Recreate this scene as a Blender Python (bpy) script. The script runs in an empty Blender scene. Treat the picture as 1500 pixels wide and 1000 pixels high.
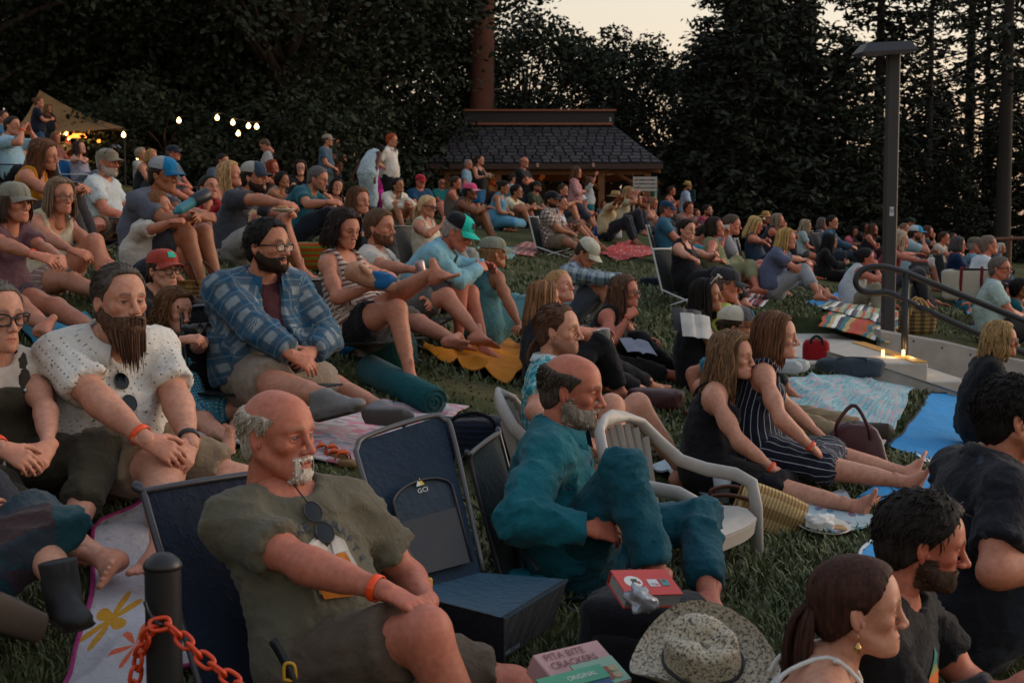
import bpy, math, random
import numpy as np
from mathutils import Vector, Matrix
from mathutils.bvhtree import BVHTree
SC = bpy.context.scene
COL = SC.collection
# ---------------------------------------------------------------- camera, sky, sun, exposure
FPX = 2060.0                       # focal length in photo pixels (1500 wide)
PITCH = math.radians(4.44)
CZ = 1.5
cam_d = bpy.data.cameras.new("camera")
cam = bpy.data.objects.new("camera", cam_d)
COL.objects.link(cam)
cam.location = (0, 0, CZ)
cam.rotation_euler = (math.radians(90) - PITCH, 0, 0)
cam_d.sensor_width = 36.0
cam_d.lens = FPX / 1500 * 36.0
cam_d.clip_start = 0.05
cam_d.clip_end = 1500
cam_d.dof.use_dof = True
cam_d.dof.focus_distance = 5.8
cam_d.dof.aperture_fstop = 8.0
SC.camera = cam
SUN_EL, SUN_AZ = math.radians(13), math.radians(72)   # azimuth measured from the view direction (+Y) towards +X
world = bpy.data.worlds.new("World")
SC.world = world
world.use_nodes = True
wn, wl = world.node_tree.nodes, world.node_tree.links
bg = wn["Background"]
sky = wn.new("ShaderNodeTexSky")
sky.sky_type = 'NISHITA'
sky.sun_disc = False
sky.sun_elevation = SUN_EL
sky.sun_rotation = SUN_AZ
sky.altitude = 500
sky.air_density = 1.2
sky.dust_density = 4.0
sky.ozone_density = 1.0
# dusk: the physical sky blended with a smooth twilight dome (peach at the horizon, grey-blue overhead, brighter towards the sunset)
wc = wn.new("ShaderNodeTexCoord"); wsep = wn.new("ShaderNodeSeparateXYZ"); wl.new(wc.outputs["Generated"], wsep.inputs[0])
ramp = wn.new("ShaderNodeValToRGB"); wl.new(wsep.outputs[2], ramp.inputs[0])
_e = ramp.color_ramp.elements
for _p, _c in ((0.0, (.36, .22, .15)), (.06, (.50, .33, .22)), (.13, (.51, .42, .32)), (.22, (.47, .45, .39)), (.45, (.38, .41, .45)), (1.0, (.30, .35, .43))):
 _k = _e.new(_p) if _p not in (0.0, 1.0) else _e[0 if _p == 0 else -1]
 _k.color = (*_c, 1)
glow = wn.new("ShaderNodeVectorMath"); glow.operation = 'DOT_PRODUCT'; wl.new(wc.outputs["Generated"], glow.inputs[0]); glow.inputs[1].default_value = (math.sin(SUN_AZ), math.cos(SUN_AZ), 0)
gm_ = wn.new("ShaderNodeMapRange"); wl.new(glow.outputs["Value"], gm_.inputs[0]); gm_.inputs[1].default_value = -1; gm_.inputs[2].default_value = 1; gm_.inputs[3].default_value = .55 / .12; gm_.inputs[4].default_value = 1.15 / .12
dome = wn.new("ShaderNodeVectorMath"); dome.operation = 'SCALE'; wl.new(ramp.outputs[0], dome.inputs[0]); wl.new(gm_.outputs[0], dome.inputs[3])
mixn = wn.new("ShaderNodeMix"); mixn.data_type = 'RGBA'; mixn.inputs[0].default_value = .85
wl.new(sky.outputs[0], mixn.inputs[6]); wl.new(dome.outputs[0], mixn.inputs[7])
wl.new(mixn.outputs[2], bg.inputs[0])
bg.inputs[1].default_value = 0.12
sun_d = bpy.data.lights.new("sun", 'SUN')
sun_d.energy = 0.65
sun_d.angle = math.radians(35)
sun_d.color = (1.0, 0.78, 0.62)
sun = bpy.data.objects.new("sun", sun_d)
COL.objects.link(sun)
sd = Vector((math.sin(SUN_AZ) * math.cos(SUN_EL), math.cos(SUN_AZ) * math.cos(SUN_EL), math.sin(SUN_EL)))
sun.rotation_euler = (-sd).to_track_quat('-Z', 'Y').to_euler()
sun.location = sd * 50
SC.view_settings.view_transform = 'Standard'
SC.view_settings.look = 'None'
SC.view_settings.exposure = 0.95
SC.view_settings.gamma = 1.0
SC.render.engine = 'CYCLES'
SC.cycles.use_denoising = True
SC.cycles.max_bounces = 5
SC.cycles.diffuse_bounces = 3
SC.cycles.transparent_max_bounces = 8
SC.cycles.caustics_reflective = False
SC.cycles.caustics_refractive = False
SC.cycles.sample_clamp_indirect = 4.0
# ---------------------------------------------------------------- small helpers
A = np.array
def nrm(v):
 v = np.asarray(v, float); return v / (np.linalg.norm(v) + 1e-9)
CP, SP = math.cos(PITCH), math.sin(PITCH)
def W(px, py, D):
 """the point seen at pixel (px,py) of the photograph at depth D metres"""
 xr, yu = (px - 750) / FPX, -(py - 500) / FPX
 return A([D * xr, D * (CP + yu * SP), CZ + D * (-SP + yu * CP)])
def PX(p):
 x, y, z = p[0], p[1], p[2] - CZ
 d = y * CP - z * SP; u = y * SP + z * CP
 return 750 + FPX * x / d, 500 - FPX * u / d, d
def mk(name, V, F, mat=None, parent=None, smooth=True, col=None, cuv=None, midx=None, loc=None):
 if isinstance(F, np.ndarray) or (len(F) and np.isscalar(F[0][0])): F = [F]
 F = [np.asarray(f, np.int32) for f in F if len(f)]
 me = bpy.data.meshes.new(name)
 V = np.asarray(V, np.float32)
 me.vertices.add(len(V)); me.vertices.foreach_set("co", V.ravel())
 nl = sum(f.size for f in F); nf = sum(len(f) for f in F)
 me.loops.add(nl); me.loops.foreach_set("vertex_index", np.concatenate([f.ravel() for f in F]))
 tot = np.concatenate([np.full(len(f), f.shape[1], np.int32) for f in F])
 st = np.zeros(nf, np.int32); st[1:] = np.cumsum(tot)[:-1]
 me.polygons.add(nf); me.polygons.foreach_set("loop_start", st)
 me.polygons.foreach_set("loop_total", tot)
 me.polygons.foreach_set("use_smooth", np.full(nf, smooth, bool))
 for m in (mat if isinstance(mat, (list, tuple)) else [mat]):
  if m: me.materials.append(m)
 if midx is not None: me.polygons.foreach_set("material_index", np.asarray(midx, np.int32))
 me.update(calc_edges=True)
 if col is not None:
  a = me.color_attributes.new("Col", 'FLOAT_COLOR', 'POINT')
  c = np.ones((len(V), 4), np.float32); c[:, :3] = col
  a.data.foreach_set("color", c.ravel())
 if cuv is not None:
  a = me.attributes.new("cuv", 'FLOAT_VECTOR', 'POINT')
  c = np.zeros((len(V), 3), np.float32); c[:, :np.asarray(cuv).shape[1]] = cuv
  a.data.foreach_set("vector", c.ravel())
 o = bpy.data.objects.new(name, me)
 COL.objects.link(o)
 if parent is not None: o.parent = parent
 if loc is not None: o.location = loc
 return o
def tag(o, label=None, cat=None, group=None, kind=None):
 if label: o["label"] = label
 if cat: o["category"] = cat
 if group: o["group"] = group
 if kind: o["kind"] = kind
 return o
def empty(name, loc, rz=0.0):
 o = bpy.data.objects.new(name, None); COL.objects.link(o)
 o.location = loc; o.rotation_euler = (0, 0, rz); o.empty_display_size = .1
 return o
class MB:
 """collects simple shapes into one mesh"""
 def __init__(s): s.V = []; s.F4 = []; s.F3 = []; s.n = 0; s.m4 = []; s.m3 = []
 def add(s, V, F, m=0):
  V = np.asarray(V, float)
  F = [F] if isinstance(F, np.ndarray) else F
  for f in F:
   f = np.asarray(f)
   if not len(f): continue
   (s.F4 if f.shape[1] == 4 else s.F3).append(f + s.n)
   (s.m4 if f.shape[1] == 4 else s.m3).append(np.full(len(f), m))
  s.V.append(V); s.n += len(V); return s
 def box(s, c, size, R=None, m=0, bev=0.0):
  hx, hy, hz = A(size) / 2
  if bev <= 0:
   V = A([(x, y, z) for x in (-hx, hx) for y in (-hy, hy) for z in (-hz, hz)])
   F = A([(0, 1, 3, 2), (4, 6, 7, 5), (0, 4, 5, 1), (2, 3, 7, 6), (0, 2, 6, 4), (1, 5, 7, 3)])
   Fl = [F]
  else:
   b = min(bev, hx, hy, hz) * .99
   V = [];
   for x in (-1, 1):
    for y in (-1, 1):
     for z in (-1, 1):
      V += [(x * hx, y * (hy - b), z * (hz - b)), (x * (hx - b), y * hy, z * (hz - b)), (x * (hx - b), y * (hy - b), z * hz)]
   V = A(V); ix = lambda x, y, z, k: ((x * 2 + y) * 2 + z) * 3 + k
   F = []; T = []
   for x in (0, 1): F.append((ix(x,0,0,0), ix(x,1,0,0), ix(x,1,1,0), ix(x,0,1,0)) if x else (ix(x,0,0,0), ix(x,0,1,0), ix(x,1,1,0), ix(x,1,0,0)))
   for y in (0, 1): F.append((ix(0,y,0,1), ix(0,y,1,1), ix(1,y,1,1), ix(1,y,0,1)) if y else (ix(0,y,0,1), ix(1,y,0,1), ix(1,y,1,1), ix(0,y,1,1)))
   for z in (0, 1): F.append((ix(0,0,z,2), ix(1,0,z,2), ix(1,1,z,2), ix(0,1,z,2)) if z else (ix(0,0,z,2), ix(0,1,z,2), ix(1,1,z,2), ix(1,0,z,2)))
   for x in (0, 1):
    for y in (0, 1):
     q = (ix(x,y,0,0), ix(x,y,0,1), ix(x,y,1,1), ix(x,y,1,0)); F.append(q if (x ^ y) == 0 else q[::-1])
   for x in (0, 1):
    for z in (0, 1):
     q = (ix(x,0,z,0), ix(x,1,z,0), ix(x,1,z,2), ix(x,0,z,2)); F.append(q if (x ^ z) == 0 else q[::-1])
   for y in (0, 1):
    for z in (0, 1):
     q = (ix(0,y,z,1), ix(0,y,z,2), ix(1,y,z,2), ix(1,y,z,1)); F.append(q if (y ^ z) == 0 else q[::-1])
   for x in (0, 1):
    for y in (0, 1):
     for z in (0, 1):
      q = (ix(x,y,z,0), ix(x,y,z,1), ix(x,y,z,2)); T.append(q if (x + y + z) % 2 else q[::-1])
   Fl = [A(F), A(T)]
  if R is not None: V = V @ np.asarray(R, float).T
  return s.add(V + A(c), Fl, m)
 def tube(s, pts, r, sides=8, m=0, closed=False, flat=1.0, up=None):
  V, F = tubes(A(pts, float)[None] if not isinstance(pts, np.ndarray) else pts[None], r, sides, flat, up, closed)
  return s.add(V, F, m)
 def lathe(s, prof, n=20, c=(0, 0, 0), R=None, m=0, sy=1.0):
  prof = A(prof, float); th = np.linspace(0, 2 * np.pi, n, endpoint=False)
  V = np.stack([prof[:, None, 0] * np.cos(th), prof[:, None, 0] * np.sin(th) * sy, np.repeat(prof[:, 1:2], n, 1)], -1).reshape(-1, 3)
  k = len(prof); i = np.arange(k - 1)[:, None]; j = np.arange(n)[None]
  F = np.stack([i * n + j, i * n + (j + 1) % n, (i + 1) * n + (j + 1) % n, (i + 1) * n + j], -1).reshape(-1, 4)
  if R is not None: V = V @ np.asarray(R, float).T
  return s.add(V + A(c), F, m)
 def grid(s, P, m=0, flip=False):
  n, k = P.shape[:2]; i = np.arange(n - 1)[:, None]; j = np.arange(k - 1)[None]
  F = np.stack([i * k + j, (i + 1) * k + j, (i + 1) * k + j + 1, i * k + j + 1], -1).reshape(-1, 4)
  return s.add(P.reshape(-1, 3), F[:, ::-1] if flip else F, m)
 def build(s, name, mat, parent=None, smooth=False, **kw):
  V = np.concatenate(s.V); F = []; mi = []
  if s.F4: F.append(np.concatenate(s.F4)); mi.append(np.concatenate(s.m4))
  if s.F3: F.append(np.concatenate(s.F3)); mi.append(np.concatenate(s.m3))
  return mk(name, V, F, mat, parent, smooth, midx=np.concatenate(mi), **kw)
def tubes(P, r, sides=6, flat=1.0, up=None, closed=False):
 """many tubes at once. P (N,S,3); r scalar, (S,), or (N,S)"""
 P = np.asarray(P, float); N, S, _ = P.shape
 r = np.broadcast_to(np.asarray(r, float), (N, S))
 T = np.gradient(P, axis=1)
 if closed: T = np.roll(P, -1, 1) - np.roll(P, 1, 1)
 T /= np.linalg.norm(T, axis=2, keepdims=True) + 1e-9
 u = np.broadcast_to(A((0, 0, 1.0) if up is None else up, float), T.shape).copy()
 if up is None or np.asarray(up).ndim == 1:
  bad = np.abs((T * u).sum(2)) > .93
  if up is None and bad.any():
   anyb = bad.any(1); u[anyb] = (0.31, 0.95, 0.1)
 B = np.cross(u, T); B /= np.linalg.norm(B, axis=2, keepdims=True) + 1e-9
 Nn = np.cross(T, B)
 th = np.linspace(0, 2 * np.pi, sides, endpoint=False)
 V = P[:, :, None] + r[:, :, None, None] * (np.cos(th)[:, None] * B[:, :, None] + flat * np.sin(th)[:, None] * Nn[:, :, None])
 base = np.arange(N)[:, None, None] * S * sides
 i = np.arange(S if closed else S - 1)[None, :, None]; j = np.arange(sides)[None, None]
 i2 = (i + 1) % S
 F = np.stack([base + i * sides + j, base + i * sides + (j + 1) % sides, base + i2 * sides + (j + 1) % sides, base + i2 * sides + j], -1).reshape(-1, 4)
 Fs = [F]
 V = V.reshape(-1, 3)
 if not closed:
  if sides == 4: Fs = [np.concatenate([F, (base[:, 0] + A([3, 2, 1, 0])).reshape(-1, 4), (base[:, 0] + (S - 1) * sides + A([0, 1, 2, 3])).reshape(-1, 4)])]
  else:
   n0 = len(V); c0 = P[:, 0]; c1 = P[:, -1]; V = np.concatenate([V, c0, c1])
   b = np.arange(N)[:, None] * S * sides; jj = np.arange(sides)[None]
   f0 = np.stack([np.broadcast_to(n0 + np.arange(N)[:, None], (N, sides)), b + (jj + 1) % sides, b + jj], -1)
   e = b + (S - 1) * sides
   f1 = np.stack([np.broadcast_to(n0 + N + np.arange(N)[:, None], (N, sides)), e + jj, e + (jj + 1) % sides], -1)
   Fs = [F, np.concatenate([f0.reshape(-1, 3), f1.reshape(-1, 3)])]
 return V, Fs
def bez(pts, n=20):
 """smooth curve through points (Catmull-Rom)"""
 p = A(pts, float); p = np.vstack([2 * p[0] - p[1], p, 2 * p[-1] - p[-2]])
 m = len(p) - 3; t = np.linspace(0, m - 1e-6, n); i = t.astype(int); f = (t - i)[:, None]
 a, b, c, d = p[i], p[i + 1], p[i + 2], p[i + 3]
 return .5 * (2 * b + (c - a) * f + (2 * a - 5 * b + 4 * c - d) * f ** 2 + (3 * b - a - 3 * c + d) * f ** 3)
def rotz(a): c, s = math.cos(a), math.sin(a); return A([[c, -s, 0], [s, c, 0], [0, 0, 1.]])
def roty(a): c, s = math.cos(a), math.sin(a); return A([[c, 0, s], [0, 1., 0], [-s, 0, c]])
def rotx(a): c, s = math.cos(a), math.sin(a); return A([[1., 0, 0], [0, c, -s], [0, s, c]])
_h = np.random.default_rng(7).random(4096).astype(np.float32)
def vnoise(p, sc=1.0, seed=0):
 q = np.asarray(p, float) * sc + seed * 17.31; i = np.floor(q).astype(np.int64); f = q - i; f = f * f * (3 - 2 * f)
 def h(a, b, c): return _h[(a * 73 + b * 179 + c * 283 + ((a * b) & 1023) + ((b * 7) ^ (c * 3)) * 5) & 4095]
 x, y, z = i.T; u, v, w = f.T; r = 0
 for dx in (0, 1):
  for dy in (0, 1):
   for dz in (0, 1):
    r = r + h(x + dx, y + dy, z + dz) * (u if dx else 1 - u) * (v if dy else 1 - v) * (w if dz else 1 - w)
 return r * 2 - 1
def sstep(a, b, x): t = np.clip((x - a) / (b - a), 0, 1); return t * t * (3 - 2 * t)
# ---------------------------------------------------------------- signed distance field -> mesh
class Field:
 def __init__(s, lo, hi, h):
  s.h = h; s.lo = A(lo, float); n = np.maximum(np.ceil((A(hi) - s.lo) / h).astype(int) + 1, 4)
  s.n = n; s.ax = [(s.lo[k] + h * np.arange(n[k])).astype(np.float32) for k in range(3)]
  s.d = np.full(tuple(n), 1.0, np.float32)
 def sub(s, lo, hi):
  a = np.clip(np.floor((A(lo) - s.lo) / s.h).astype(int), 0, s.n); b = np.clip(np.ceil((A(hi) - s.lo) / s.h).astype(int) + 1, 0, s.n)
  if (b <= a).any(): return None
  sl = tuple(slice(a[k], b[k]) for k in range(3))
  return sl, s.ax[0][sl[0]][:, None, None], s.ax[1][sl[1]][None, :, None], s.ax[2][sl[2]][None, None, :]
 def add(s, prim, k=.02, op='u'):
  fn, lo, hi = prim; p = k + 2.5 * s.h
  r = s.sub(A(lo) - p, A(hi) + p)
  if r is None: return
  sl, x, y, z = r; b = fn(x, y, z); a = s.d[sl]
  if op == 's':
   b = -b; h = np.maximum(k - np.abs(a - b), 0) / max(k, 1e-6); s.d[sl] = np.maximum(a, b) + h * h * k * .25
  elif op == 'i':
   s.d[sl] = np.maximum(a, b)
  else:
   h = np.maximum(k - np.abs(a - b), 0) / max(k, 1e-6); s.d[sl] = np.minimum(a, b) - h * h * k * .25
 def mesh(s):
  d = s.d; h = s.h
  d[0] = d[-1] = 1; d[:, 0] = d[:, -1] = 1; d[:, :, 0] = d[:, :, -1] = 1
  g = d < 0
  c = g[:-1, :-1, :-1].astype(np.int8)
  cnt = np.zeros(c.shape, np.int8)
  offs = [(i, j, k) for i in (0, 1) for j in (0, 1) for k in (0, 1)]
  nx, ny, nz = c.shape
  for (i, j, k) in offs: cnt += g[i:i + nx, j:j + ny, k:k + nz]
  act = np.argwhere((cnt > 0) & (cnt < 8))
  if not len(act): return np.zeros((0, 3)), np.zeros((0, 4), int)
  idx = np.full(c.shape, -1, np.int32); idx[tuple(act.T)] = np.arange(len(act))
  val = np.stack([d[act[:, 0] + i, act[:, 1] + j, act[:, 2] + k] for (i, j, k) in offs], 1)
  pos = np.zeros((len(act), 3)); w = np.zeros(len(act)); o = A(offs, float)
  for a in range(8):
   for b in range(a + 1, 8):
    if np.abs(o[a] - o[b]).sum() != 1: continue
    va, vb = val[:, a], val[:, b]; m = (va < 0) != (vb < 0)
    t = np.where(m, va / np.where(m, va - vb, 1), 0)
    pos += np.where(m[:, None], o[a] + t[:, None] * (o[b] - o[a]), 0); w += m
  V = s.lo + h * (act + pos / w[:, None])
  Q = []
  for axn in range(3):
   sl0 = [slice(1, -1)] * 3; sl1 = [slice(1, -1)] * 3
   sl0[axn] = slice(0, -1); sl1[axn] = slice(1, None)
   g0 = g[tuple(sl0)]; g1 = g[tuple(sl1)]
   e = np.argwhere(g0 != g1); flip = g0[tuple(e.T)]
   off = np.ones(3, int); off[axn] = 0; e = e + off
   u, v = [(1, 2), (2, 0), (0, 1)][axn]
   du = np.zeros(3, int); du[u] = 1; dv = np.zeros(3, int); dv[v] = 1
   q = np.stack([idx[tuple((e - du - dv).T)], idx[tuple((e - dv).T)], idx[tuple(e.T)], idx[tuple((e - du).T)]], 1)
   q[~flip] = q[~flip][:, ::-1]
   Q.append(q)
  Q = np.concatenate(Q); Q = Q[(Q >= 0).all(1)]
  return V, Q
def cone(a, b, ra, rb, cut=False, cuta=False):
 a, b = A(a, float), A(b, float); ab = b - a; L2 = max(ab @ ab, 1e-9); L = math.sqrt(L2); r = max(ra, rb)
 def fn(x, y, z):
  px, py, pz = x - a[0], y - a[1], z - a[2]
  tt = (px * ab[0] + py * ab[1] + pz * ab[2]) / L2; t = np.clip(tt, 0, 1)
  d = np.sqrt((px - t * ab[0]) ** 2 + (py - t * ab[1]) ** 2 + (pz - t * ab[2]) ** 2) - (ra + (rb - ra) * t)
  if cut: d = np.maximum(d, (tt - 1) * L)
  if cuta: d = np.maximum(d, -tt * L)
  return d
 return fn, np.minimum(a, b) - r, np.maximum(a, b) + r
def ecap(a, b, w, da, db, cut=False, cuta=False):
 """capsule with elliptical section; w = wide axis, da=(half width, half depth) at a"""
 a, b = A(a, float), A(b, float); ab = b - a; L2 = max(ab @ ab, 1e-9); L = math.sqrt(L2); t0 = ab / L
 w = nrm(A(w, float) - t0 * (A(w, float) @ t0)); dv = np.cross(t0, w); r = max(*da, *db)
 def fn(x, y, z):
  px, py, pz = x - a[0], y - a[1], z - a[2]
  tt = (px * ab[0] + py * ab[1] + pz * ab[2]) / L2; t = np.clip(tt, 0, 1)
  qx, qy, qz = px - t * ab[0], py - t * ab[1], pz - t * ab[2]
  u = qx * w[0] + qy * w[1] + qz * w[2]; v = qx * dv[0] + qy * dv[1] + qz * dv[2]; e = (tt - t) * L
  W_ = da[0] + (db[0] - da[0]) * t; D_ = da[1] + (db[1] - da[1]) * t; m = np.minimum(W_, D_)
  n = np.sqrt((u / W_) ** 2 + (v / D_) ** 2 + (e / m) ** 2)
  g = np.sqrt((u / W_ ** 2) ** 2 + (v / D_ ** 2) ** 2 + (e / m ** 2) ** 2) + 1e-6
  d = np.where(n > .3, n * (n - 1) / g, -m)
  if cut: d = np.maximum(d, (tt - 1) * L)
  if cuta: d = np.maximum(d, -tt * L)
  return d
 return fn, np.minimum(a, b) - r, np.maximum(a, b) + r
def ell(c, rad, R=None):
 c, rad = A(c, float), A(rad, float); R = np.eye(3) if R is None else np.asarray(R, float); r = rad.max()
 def fn(x, y, z):
  px, py, pz = x - c[0], y - c[1], z - c[2]
  u = (px * R[0, 0] + py * R[1, 0] + pz * R[2, 0]); v = (px * R[0, 1] + py * R[1, 1] + pz * R[2, 1]); w = (px * R[0, 2] + py * R[1, 2] + pz * R[2, 2])
  n = np.sqrt((u / rad[0]) ** 2 + (v / rad[1]) ** 2 + (w / rad[2]) ** 2)
  g = np.sqrt((u / rad[0] ** 2) ** 2 + (v / rad[1] ** 2) ** 2 + (w / rad[2] ** 2) ** 2) + 1e-6
  return np.where(n > .3, n * (n - 1) / g, -rad.min())
 return fn, c - r, c + r
def vnormals(V, Q):
 k = Q.shape[1]; n = np.cross(V[Q[:, 2]] - V[Q[:, 0]], V[Q[:, 3]] - V[Q[:, 1]]) if k == 4 else np.cross(V[Q[:, 1]] - V[Q[:, 0]], V[Q[:, 2]] - V[Q[:, 0]])
 N = np.stack([sum(np.bincount(Q[:, j], n[:, c], len(V)) for j in range(k)) for c in range(3)], 1)
 return N / (np.linalg.norm(N, axis=1, keepdims=True) + 1e-12)
# ---------------------------------------------------------------- materials
_M = {}
def srgb(h):
 c = [int(h[i:i + 2], 16) / 255 for i in (1, 3, 5)]
 return tuple(((x + .055) / 1.055) ** 2.4 if x > .04045 else x / 12.92 for x in c)
def newmat(name):
 m = bpy.data.materials.new(name); m.use_nodes = True
 nt = m.node_tree; return m, nt.nodes, nt.links, nt.nodes["Principled BSDF"]
class NG:
 """tiny node-graph helper"""
 def __init__(s, nodes, links): s.n = nodes; s.l = links
 def val(s, sock, v):
  if hasattr(v, "is_output"): s.l.new(v, sock)
  else: sock.default_value = v
 def math(s, op, a, b=0.0, c=0.0):
  n = s.n.new("ShaderNodeMath"); n.operation = op
  for i, v in enumerate((a, b, c)): s.val(n.inputs[i], v)
  return n.outputs[0]
 def mix(s, f, a, b):
  n = s.n.new("ShaderNodeMix"); n.data_type = 'RGBA'
  s.val(n.inputs[0], f)
  for i, v in ((6, a), (7, b)): s.val(n.inputs[i], v if hasattr(v, "is_output") else (*v[:3], 1))
  return n.outputs[2]
 def mul(s, a, b):
  n = s.n.new("ShaderNodeMix"); n.data_type = 'RGBA'; n.blend_type = 'MULTIPLY'; n.inputs[0].default_value = 1
  for i, v in ((6, a), (7, b)): s.val(n.inputs[i], v if hasattr(v, "is_output") else (*v[:3], 1))
  return n.outputs[2]
 def noise(s, vec, scale, detail=2.0, rough=.5, fac=True):
  n = s.n.new("ShaderNodeTexNoise"); n.inputs["Scale"].default_value = scale; n.inputs["Detail"].default_value = detail; n.inputs["Roughness"].default_value = rough
  if vec is not None: s.l.new(vec, n.inputs["Vector"])
  return n.outputs[0]
 def attr(s, name):
  n = s.n.new("ShaderNodeAttribute"); n.attribute_name = name; return n
 def sep(s, v):
  n = s.n.new("ShaderNodeSeparateXYZ"); s.l.new(v, n.inputs[0]); return n.outputs
 def comb(s, x, y, z=0.0):
  n = s.n.new("ShaderNodeCombineXYZ")
  for i, v in enumerate((x, y, z)): s.val(n.inputs[i], v)
  return n.outputs[0]
 def ramp(s, f, stops):
  n = s.n.new("ShaderNodeValToRGB"); s.l.new(f, n.inputs[0]); e = n.color_ramp.elements
  while len(e) < len(stops): e.new(.5)
  for i, (p, c) in enumerate(stops): e[i].position = p; e[i].color = (*c[:3], 1)
  return n.outputs[0]
 def bump(s, bsdf, h, strength=.3, dist=.01):
  n = s.n.new("ShaderNodeBump"); n.inputs["Strength"].default_value = strength; n.inputs["Distance"].default_value = dist
  s.l.new(h, n.inputs["Height"]); s.l.new(n.outputs[0], bsdf.inputs["Normal"])
 def obj(s):
  n = s.n.new("ShaderNodeTexCoord"); return n.outputs["Object"]
 def geo(s):
  n = s.n.new("ShaderNodeNewGeometry"); return n.outputs["Position"]
 def voro(s, vec, scale, feature='F1'):
  n = s.n.new("ShaderNodeTexVoronoi"); n.feature = feature; n.inputs["Scale"].default_value = scale; s.l.new(vec, n.inputs["Vector"]); return n.outputs
def plain(name, c, rough=.6, metal=0.0, bump=0.0, bscale=60.0, var=.12, spec=.4, emit=None):
 key = ("plain", name, c, rough, metal, bump, bscale, var, emit)
 if key in _M: return _M[key]
 m, n, l, b = newmat(name); g = NG(n, l); c = srgb(c) if isinstance(c, str) else c
 b.inputs["Roughness"].default_value = rough; b.inputs["Metallic"].default_value = metal; b.inputs["Specular IOR Level"].default_value = spec
 o = g.obj(); nz = g.noise(o, bscale * .15, 4)
 l.new(g.mix(nz, tuple(x * (1 - var * 2) for x in c), tuple(min(1, x * (1 + var)) for x in c)), b.inputs["Base Color"])
 if bump > 0: g.bump(b, g.noise(o, bscale, 3), bump, .004)
 if emit: b.inputs["Emission Color"].default_value = (*emit[:3], 1); b.inputs["Emission Strength"].default_value = emit[3]
 _M[key] = m; return m
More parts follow.
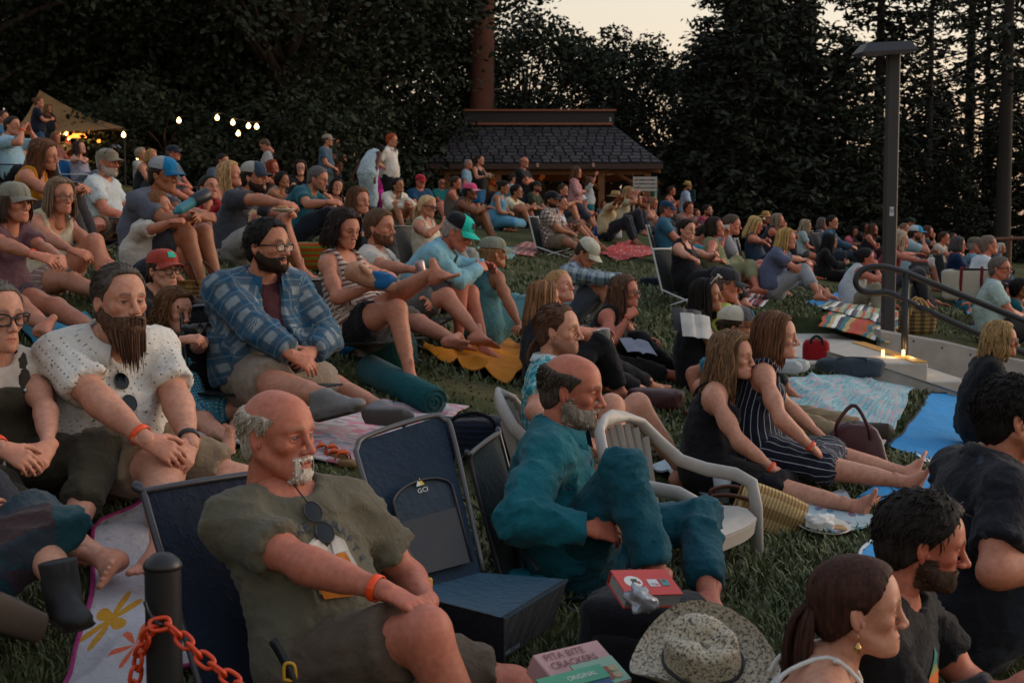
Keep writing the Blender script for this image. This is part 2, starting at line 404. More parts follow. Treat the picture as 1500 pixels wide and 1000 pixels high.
def cloth(c, pat=None, c2=None, c3=None, s=1.0, rough=.85):
 """fabric; patterns run along the 'cuv' coordinates of the cloth (metres)"""
 key = ("cloth", c, pat, c2, c3, s)
 if key in _M: return _M[key]
 m, n, l, b = newmat("fabric"); g = NG(n, l)
 C = srgb(c); C2 = srgb(c2) if c2 else C; C3 = srgb(c3) if c3 else C2
 b.inputs["Roughness"].default_value = rough; b.inputs["Specular IOR Level"].default_value = .2
 b.inputs["Sheen Weight"].default_value = .08
 at = g.attr("cuv").outputs["Vector"]; u, v, _ = g.sep(at)
 def stripe(x, period, duty, soft=.08, ph=0.0):
  f = g.math('FRACT', g.math('ADD', g.math('DIVIDE', x, period), ph))
  d = g.math('ABSOLUTE', g.math('SUBTRACT', f, .5))
  mr = n.new("ShaderNodeMapRange"); l.new(d, mr.inputs[0]); mr.inputs[1].default_value = duty / 2 + soft / 2; mr.inputs[2].default_value = duty / 2 - soft / 2
  return mr.outputs[0]
 base = None
 if pat == 'plaid':
  a = stripe(u, .085 * s, .42); b_ = stripe(v, .085 * s, .42)
  f = g.math('MULTIPLY', g.math('ADD', a, b_), .5)
  base = g.ramp(f, [(0, C), (.5, C2), (1, C3)])
  t = g.math('MAXIMUM', stripe(u, .085 * s, .06, .03, .45), stripe(v, .085 * s, .06, .03, .45))
  base = g.mix(g.math('MULTIPLY', t, .5), base, C3)
 elif pat == 'gingham':
  a = stripe(u, .022 * s, .5); b_ = stripe(v, .022 * s, .5)
  base = g.ramp(g.math('MULTIPLY', g.math('ADD', a, b_), .5), [(0, C), (.5, C2), (1, C3)])
 elif pat == 'vstripe': base = g.mix(stripe(u, .03 * s, .10, .05), C, C2)
 elif pat == 'hstripe': base = g.mix(stripe(v, .03 * s, .45, .08), C, C2)
 elif pat == 'dots':
  cu = g.math('SUBTRACT', g.math('FRACT', g.math('DIVIDE', u, .035 * s)), .5)
  row = g.math('FLOOR', g.math('DIVIDE', u, .035 * s)); vv = g.math('ADD', g.math('DIVIDE', v, .035 * s), g.math('MULTIPLY', row, .5))
  cv = g.math('SUBTRACT', g.math('FRACT', vv), .5)
  r = g.math('ADD', g.math('MULTIPLY', cu, cu), g.math('MULTIPLY', g.math('MULTIPLY', cv, cv), .5))
  base = g.mix(g.math('LESS_THAN', r, .011), C, C2)
 elif pat == 'floral':
  vo = g.voro(at, 22 / s)
  cm = g.ramp(g.sep(vo[1])[0], [(0, C2), (.5, C3), (1, C)]); base = g.mix(g.math('LESS_THAN', vo[0], .40), C, cm)
 elif pat == 'splash':
  base = g.mix(g.ramp(g.noise(at, 9 / s, 5, .65), [(.52, (0, 0, 0)), (.6, (1, 1, 1))]), C, C2)
 elif pat == 'birds':
  vo = g.voro(at, 13 / s); base = g.mix(g.math('MULTIPLY', g.math('LESS_THAN', vo[0], .17), .55), C, C2)
 elif pat == 'blocks':
  vo = n.new("ShaderNodeTexVoronoi"); vo.distance = 'CHEBYCHEV'; vo.inputs["Scale"].default_value = 18 / s; vo.inputs["Randomness"].default_value = .25; l.new(at, vo.inputs["Vector"])
  base = g.ramp(g.sep(vo.outputs[1])[0], [(0, C), (.35, C2), (.65, C), (1, C3)])
 elif pat == 'patch':
  vo = n.new("ShaderNodeTexVoronoi"); vo.distance = 'MANHATTAN'; vo.inputs["Scale"].default_value = 7 / s; vo.inputs["Randomness"].default_value = .1; l.new(at, vo.inputs["Vector"])
  base = g.ramp(g.sep(vo.outputs[1])[0], [(0, C), (.4, C2), (.7, C3), (1, C)])
 elif pat == 'serape':
  f = g.math('FRACT', g.math('DIVIDE', v, .5 * s))
  cols = [C, C2, C3, (.75, .72, .65), (.02, .03, .05), C2, C3, C, (.5, .03, .03), C]
  base = g.ramp(f, [(i / 10, k) for i, k in enumerate(cols)]); n[-1].name
  for q in n:
   if q.bl_idname == "ShaderNodeValToRGB": q.color_ramp.interpolation = 'CONSTANT'
 elif pat == 'bigfloral':
  vo = g.voro(at, 4.2 / s); dx = n.new("ShaderNodeVectorMath"); dx.operation = 'SUBTRACT'; l.new(at, dx.inputs[0]); l.new(vo[2], dx.inputs[1])
  ux, uy, _z = g.sep(dx.outputs[0]); an = g.math('ARCTAN2', uy, ux)
  rr = g.math('ADD', .28, g.math('MULTIPLY', g.math('COSINE', g.math('MULTIPLY', an, 6.0)), .13))
  pet = g.math('LESS_THAN', vo[0], rr); core = g.math('LESS_THAN', vo[0], .11)
  hue = g.ramp(g.sep(vo[1])[0], [(0, C2), (.34, C3), (.67, (.65, .12, .05)), (1, C2)])
  for q in n:
   if q.bl_idname == "ShaderNodeValToRGB": q.color_ramp.interpolation = 'CONSTANT'
  base = g.mix(core, g.mix(pet, C, hue), (.04, .33, .17))
 else: base = g.mix(.0, C, C)
 o = g.obj()
 wear = g.noise(o, 7, 5, .6)
 base = g.mul(base, g.ramp(wear, [(.25, (.80, .80, .80)), (.75, (1.08, 1.08, 1.08))]))
 l.new(base, b.inputs["Base Color"])
 cr = g.math('POWER', g.math('SUBTRACT', 1.0, g.math('ABSOLUTE', g.math('MULTIPLY', g.math('SUBTRACT', g.noise(o, 13, 3, .55), .5), 4.0))), 3.0)
 h = g.math('ADD', g.math('ADD', g.math('MULTIPLY', g.noise(o, 28, 3), .9), g.math('MULTIPLY', g.noise(o, 420, 2), .22)), g.math('MULTIPLY', cr, .55))
 g.bump(b, h, .5, .009)
 _M[key] = m; return m
def skin_mat():
 if "skin" in _M: return _M["skin"]
 m, n, l, b = newmat("skin"); g = NG(n, l)
 c = g.attr("Col").outputs["Color"]; o = g.obj()
 f = g.ramp(g.noise(o, 55, 4, .6), [(.3, (.80, .76, .74)), (.7, (1.08, 1.06, 1.05))]); f = g.mul(f, g.ramp(g.noise(o, 11, 3, .6), [(.35, (.90, .84, .82)), (.65, (1.05, 1.05, 1.05))]))
 l.new(g.mul(c, f), b.inputs["Base Color"])
 b.inputs["Roughness"].default_value = .5; b.inputs["Specular IOR Level"].default_value = .3
 b.inputs["Subsurface Weight"].default_value = .06; b.inputs["Subsurface Radius"].default_value = (.012, .004, .002)
 g.bump(b, g.noise(o, 260, 3, .6), .18, .003)
 _M["skin"] = m; return m
def hair_mat(c):
 key = ("hair", c)
 if key in _M: return _M[key]
 m, n, l, b = newmat("hair"); g = NG(n, l); C = srgb(c)
 o = g.obj(); mp = n.new("ShaderNodeMapping"); mp.inputs["Scale"].default_value = (1, 1, .12); l.new(o, mp.inputs[0])
 nz = g.noise(mp.outputs[0], 130, 3, .7); at = g.attr("Col").outputs["Color"]
 l.new(g.mul(g.ramp(nz, [(.28, tuple(x * .42 for x in C)), (.5, C), (.75, tuple(min(1, x * 1.7) for x in C))]), at), b.inputs["Base Color"])
 b.inputs["Roughness"].default_value = .65; b.inputs["Specular IOR Level"].default_value = .18
 g.bump(b, nz, .5, .003)
 _M[key] = m; return m
# ---------------------------------------------------------------- people: head, hand and foot shapes (built once per level of detail)
VH = (.0031, .0040, .0062, .0100, .0130)   # voxel of heads, nearest to farthest people
VB = (.0150, .0185, .0245, .0320, .0400)   # voxel of bodies and clothes
_T = {}
_DS = {}
def decimate(V, Q, ratio):
 """fewer triangles where the surface is flat"""
 if not len(Q): return V, np.zeros((0, 3), int)
 if not _DS:
  sc = bpy.data.scenes.new("work"); o = bpy.data.objects.new("work", bpy.data.meshes.new("work")); sc.collection.objects.link(o)
  md = o.modifiers.new("d", 'DECIMATE'); _DS.update(sc=sc, o=o, md=md, vl=sc.view_layers[0])
 o = _DS['o']; old = o.data; me = bpy.data.meshes.new("work")
 me.vertices.add(len(V)); me.vertices.foreach_set("co", np.asarray(V, np.float32).ravel()); me.loops.add(Q.size); me.loops.foreach_set("vertex_index", Q.astype(np.int32).ravel())
 me.polygons.add(len(Q)); me.polygons.foreach_set("loop_start", np.arange(len(Q), dtype=np.int32) * 4); me.polygons.foreach_set("loop_total", np.full(len(Q), 4, np.int32)); me.update(calc_edges=True)
 o.data = me; bpy.data.meshes.remove(old); _DS['md'].ratio = ratio
 with bpy.context.temp_override(scene=_DS['sc'], view_layer=_DS['vl']): dg = bpy.context.evaluated_depsgraph_get()
 ev = o.evaluated_get(dg).data
 v = np.zeros(len(ev.vertices) * 3, np.float32); ev.vertices.foreach_get("co", v)
 ev.calc_loop_triangles(); t = np.zeros(len(ev.loop_triangles) * 3, np.int32); ev.loop_triangles.foreach_get("vertices", t)
 return v.reshape(-1, 3).astype(float), t.reshape(-1, 3)
def decimate_end():
 if _DS: bpy.data.objects.remove(_DS['o']); bpy.data.scenes.remove(_DS['sc']); _DS.clear()
def head_shape(sex, lod):
 key = ("head", sex, lod)
 if key in _T: return _T[key]
 f = sex == 'f'; c = sex == 'c'
 F = Field((-.125, -.105, -.235), (.15, .105, .14), VH[lod])
 a = F.add
 a(ell((-.014, 0, .034), (.100, .077, .086)))
 a(ell((.040, 0, .042), (.052, .062, .056)), .03)
 a(ecap((.036, 0, .015), (.042, 0, -.068), (0, 1, 0), (.060, .050), (.043, .044)), .03)
 jw = .053 if f else (.050 if c else .060)
 for s in (-1, 1):
  a(cone((-.006, s * jw, -.045), (.062, s * .022, -.094), .016, .014), .035)
  a(ell((.058, s * .043, -.020), (.021, .019, .016)), .025)
  a(cone((.090, s * .010, .022), (.074, s * .048, .023), .0075 if f or c else .0105, .007), .016)
 a(ell((.082, 0, -.098), (.016, .019 if f else .024, .015)), .022)
 a(ell((.074, 0, -.066), (.024, .032, .030)), .02)
 for s in (-1, 1): a(ell((.099, s * .031, .001), (.020, .021, .015)), .014, 's')
 nt = .110 if c else (.114 if f else .1185)
 a(cone((.090, 0, .014), (nt - .003, 0, -.030), .0070, .0105), .014)
 a(ell((nt - .002, 0, -.034), (.0125, .0120, .0105)), .006)
 for s in (-1, 1):
  a(ell((.1035, s * .0135, -.0375), (.011, .0080, .0080)), .006)
  a(ell((.112, s * .0075, -.0465), (.006, .0042, .0038)), .002, 's')
  e = (.0735, s * .0315, .000)
  a(ell(e, (.0150, .0165, .0140)), .005)
  a(cone((.086, s * .020, .0075), (.078, s * .044, .0055), .0035, .003), .005)
  a(ell((.0915, s * .0315, -.0008), (.0115, .0132, .0043)), .0012, 's')
 for s in (-1, 1):
  a(cone((.0935, s * .005, -.0625), (.082, s * .025, -.0685), .0065, .0030), .006)
  a(cone((.0920, s * .004, -.0755), (.081, s * .023, -.0700), .0076, .0032), .005)
 for s in (-1, 1): a(cone((.1020, s * .001, -.0690), (.086, s * .026, -.0690), .0022, .0018), .0015, 's')
 a(cone((.099, -.002, -.052), (.101, .002, -.057), .004, .004), .006, 's')
 for s in (-1, 1):
  R = rotz(s * -.45) @ roty(-.2)
  a(ell((-.012, s * .0775, -.008), (.0165, .0075, .031), R), .007)
  a(ell((-.007, s * .0840, -.003), (.009, .0050, .018), R), .004, 's')
  a(cone((.004, s * .080, -.016), (.004, s * .081, -.024), .005, .004), .004)
 nw = .046 if f else (.038 if c else .056)
 a(ecap((-.028, 0, -.055), (-.050, 0, -.185), (0, 1, 0), (nw, nw), (nw * 1.04, nw * .95)), .03)
 V, Q = F.mesh(); V, Q = decimate(V, Q, (.30, .34, .40, .5, .6)[lod])
 x, y, z = V.T; ay = np.abs(y)
 m = {}
 gs = lambda cx, cy, cz, rx, ry, rz: np.exp(-((x - cx) / rx) ** 2 - ((ay - cy) / ry) ** 2 - ((z - cz) / rz) ** 2)
 m['lip'] = np.clip((gs(.098, 0, -.0645, .02, .020, .0055) + gs(.096, 0, -.0755, .02, .017, .0060)) * 1.3, 0, 1) * (x > .075)
 m['line'] = np.exp(-((z + .0690) / .0022) ** 2) * sstep(.03, .024, ay) * (x > .078)
 brz = .0255 + .004 * np.sin((ay - .012) * 90)
 m['brow'] = np.exp(-((z - brz) / (.0055 if not f else .0040)) ** 2) * sstep(.008, .014, ay) * sstep(.056, .046, ay) * (x > .055)
 m['lash'] = np.exp(-((z - .0050) / .0038) ** 2) * np.exp(-((ay - .0315) / .0145) ** 4) * (x > .07)
 m['eyes'] = gs(.085, .0315, -.002, .03, .020, .013)  # socket mask for the painted brow shade
 m['red'] = gs(.12, 0, -.032, .02, .02, .016) * .5 + gs(.062, .046, -.028, .03, .026, .024) * .5 + sstep(.072, .080, ay) * (z < .03) * .7
 # beard area: jaw, chin, upper lip, sideburns
 up = np.interp(x, [-.02, .0, .02, .05, .075, .088, .12], [-.02, -.012, -.035, -.052, -.052, -.050, -.048])
 b = sstep(up + .004, up - .006, z) * sstep(-.022, -.006, x) * sstep(-.135, -.118, z - .25 * np.clip(.05 - x, 0, .1))
 lipz = (np.abs(z + .070) < .0085) & (ay < .021) & (x > .08)
 b = b * np.where(lipz, .0, 1) * (ay < .0775)
 m['beard'] = np.clip(b, 0, 1)
 m['goat'] = m['beard'] * sstep(.036, .028, ay) * sstep(.055, .065, x)
 N = vnormals(V, Q)
 _T[key] = (V, Q, N, m); return _T[key]
def hand_shape(pose, lod):
 key = ("hand", pose, lod)
 if key in _T: return _T[key]
 h = (.0040, .0052, .0080, .0115, .0145)[lod]
 F = Field((-.05, -.075, -.12), (.20, .11, .06), h); a = F.add
 curl = dict(flat=(.10, .12, .1), relax=(.35, .45, .3), grip=(.95, 1.0, .6), fist=(1.45, 1.5, .9))[pose]
 a(ecap((-.04, 0, 0), (.01, 0, 0), (0, 1, 0), (.029, .020), (.030, .018)))
 a(ecap((.005, .002, 0), (.082, 0, .001), (0, 1, 0), (.034, .017), (.040, .0125)), .012)
 a(ell((.030, .022, -.010), (.032, .016, .014)), .012)
 for i, (y0, L) in enumerate(((.031, .071), (.0105, .080), (-.0105, .074), (-.0295, .058))):
  p = A((.084 - .006 * abs(i - 1.2), y0, .002)); ang = 0; sp = y0 * 2.4
  r = (.0092, .0092, .0088, .0078)[i]
  for j, fr in enumerate((.46, .30, .24)):
   ang += curl[j] * (1 + .08 * (i - 1))
   q = p + L * fr * A((math.cos(ang), sp * .35 * math.cos(ang), -math.sin(ang)))
   a(cone(p, q, r, r * .90), .004 if j else .010); p = q; r *= .90
 d0 = nrm((.62, .70, -.30)) if pose in ('flat', 'relax') else nrm((.75, .35, -.60))
 p = A((.022, .028, -.006))
 for j, (L, r) in enumerate(((.038, .0135), (.032, .0112), (.026, .0098))):
  q = p + L * d0; a(cone(p, q, r, r * .9), .010 if j == 0 else .004); p = q
  d0 = nrm(d0 + A((.35, -.35, -.10)) * (1.4 if pose in ('grip', 'fist') else .7))
 V, Q = F.mesh(); V, Q = decimate(V, Q, .38); _T[key] = (V, Q); return _T[key]
def foot_shape(kind, lod):
 key = ("foot", kind, lod)
 if key in _T: return _T[key]
 h = (.0066, .0082, .0110, .0150, .018)[lod]; F = Field((-.11, -.08, -.11), (.23, .08, .10), h); a = F.add
 if kind == 'bare':
  a(cone((0, 0, .07), (-.005, 0, -.02), .024, .035)); a(ell((-.035, 0, -.045), (.036, .031, .034)), .03)
  a(ecap((-.02, 0, -.040), (.085, .003, -.060), (0, 1, 0), (.033, .038), (.042, .020)), .03)
  a(cone((0, 0, 0), (.07, .012, -.045), .030, .018), .03)
  for i, (y0, L, r) in enumerate(((.032, .060, .0135), (.011, .060, .0098), (-.006, .054, .0092), (-.021, .046, .0088), (-.035, .036, .0085))):
   a(cone((.095 - .008 * i, y0 * .95, -.064), (.095 - .008 * i + L, y0 * 1.02 + .004, -.071), r, r * .92), .006)
  a(ell((.02, .022, -.085), (.05, .02, .018)), .01, 's')
 else:
  t = 0
  a(ecap((-.042, 0, -.045), (-.03, 0, .03), (0, 1, 0), (.038, .040), (.040, .046), cut=True))
  a(ecap((-.045, 0, -.052), (.10, .002, -.058), (0, 1, 0), (.038, .036), (.047, .030)), .03)
  a(ell((.135, .002, -.062), (.055, .045, .030)), .02)
  a(cone((.0, 0, .0), (.08, .0, -.035), .040, .026), .03)
  if kind == 'boot': a(ecap((-.005, 0, .0), (-.008, 0, .095), (0, 1, 0), (.048, .052), (.056, .060), cut=True), .03)
  a(ecap((-.055, 0, -.082), (.14, .002, -.082), (0, 1, 0), (.042, .016), (.051, .014)), .006)
  F.add(ell((.04, 0, -.398), (3, 3, .3)), .001, 's')
 V, Q = F.mesh(); V, Q = decimate(V, Q, .38); _T[key] = (V, Q); return _T[key]
# ---------------------------------------------------------------- pose
def ik(a, t, l1, l2, pole):
 a, t = A(a, float), A(t, float); d = t - a; L = np.linalg.norm(d); mx = (l1 + l2) * .995
 if L > mx: t = a + d / L * mx; d = t - a; L = mx
 L = max(L, abs(l1 - l2) + .02)
 u = d / np.linalg.norm(d); p = A(pole, float); p = p - u * (p @ u); p = nrm(p)
 x = (l1 * l1 - l2 * l2 + L * L) / (2 * L); hgt = math.sqrt(max(l1 * l1 - x * x, 1e-5))
 return a + u * x + p * hgt, t
POSE = {  # hip height, lower lean, upper lean, ankles (x, y, z), knee pole, default arms
 'knees': (.10, -14, 22, (.50, .12, .08), (0, .10, 1), 'knee'),
 'kneeslow': (.10, -22, 8, (.62, .14, .08), (0, .25, 1), 'lap'),
 'cross': (.11, -8, 14, (.26, -.13, .075), (.7, 1, .12), 'lap'),
 'long': (.10, -18, 6, (.84, .12, .07), (0, .25, 1), 'lap'),
 'chairlow': (.26, -24, -4, (.62, .14, .08), (0, .2, 1), 'lap'),
 'chair': (.46, -14, 2, (.52, .14, .08), (0.3, .2, 1), 'lap'),
 'stand': (.92, 1, -2, (.0, .10, .08), (1, .15, 0), 'down'),
}
def arms_for(kind, s, J):
 """wrist and elbow pole in the person's own axes for side s (+1 left)"""
 N, hp = J['N'], J['P'][2]
 d = {
  'lap': ((.27, s * .06, hp + .13), (-.5, s * .9, -.3)),
  'thigh': ((.34, s * .14, hp + .15), (-.5, s * .9, -.3)),
  'knee': ((.46, s * .05, .40), (-.2, s * .9, -.6)),
  'shin': ((.52, s * .03, .26), (-.2, s * .9, -.4)),
  'onknee': ((.42, s * .16, .46), (-.2, s * .9, -.5)),
  'back': ((-.30, s * .24, .07), (-.6, s * .5, .2)),
  'down': ((.06, s * .27, hp - .07), (-.9, s * .3, 0)),
  'hips': ((.03, s * .17, hp + .14), (-.7, s * 1, 0)),
  'crossed': ((N[0] + .20, -s * .09, N[2] - .24 + s * .02), (.1, s * .9, -.5)),
  'face': ((N[0] + .26, s * .07, N[2] + .12), (.2, s * .7, -.9)),
  'up': ((N[0] + .20, s * .10, N[2] + .30), (.2, s * .9, -.4)),
  'cup': ((N[0] + .30, s * .12, N[2] - .22), (-.3, s * .8, -.6)),
  'mouth': ((N[0] + .19, s * .06, N[2] + .03), (.2, s * .7, -.9)),
  'chest': ((N[0] + .22, s * .04, N[2] - .16), (-.1, s * .9, -.6)),
  'rest': ((.30, s * .30, hp + .20), (-.5, s * .9, -.2)),
 }
 return d[kind]
def skeleton(sp):
 sex = sp.get('sex', 'm'); s = sp.get('s', dict(m=1.0, f=.93, c=.66)[sex]); fat = sp.get('fat', 0.)
 hp, l1, l2, ank, kp, arm = POSE[sp['pose']]
 hp = sp.get('hp', hp); l1 = sp.get('lean', l1); l2 = sp.get('lean2', l2) if 'lean2' in sp else l2 + (sp['lean'] - POSE[sp['pose']][1] if 'lean' in sp else 0)
 J = dict(s=s, sex=sex, fat=fat, P=A((0, 0, hp * (s if sp['pose'] in ('stand',) else 1))))
 rl = math.radians(sp.get('roll', 0)); tw = math.radians(sp.get('twist', 0))
 D = lambda t: nrm((math.sin(math.radians(t)), math.sin(rl), math.cos(math.radians(t))))
 tr = sp.get('tor', 1.0 if sp['pose'] == 'stand' else .92); J['M'] = J['P'] + D(l1) * .22 * s * tr; J['N'] = J['M'] + D(l2) * .31 * s * tr
 J['u1'], J['u2'] = D(l1), D(l2)
 ax = A((-math.sin(tw), math.cos(tw), math.sin(-rl) * .5)); J['ax'] = nrm(ax)
 J['f2'] = np.cross(J['ax'], J['u2']); J['f1'] = nrm((math.cos(math.radians(l1)), 0, -math.sin(math.radians(l1))))
 shw = (.178 if sex == 'm' else .158 if sex == 'f' else .165) * s * (1 + .08 * fat)
 C = J['N'] - J['u2'] * .060 * s; J['C'] = C
 sh = sp.get('shrug', 0)
 J['S'] = {k: C + J['ax'] * k * shw + J['u2'] * sh for k in (1, -1)}
 nt = l2 * .6 + 6 + sp.get('neck', 0)
 hs = s if sex != 'c' else sp.get('hs', .80); hs = hs * sp.get('hk', 1.0); J['hs'] = hs
 J['H'] = J['N'] + D(nt) * .158 * hs + J['f2'] * .042 * hs
 hy, hpi, hr = (math.radians(sp.get(k, 0)) for k in ('hy', 'hp_', 'hr'))
 J['HR'] = rotz(hy) @ roty(-hpi) @ rotx(hr)
 J['hipj'] = {k: J['P'] + A((0, k * .088 * s * (1 + .1 * fat), 0)) for k in (1, -1)}
 J['arm'] = sp.get('arm', arm); J['ank'] = ank; J['kp'] = kp
 return J
def solve_limbs(J, sp, tolocal, ground):
 """fills in elbows, wrists, knees, ankles. tolocal: marked world point -> own axes; ground(x,y): lawn height in own axes"""
 s = J['s']
 def pt(v):
  return tolocal(v[1]) if isinstance(v, tuple) and len(v) == 2 and v[0] == 'w' else A(v, float)
 J['E'], J['Wr'], J['K'], J['An'] = {}, {}, {}, {}
 for k, nm in ((1, 'l'), (-1, 'r')):
  a = sp.get(nm + 'a', J['arm'])
  w, pole = arms_for(a, k, J); w = A(w, float)
  if sp['pose'] != 'stand' and a in ('lap', 'thigh', 'knee', 'shin', 'onknee', 'rest'): w = w * A((s, s, 1));
  if a in ('knee', 'shin', 'onknee'): w[2] *= (.6 + .4 * s)
  if nm + 'h' in sp: w = pt(sp[nm + 'h'])
  if nm + 'e' in sp: pole = pt(sp[nm + 'e']) - (J['S'][k] + w) / 2 if isinstance(sp[nm + 'e'], tuple) and sp[nm + 'e'][0] == 'w' else sp[nm + 'e']
  if a == 'back' and nm + 'h' not in sp: w[2] = ground(w[0], w[1]) + .06
  ua, fa = (.285 * s, .245 * s) if J['sex'] != 'c' else (.27 * s, .235 * s)
  J['E'][k], J['Wr'][k] = ik(J['S'][k], w, ua, fa, pole)
  f = A(J['ank'], float) * A((s, s, 1)); f[1] *= k
  if nm + 'f' in sp:
   f = pt(sp[nm + 'f'])
  elif nm + 'd' in sp: f = f + A(sp[nm + 'd'], float)
  f = f.copy()
  free = nm + 'f' in sp
  if not free: f[2] = ground(f[0], f[1]) + J['ank'][2] * (.85 + .15 * s) + (sp[nm + 'd'][2] if nm + 'd' in sp else 0)
  kpole = A(J['kp'], float) * A((1, k, 1))
  if nm + 'k' in sp:
   q = sp[nm + 'k']; kpole = pt(q) - (J['hipj'][k] + f) / 2 if q[0] == 'w' else A(q, float)
  th, sn = .43 * s, .41 * s
  J['K'][k], J['An'][k] = ik(J['hipj'][k], f, th, sn, kpole)
 return J
def torso_prims(J, t=0.0, loose=0.0, low=-.06):
 """(prim, blend) list of the trunk inflated by t; loose widens belly and hem"""
 s, ft, sx = J['s'], J['fat'], J['sex']; P, M, N, C = J['P'], J['M'], J['N'], J['C']; ay = A((0, 1., 0)); ax = J['ax']
 hipw, hipd = (.165, .120) if sx != 'f' else (.175, .125)
 wst = .148 if sx != 'f' else .128; wd = .108 if sx != 'f' else .098
 if sx == 'c': hipw, hipd, wst, wd = .15, .125, .145, .125
 k = 1 + .28 * ft; g = lambda a, b, q=1: (a * s * q + t, b * s * q + t)
 cw, cd = (.168, .112) if sx != 'f' else (.148, .102)
 ml = nrm(ay + ax)
 lh = loose * 1.3
 L = [(ecap(P + J['u1'] * low * s, P + J['u1'] * .06 * s, ay, g(hipw * .92 + lh, hipd * .95 + lh, k), g(hipw + lh, hipd + lh, k)), .05),
  (ecap(P + J['u1'] * .06 * s, M, ay, (hipw * s * k + t + loose, hipd * s * k + t + loose), (wst * s * k + t + loose, wd * s * k + t + loose)), .06),
  (ecap(M, M + J['u2'] * .13 * s, ml, (wst * s * k + t + loose * .8, wd * s * k + t + loose * .8), g(cw * .96, cd, 1 + .14 * ft)), .06),
  (ecap(M + J['u2'] * .13 * s, C - J['u2'] * .035 * s, ax, g(cw * .96, cd, 1 + .14 * ft), g(cw * .92, cd * .84, 1 + .1 * ft)), .05),
  (cone(C + ax * .10 * s, C - ax * .10 * s, .066 * s + t, .066 * s + t), .05)]
 for q in (1, -1):
  L.append((cone(N + J['u2'] * .005 * s, J['S'][q] + J['u2'] * .01 * s, .046 * s + t, .046 * s + t), .05))
  if sx == 'f': L.append((ell(M + J['u2'] * .135 * s + J['f2'] * .082 * s * (1 + .1 * ft) + ax * q * .066 * s, A((.058, .060, .060)) * s * (1 + .2 * ft) + t), .035))
  L.append((ell(P + A((-.035 * s, q * .075 * s, -.0 * s)), A((.095, .09, .095)) * s * k + t * .8 + lh), .05))
 if ft > 0: L.append((ell(M + J['f1'] * (.030 + .045 * ft) * s - J['u1'] * .07 * s, A((.105 + .03 * ft, .125 + .03 * ft, .12)) * s + t + loose), .06))
 return L
def arm_r(J): k = J['s'] * (1 + .18 * J['fat']) * (1.0 if J['sex'] == 'm' else .86 if J['sex'] == 'f' else .92); return k
def leg_r(J): k = J['s'] * (1 + .18 * J['fat']) * (1.0 if J['sex'] != 'c' else .88); return k
def arm_prims(J, q, t=0.0, f0=0., f1=2.0, flare=0.0, end=True):
 """arm between parameters f0..f1 (0 shoulder, 1 elbow, 2 wrist)"""
 k = arm_r(J); S, E, Wt = J['S'][q], J['E'][q], J['Wr'][q]; L = []
 out = nrm(E - S)
 if f0 <= 0: L.append((ell(S - J['u2'] * .008 * J['s'] - J['ax'] * q * .006, A((.062, .060, .066)) * k + t), .04))
 e1 = min(f1, 1.0); ra, rb = .054 * k + t, (.054 + (.043 - .054) * e1) * k + t + flare * (1 if f1 <= 1 else 0)
 L.append((cone(S, S + (E - S) * e1, ra, rb, cut=f1 <= 1), .03))
 if f1 > .9: L.append((ell(S + (E - S) * .55 + A((0, 0, -.004)), A((.046, .046, .046)) * k + t), .05))
 if f1 > 1:
  e2 = f1 - 1; r1, r2 = .042 * k + t, (.042 + (.027 - .042) * e2) * k + t + flare
  L.append((cone(E, E + (Wt - E) * e2, r1, r2, cut=f1 < 2 or t > 0), .03))
  L.append((cone(E + (Wt - E) * .12, E + (Wt - E) * min(e2, .45), .044 * k + t, .036 * k + t), .03))
 return L
def leg_prims(J, q, t=0.0, f1=2.0, flare=0.0):
 k = leg_r(J); H, K, An = J['hipj'][q], J['K'][q], J['An'][q]; L = []
 e1 = min(f1, 1.0)
 r0, rk = .088 * k + t, .058 * k + t
 L.append((cone(H, H + (K - H) * e1, r0, r0 + (rk - r0) * e1 + (flare if f1 <= 1 else 0), cut=f1 <= 1), .04))
 if f1 > .5: L.append((cone(H, H + (K - H) * .5, .090 * k + t, .078 * k + t), .05))
 if f1 > 1:
  e2 = f1 - 1; d = nrm(An - K); bk = nrm(np.cross(np.cross(d, nrm(K - H)), d)); bk = -bk if (bk @ (H - K)) < 0 else bk
  L.append((cone(K, K + (An - K) * e2, rk * .95, (.054 + (.036 - .054) * e2) * k + t + flare, cut=f1 < 2 or t > 0), .03))
  if e2 > .3: L.append((cone(K + (An - K) * .16 + bk * .014 * k, K + (An - K) * min(.62, e2) + bk * .006 * k, .050 * k + t, .036 * k + t), .04))
  if t == 0: L.append((ell(K, A((.056, .056, .058)) * k), .03))
 return L
def below(p, n, lo, hi):
 p, n = A(p, float), nrm(n)
 return (lambda x, y, z: ((x - p[0]) * n[0] + (y - p[1]) * n[1] + (z - p[2]) * n[2]) + 0 * x), A(lo), A(hi)
def fieldmesh(items, h, subs=(), cuts=(), ratio=1.0):
 lo = np.min([p[0][1] for p in items], 0) - 3 * h; hi = np.max([p[0][2] for p in items], 0) + 3 * h
 F = Field(lo, hi, h)
 for p, k in items: F.add(p, k)
 for p, k in subs: F.add(p, k, 's')
 for p, n in cuts: F.add(below(p, n, lo, hi), .004, 's')
 V, Q = F.mesh()
 return decimate(V, Q, ratio) if ratio < 1 else (V, Q)
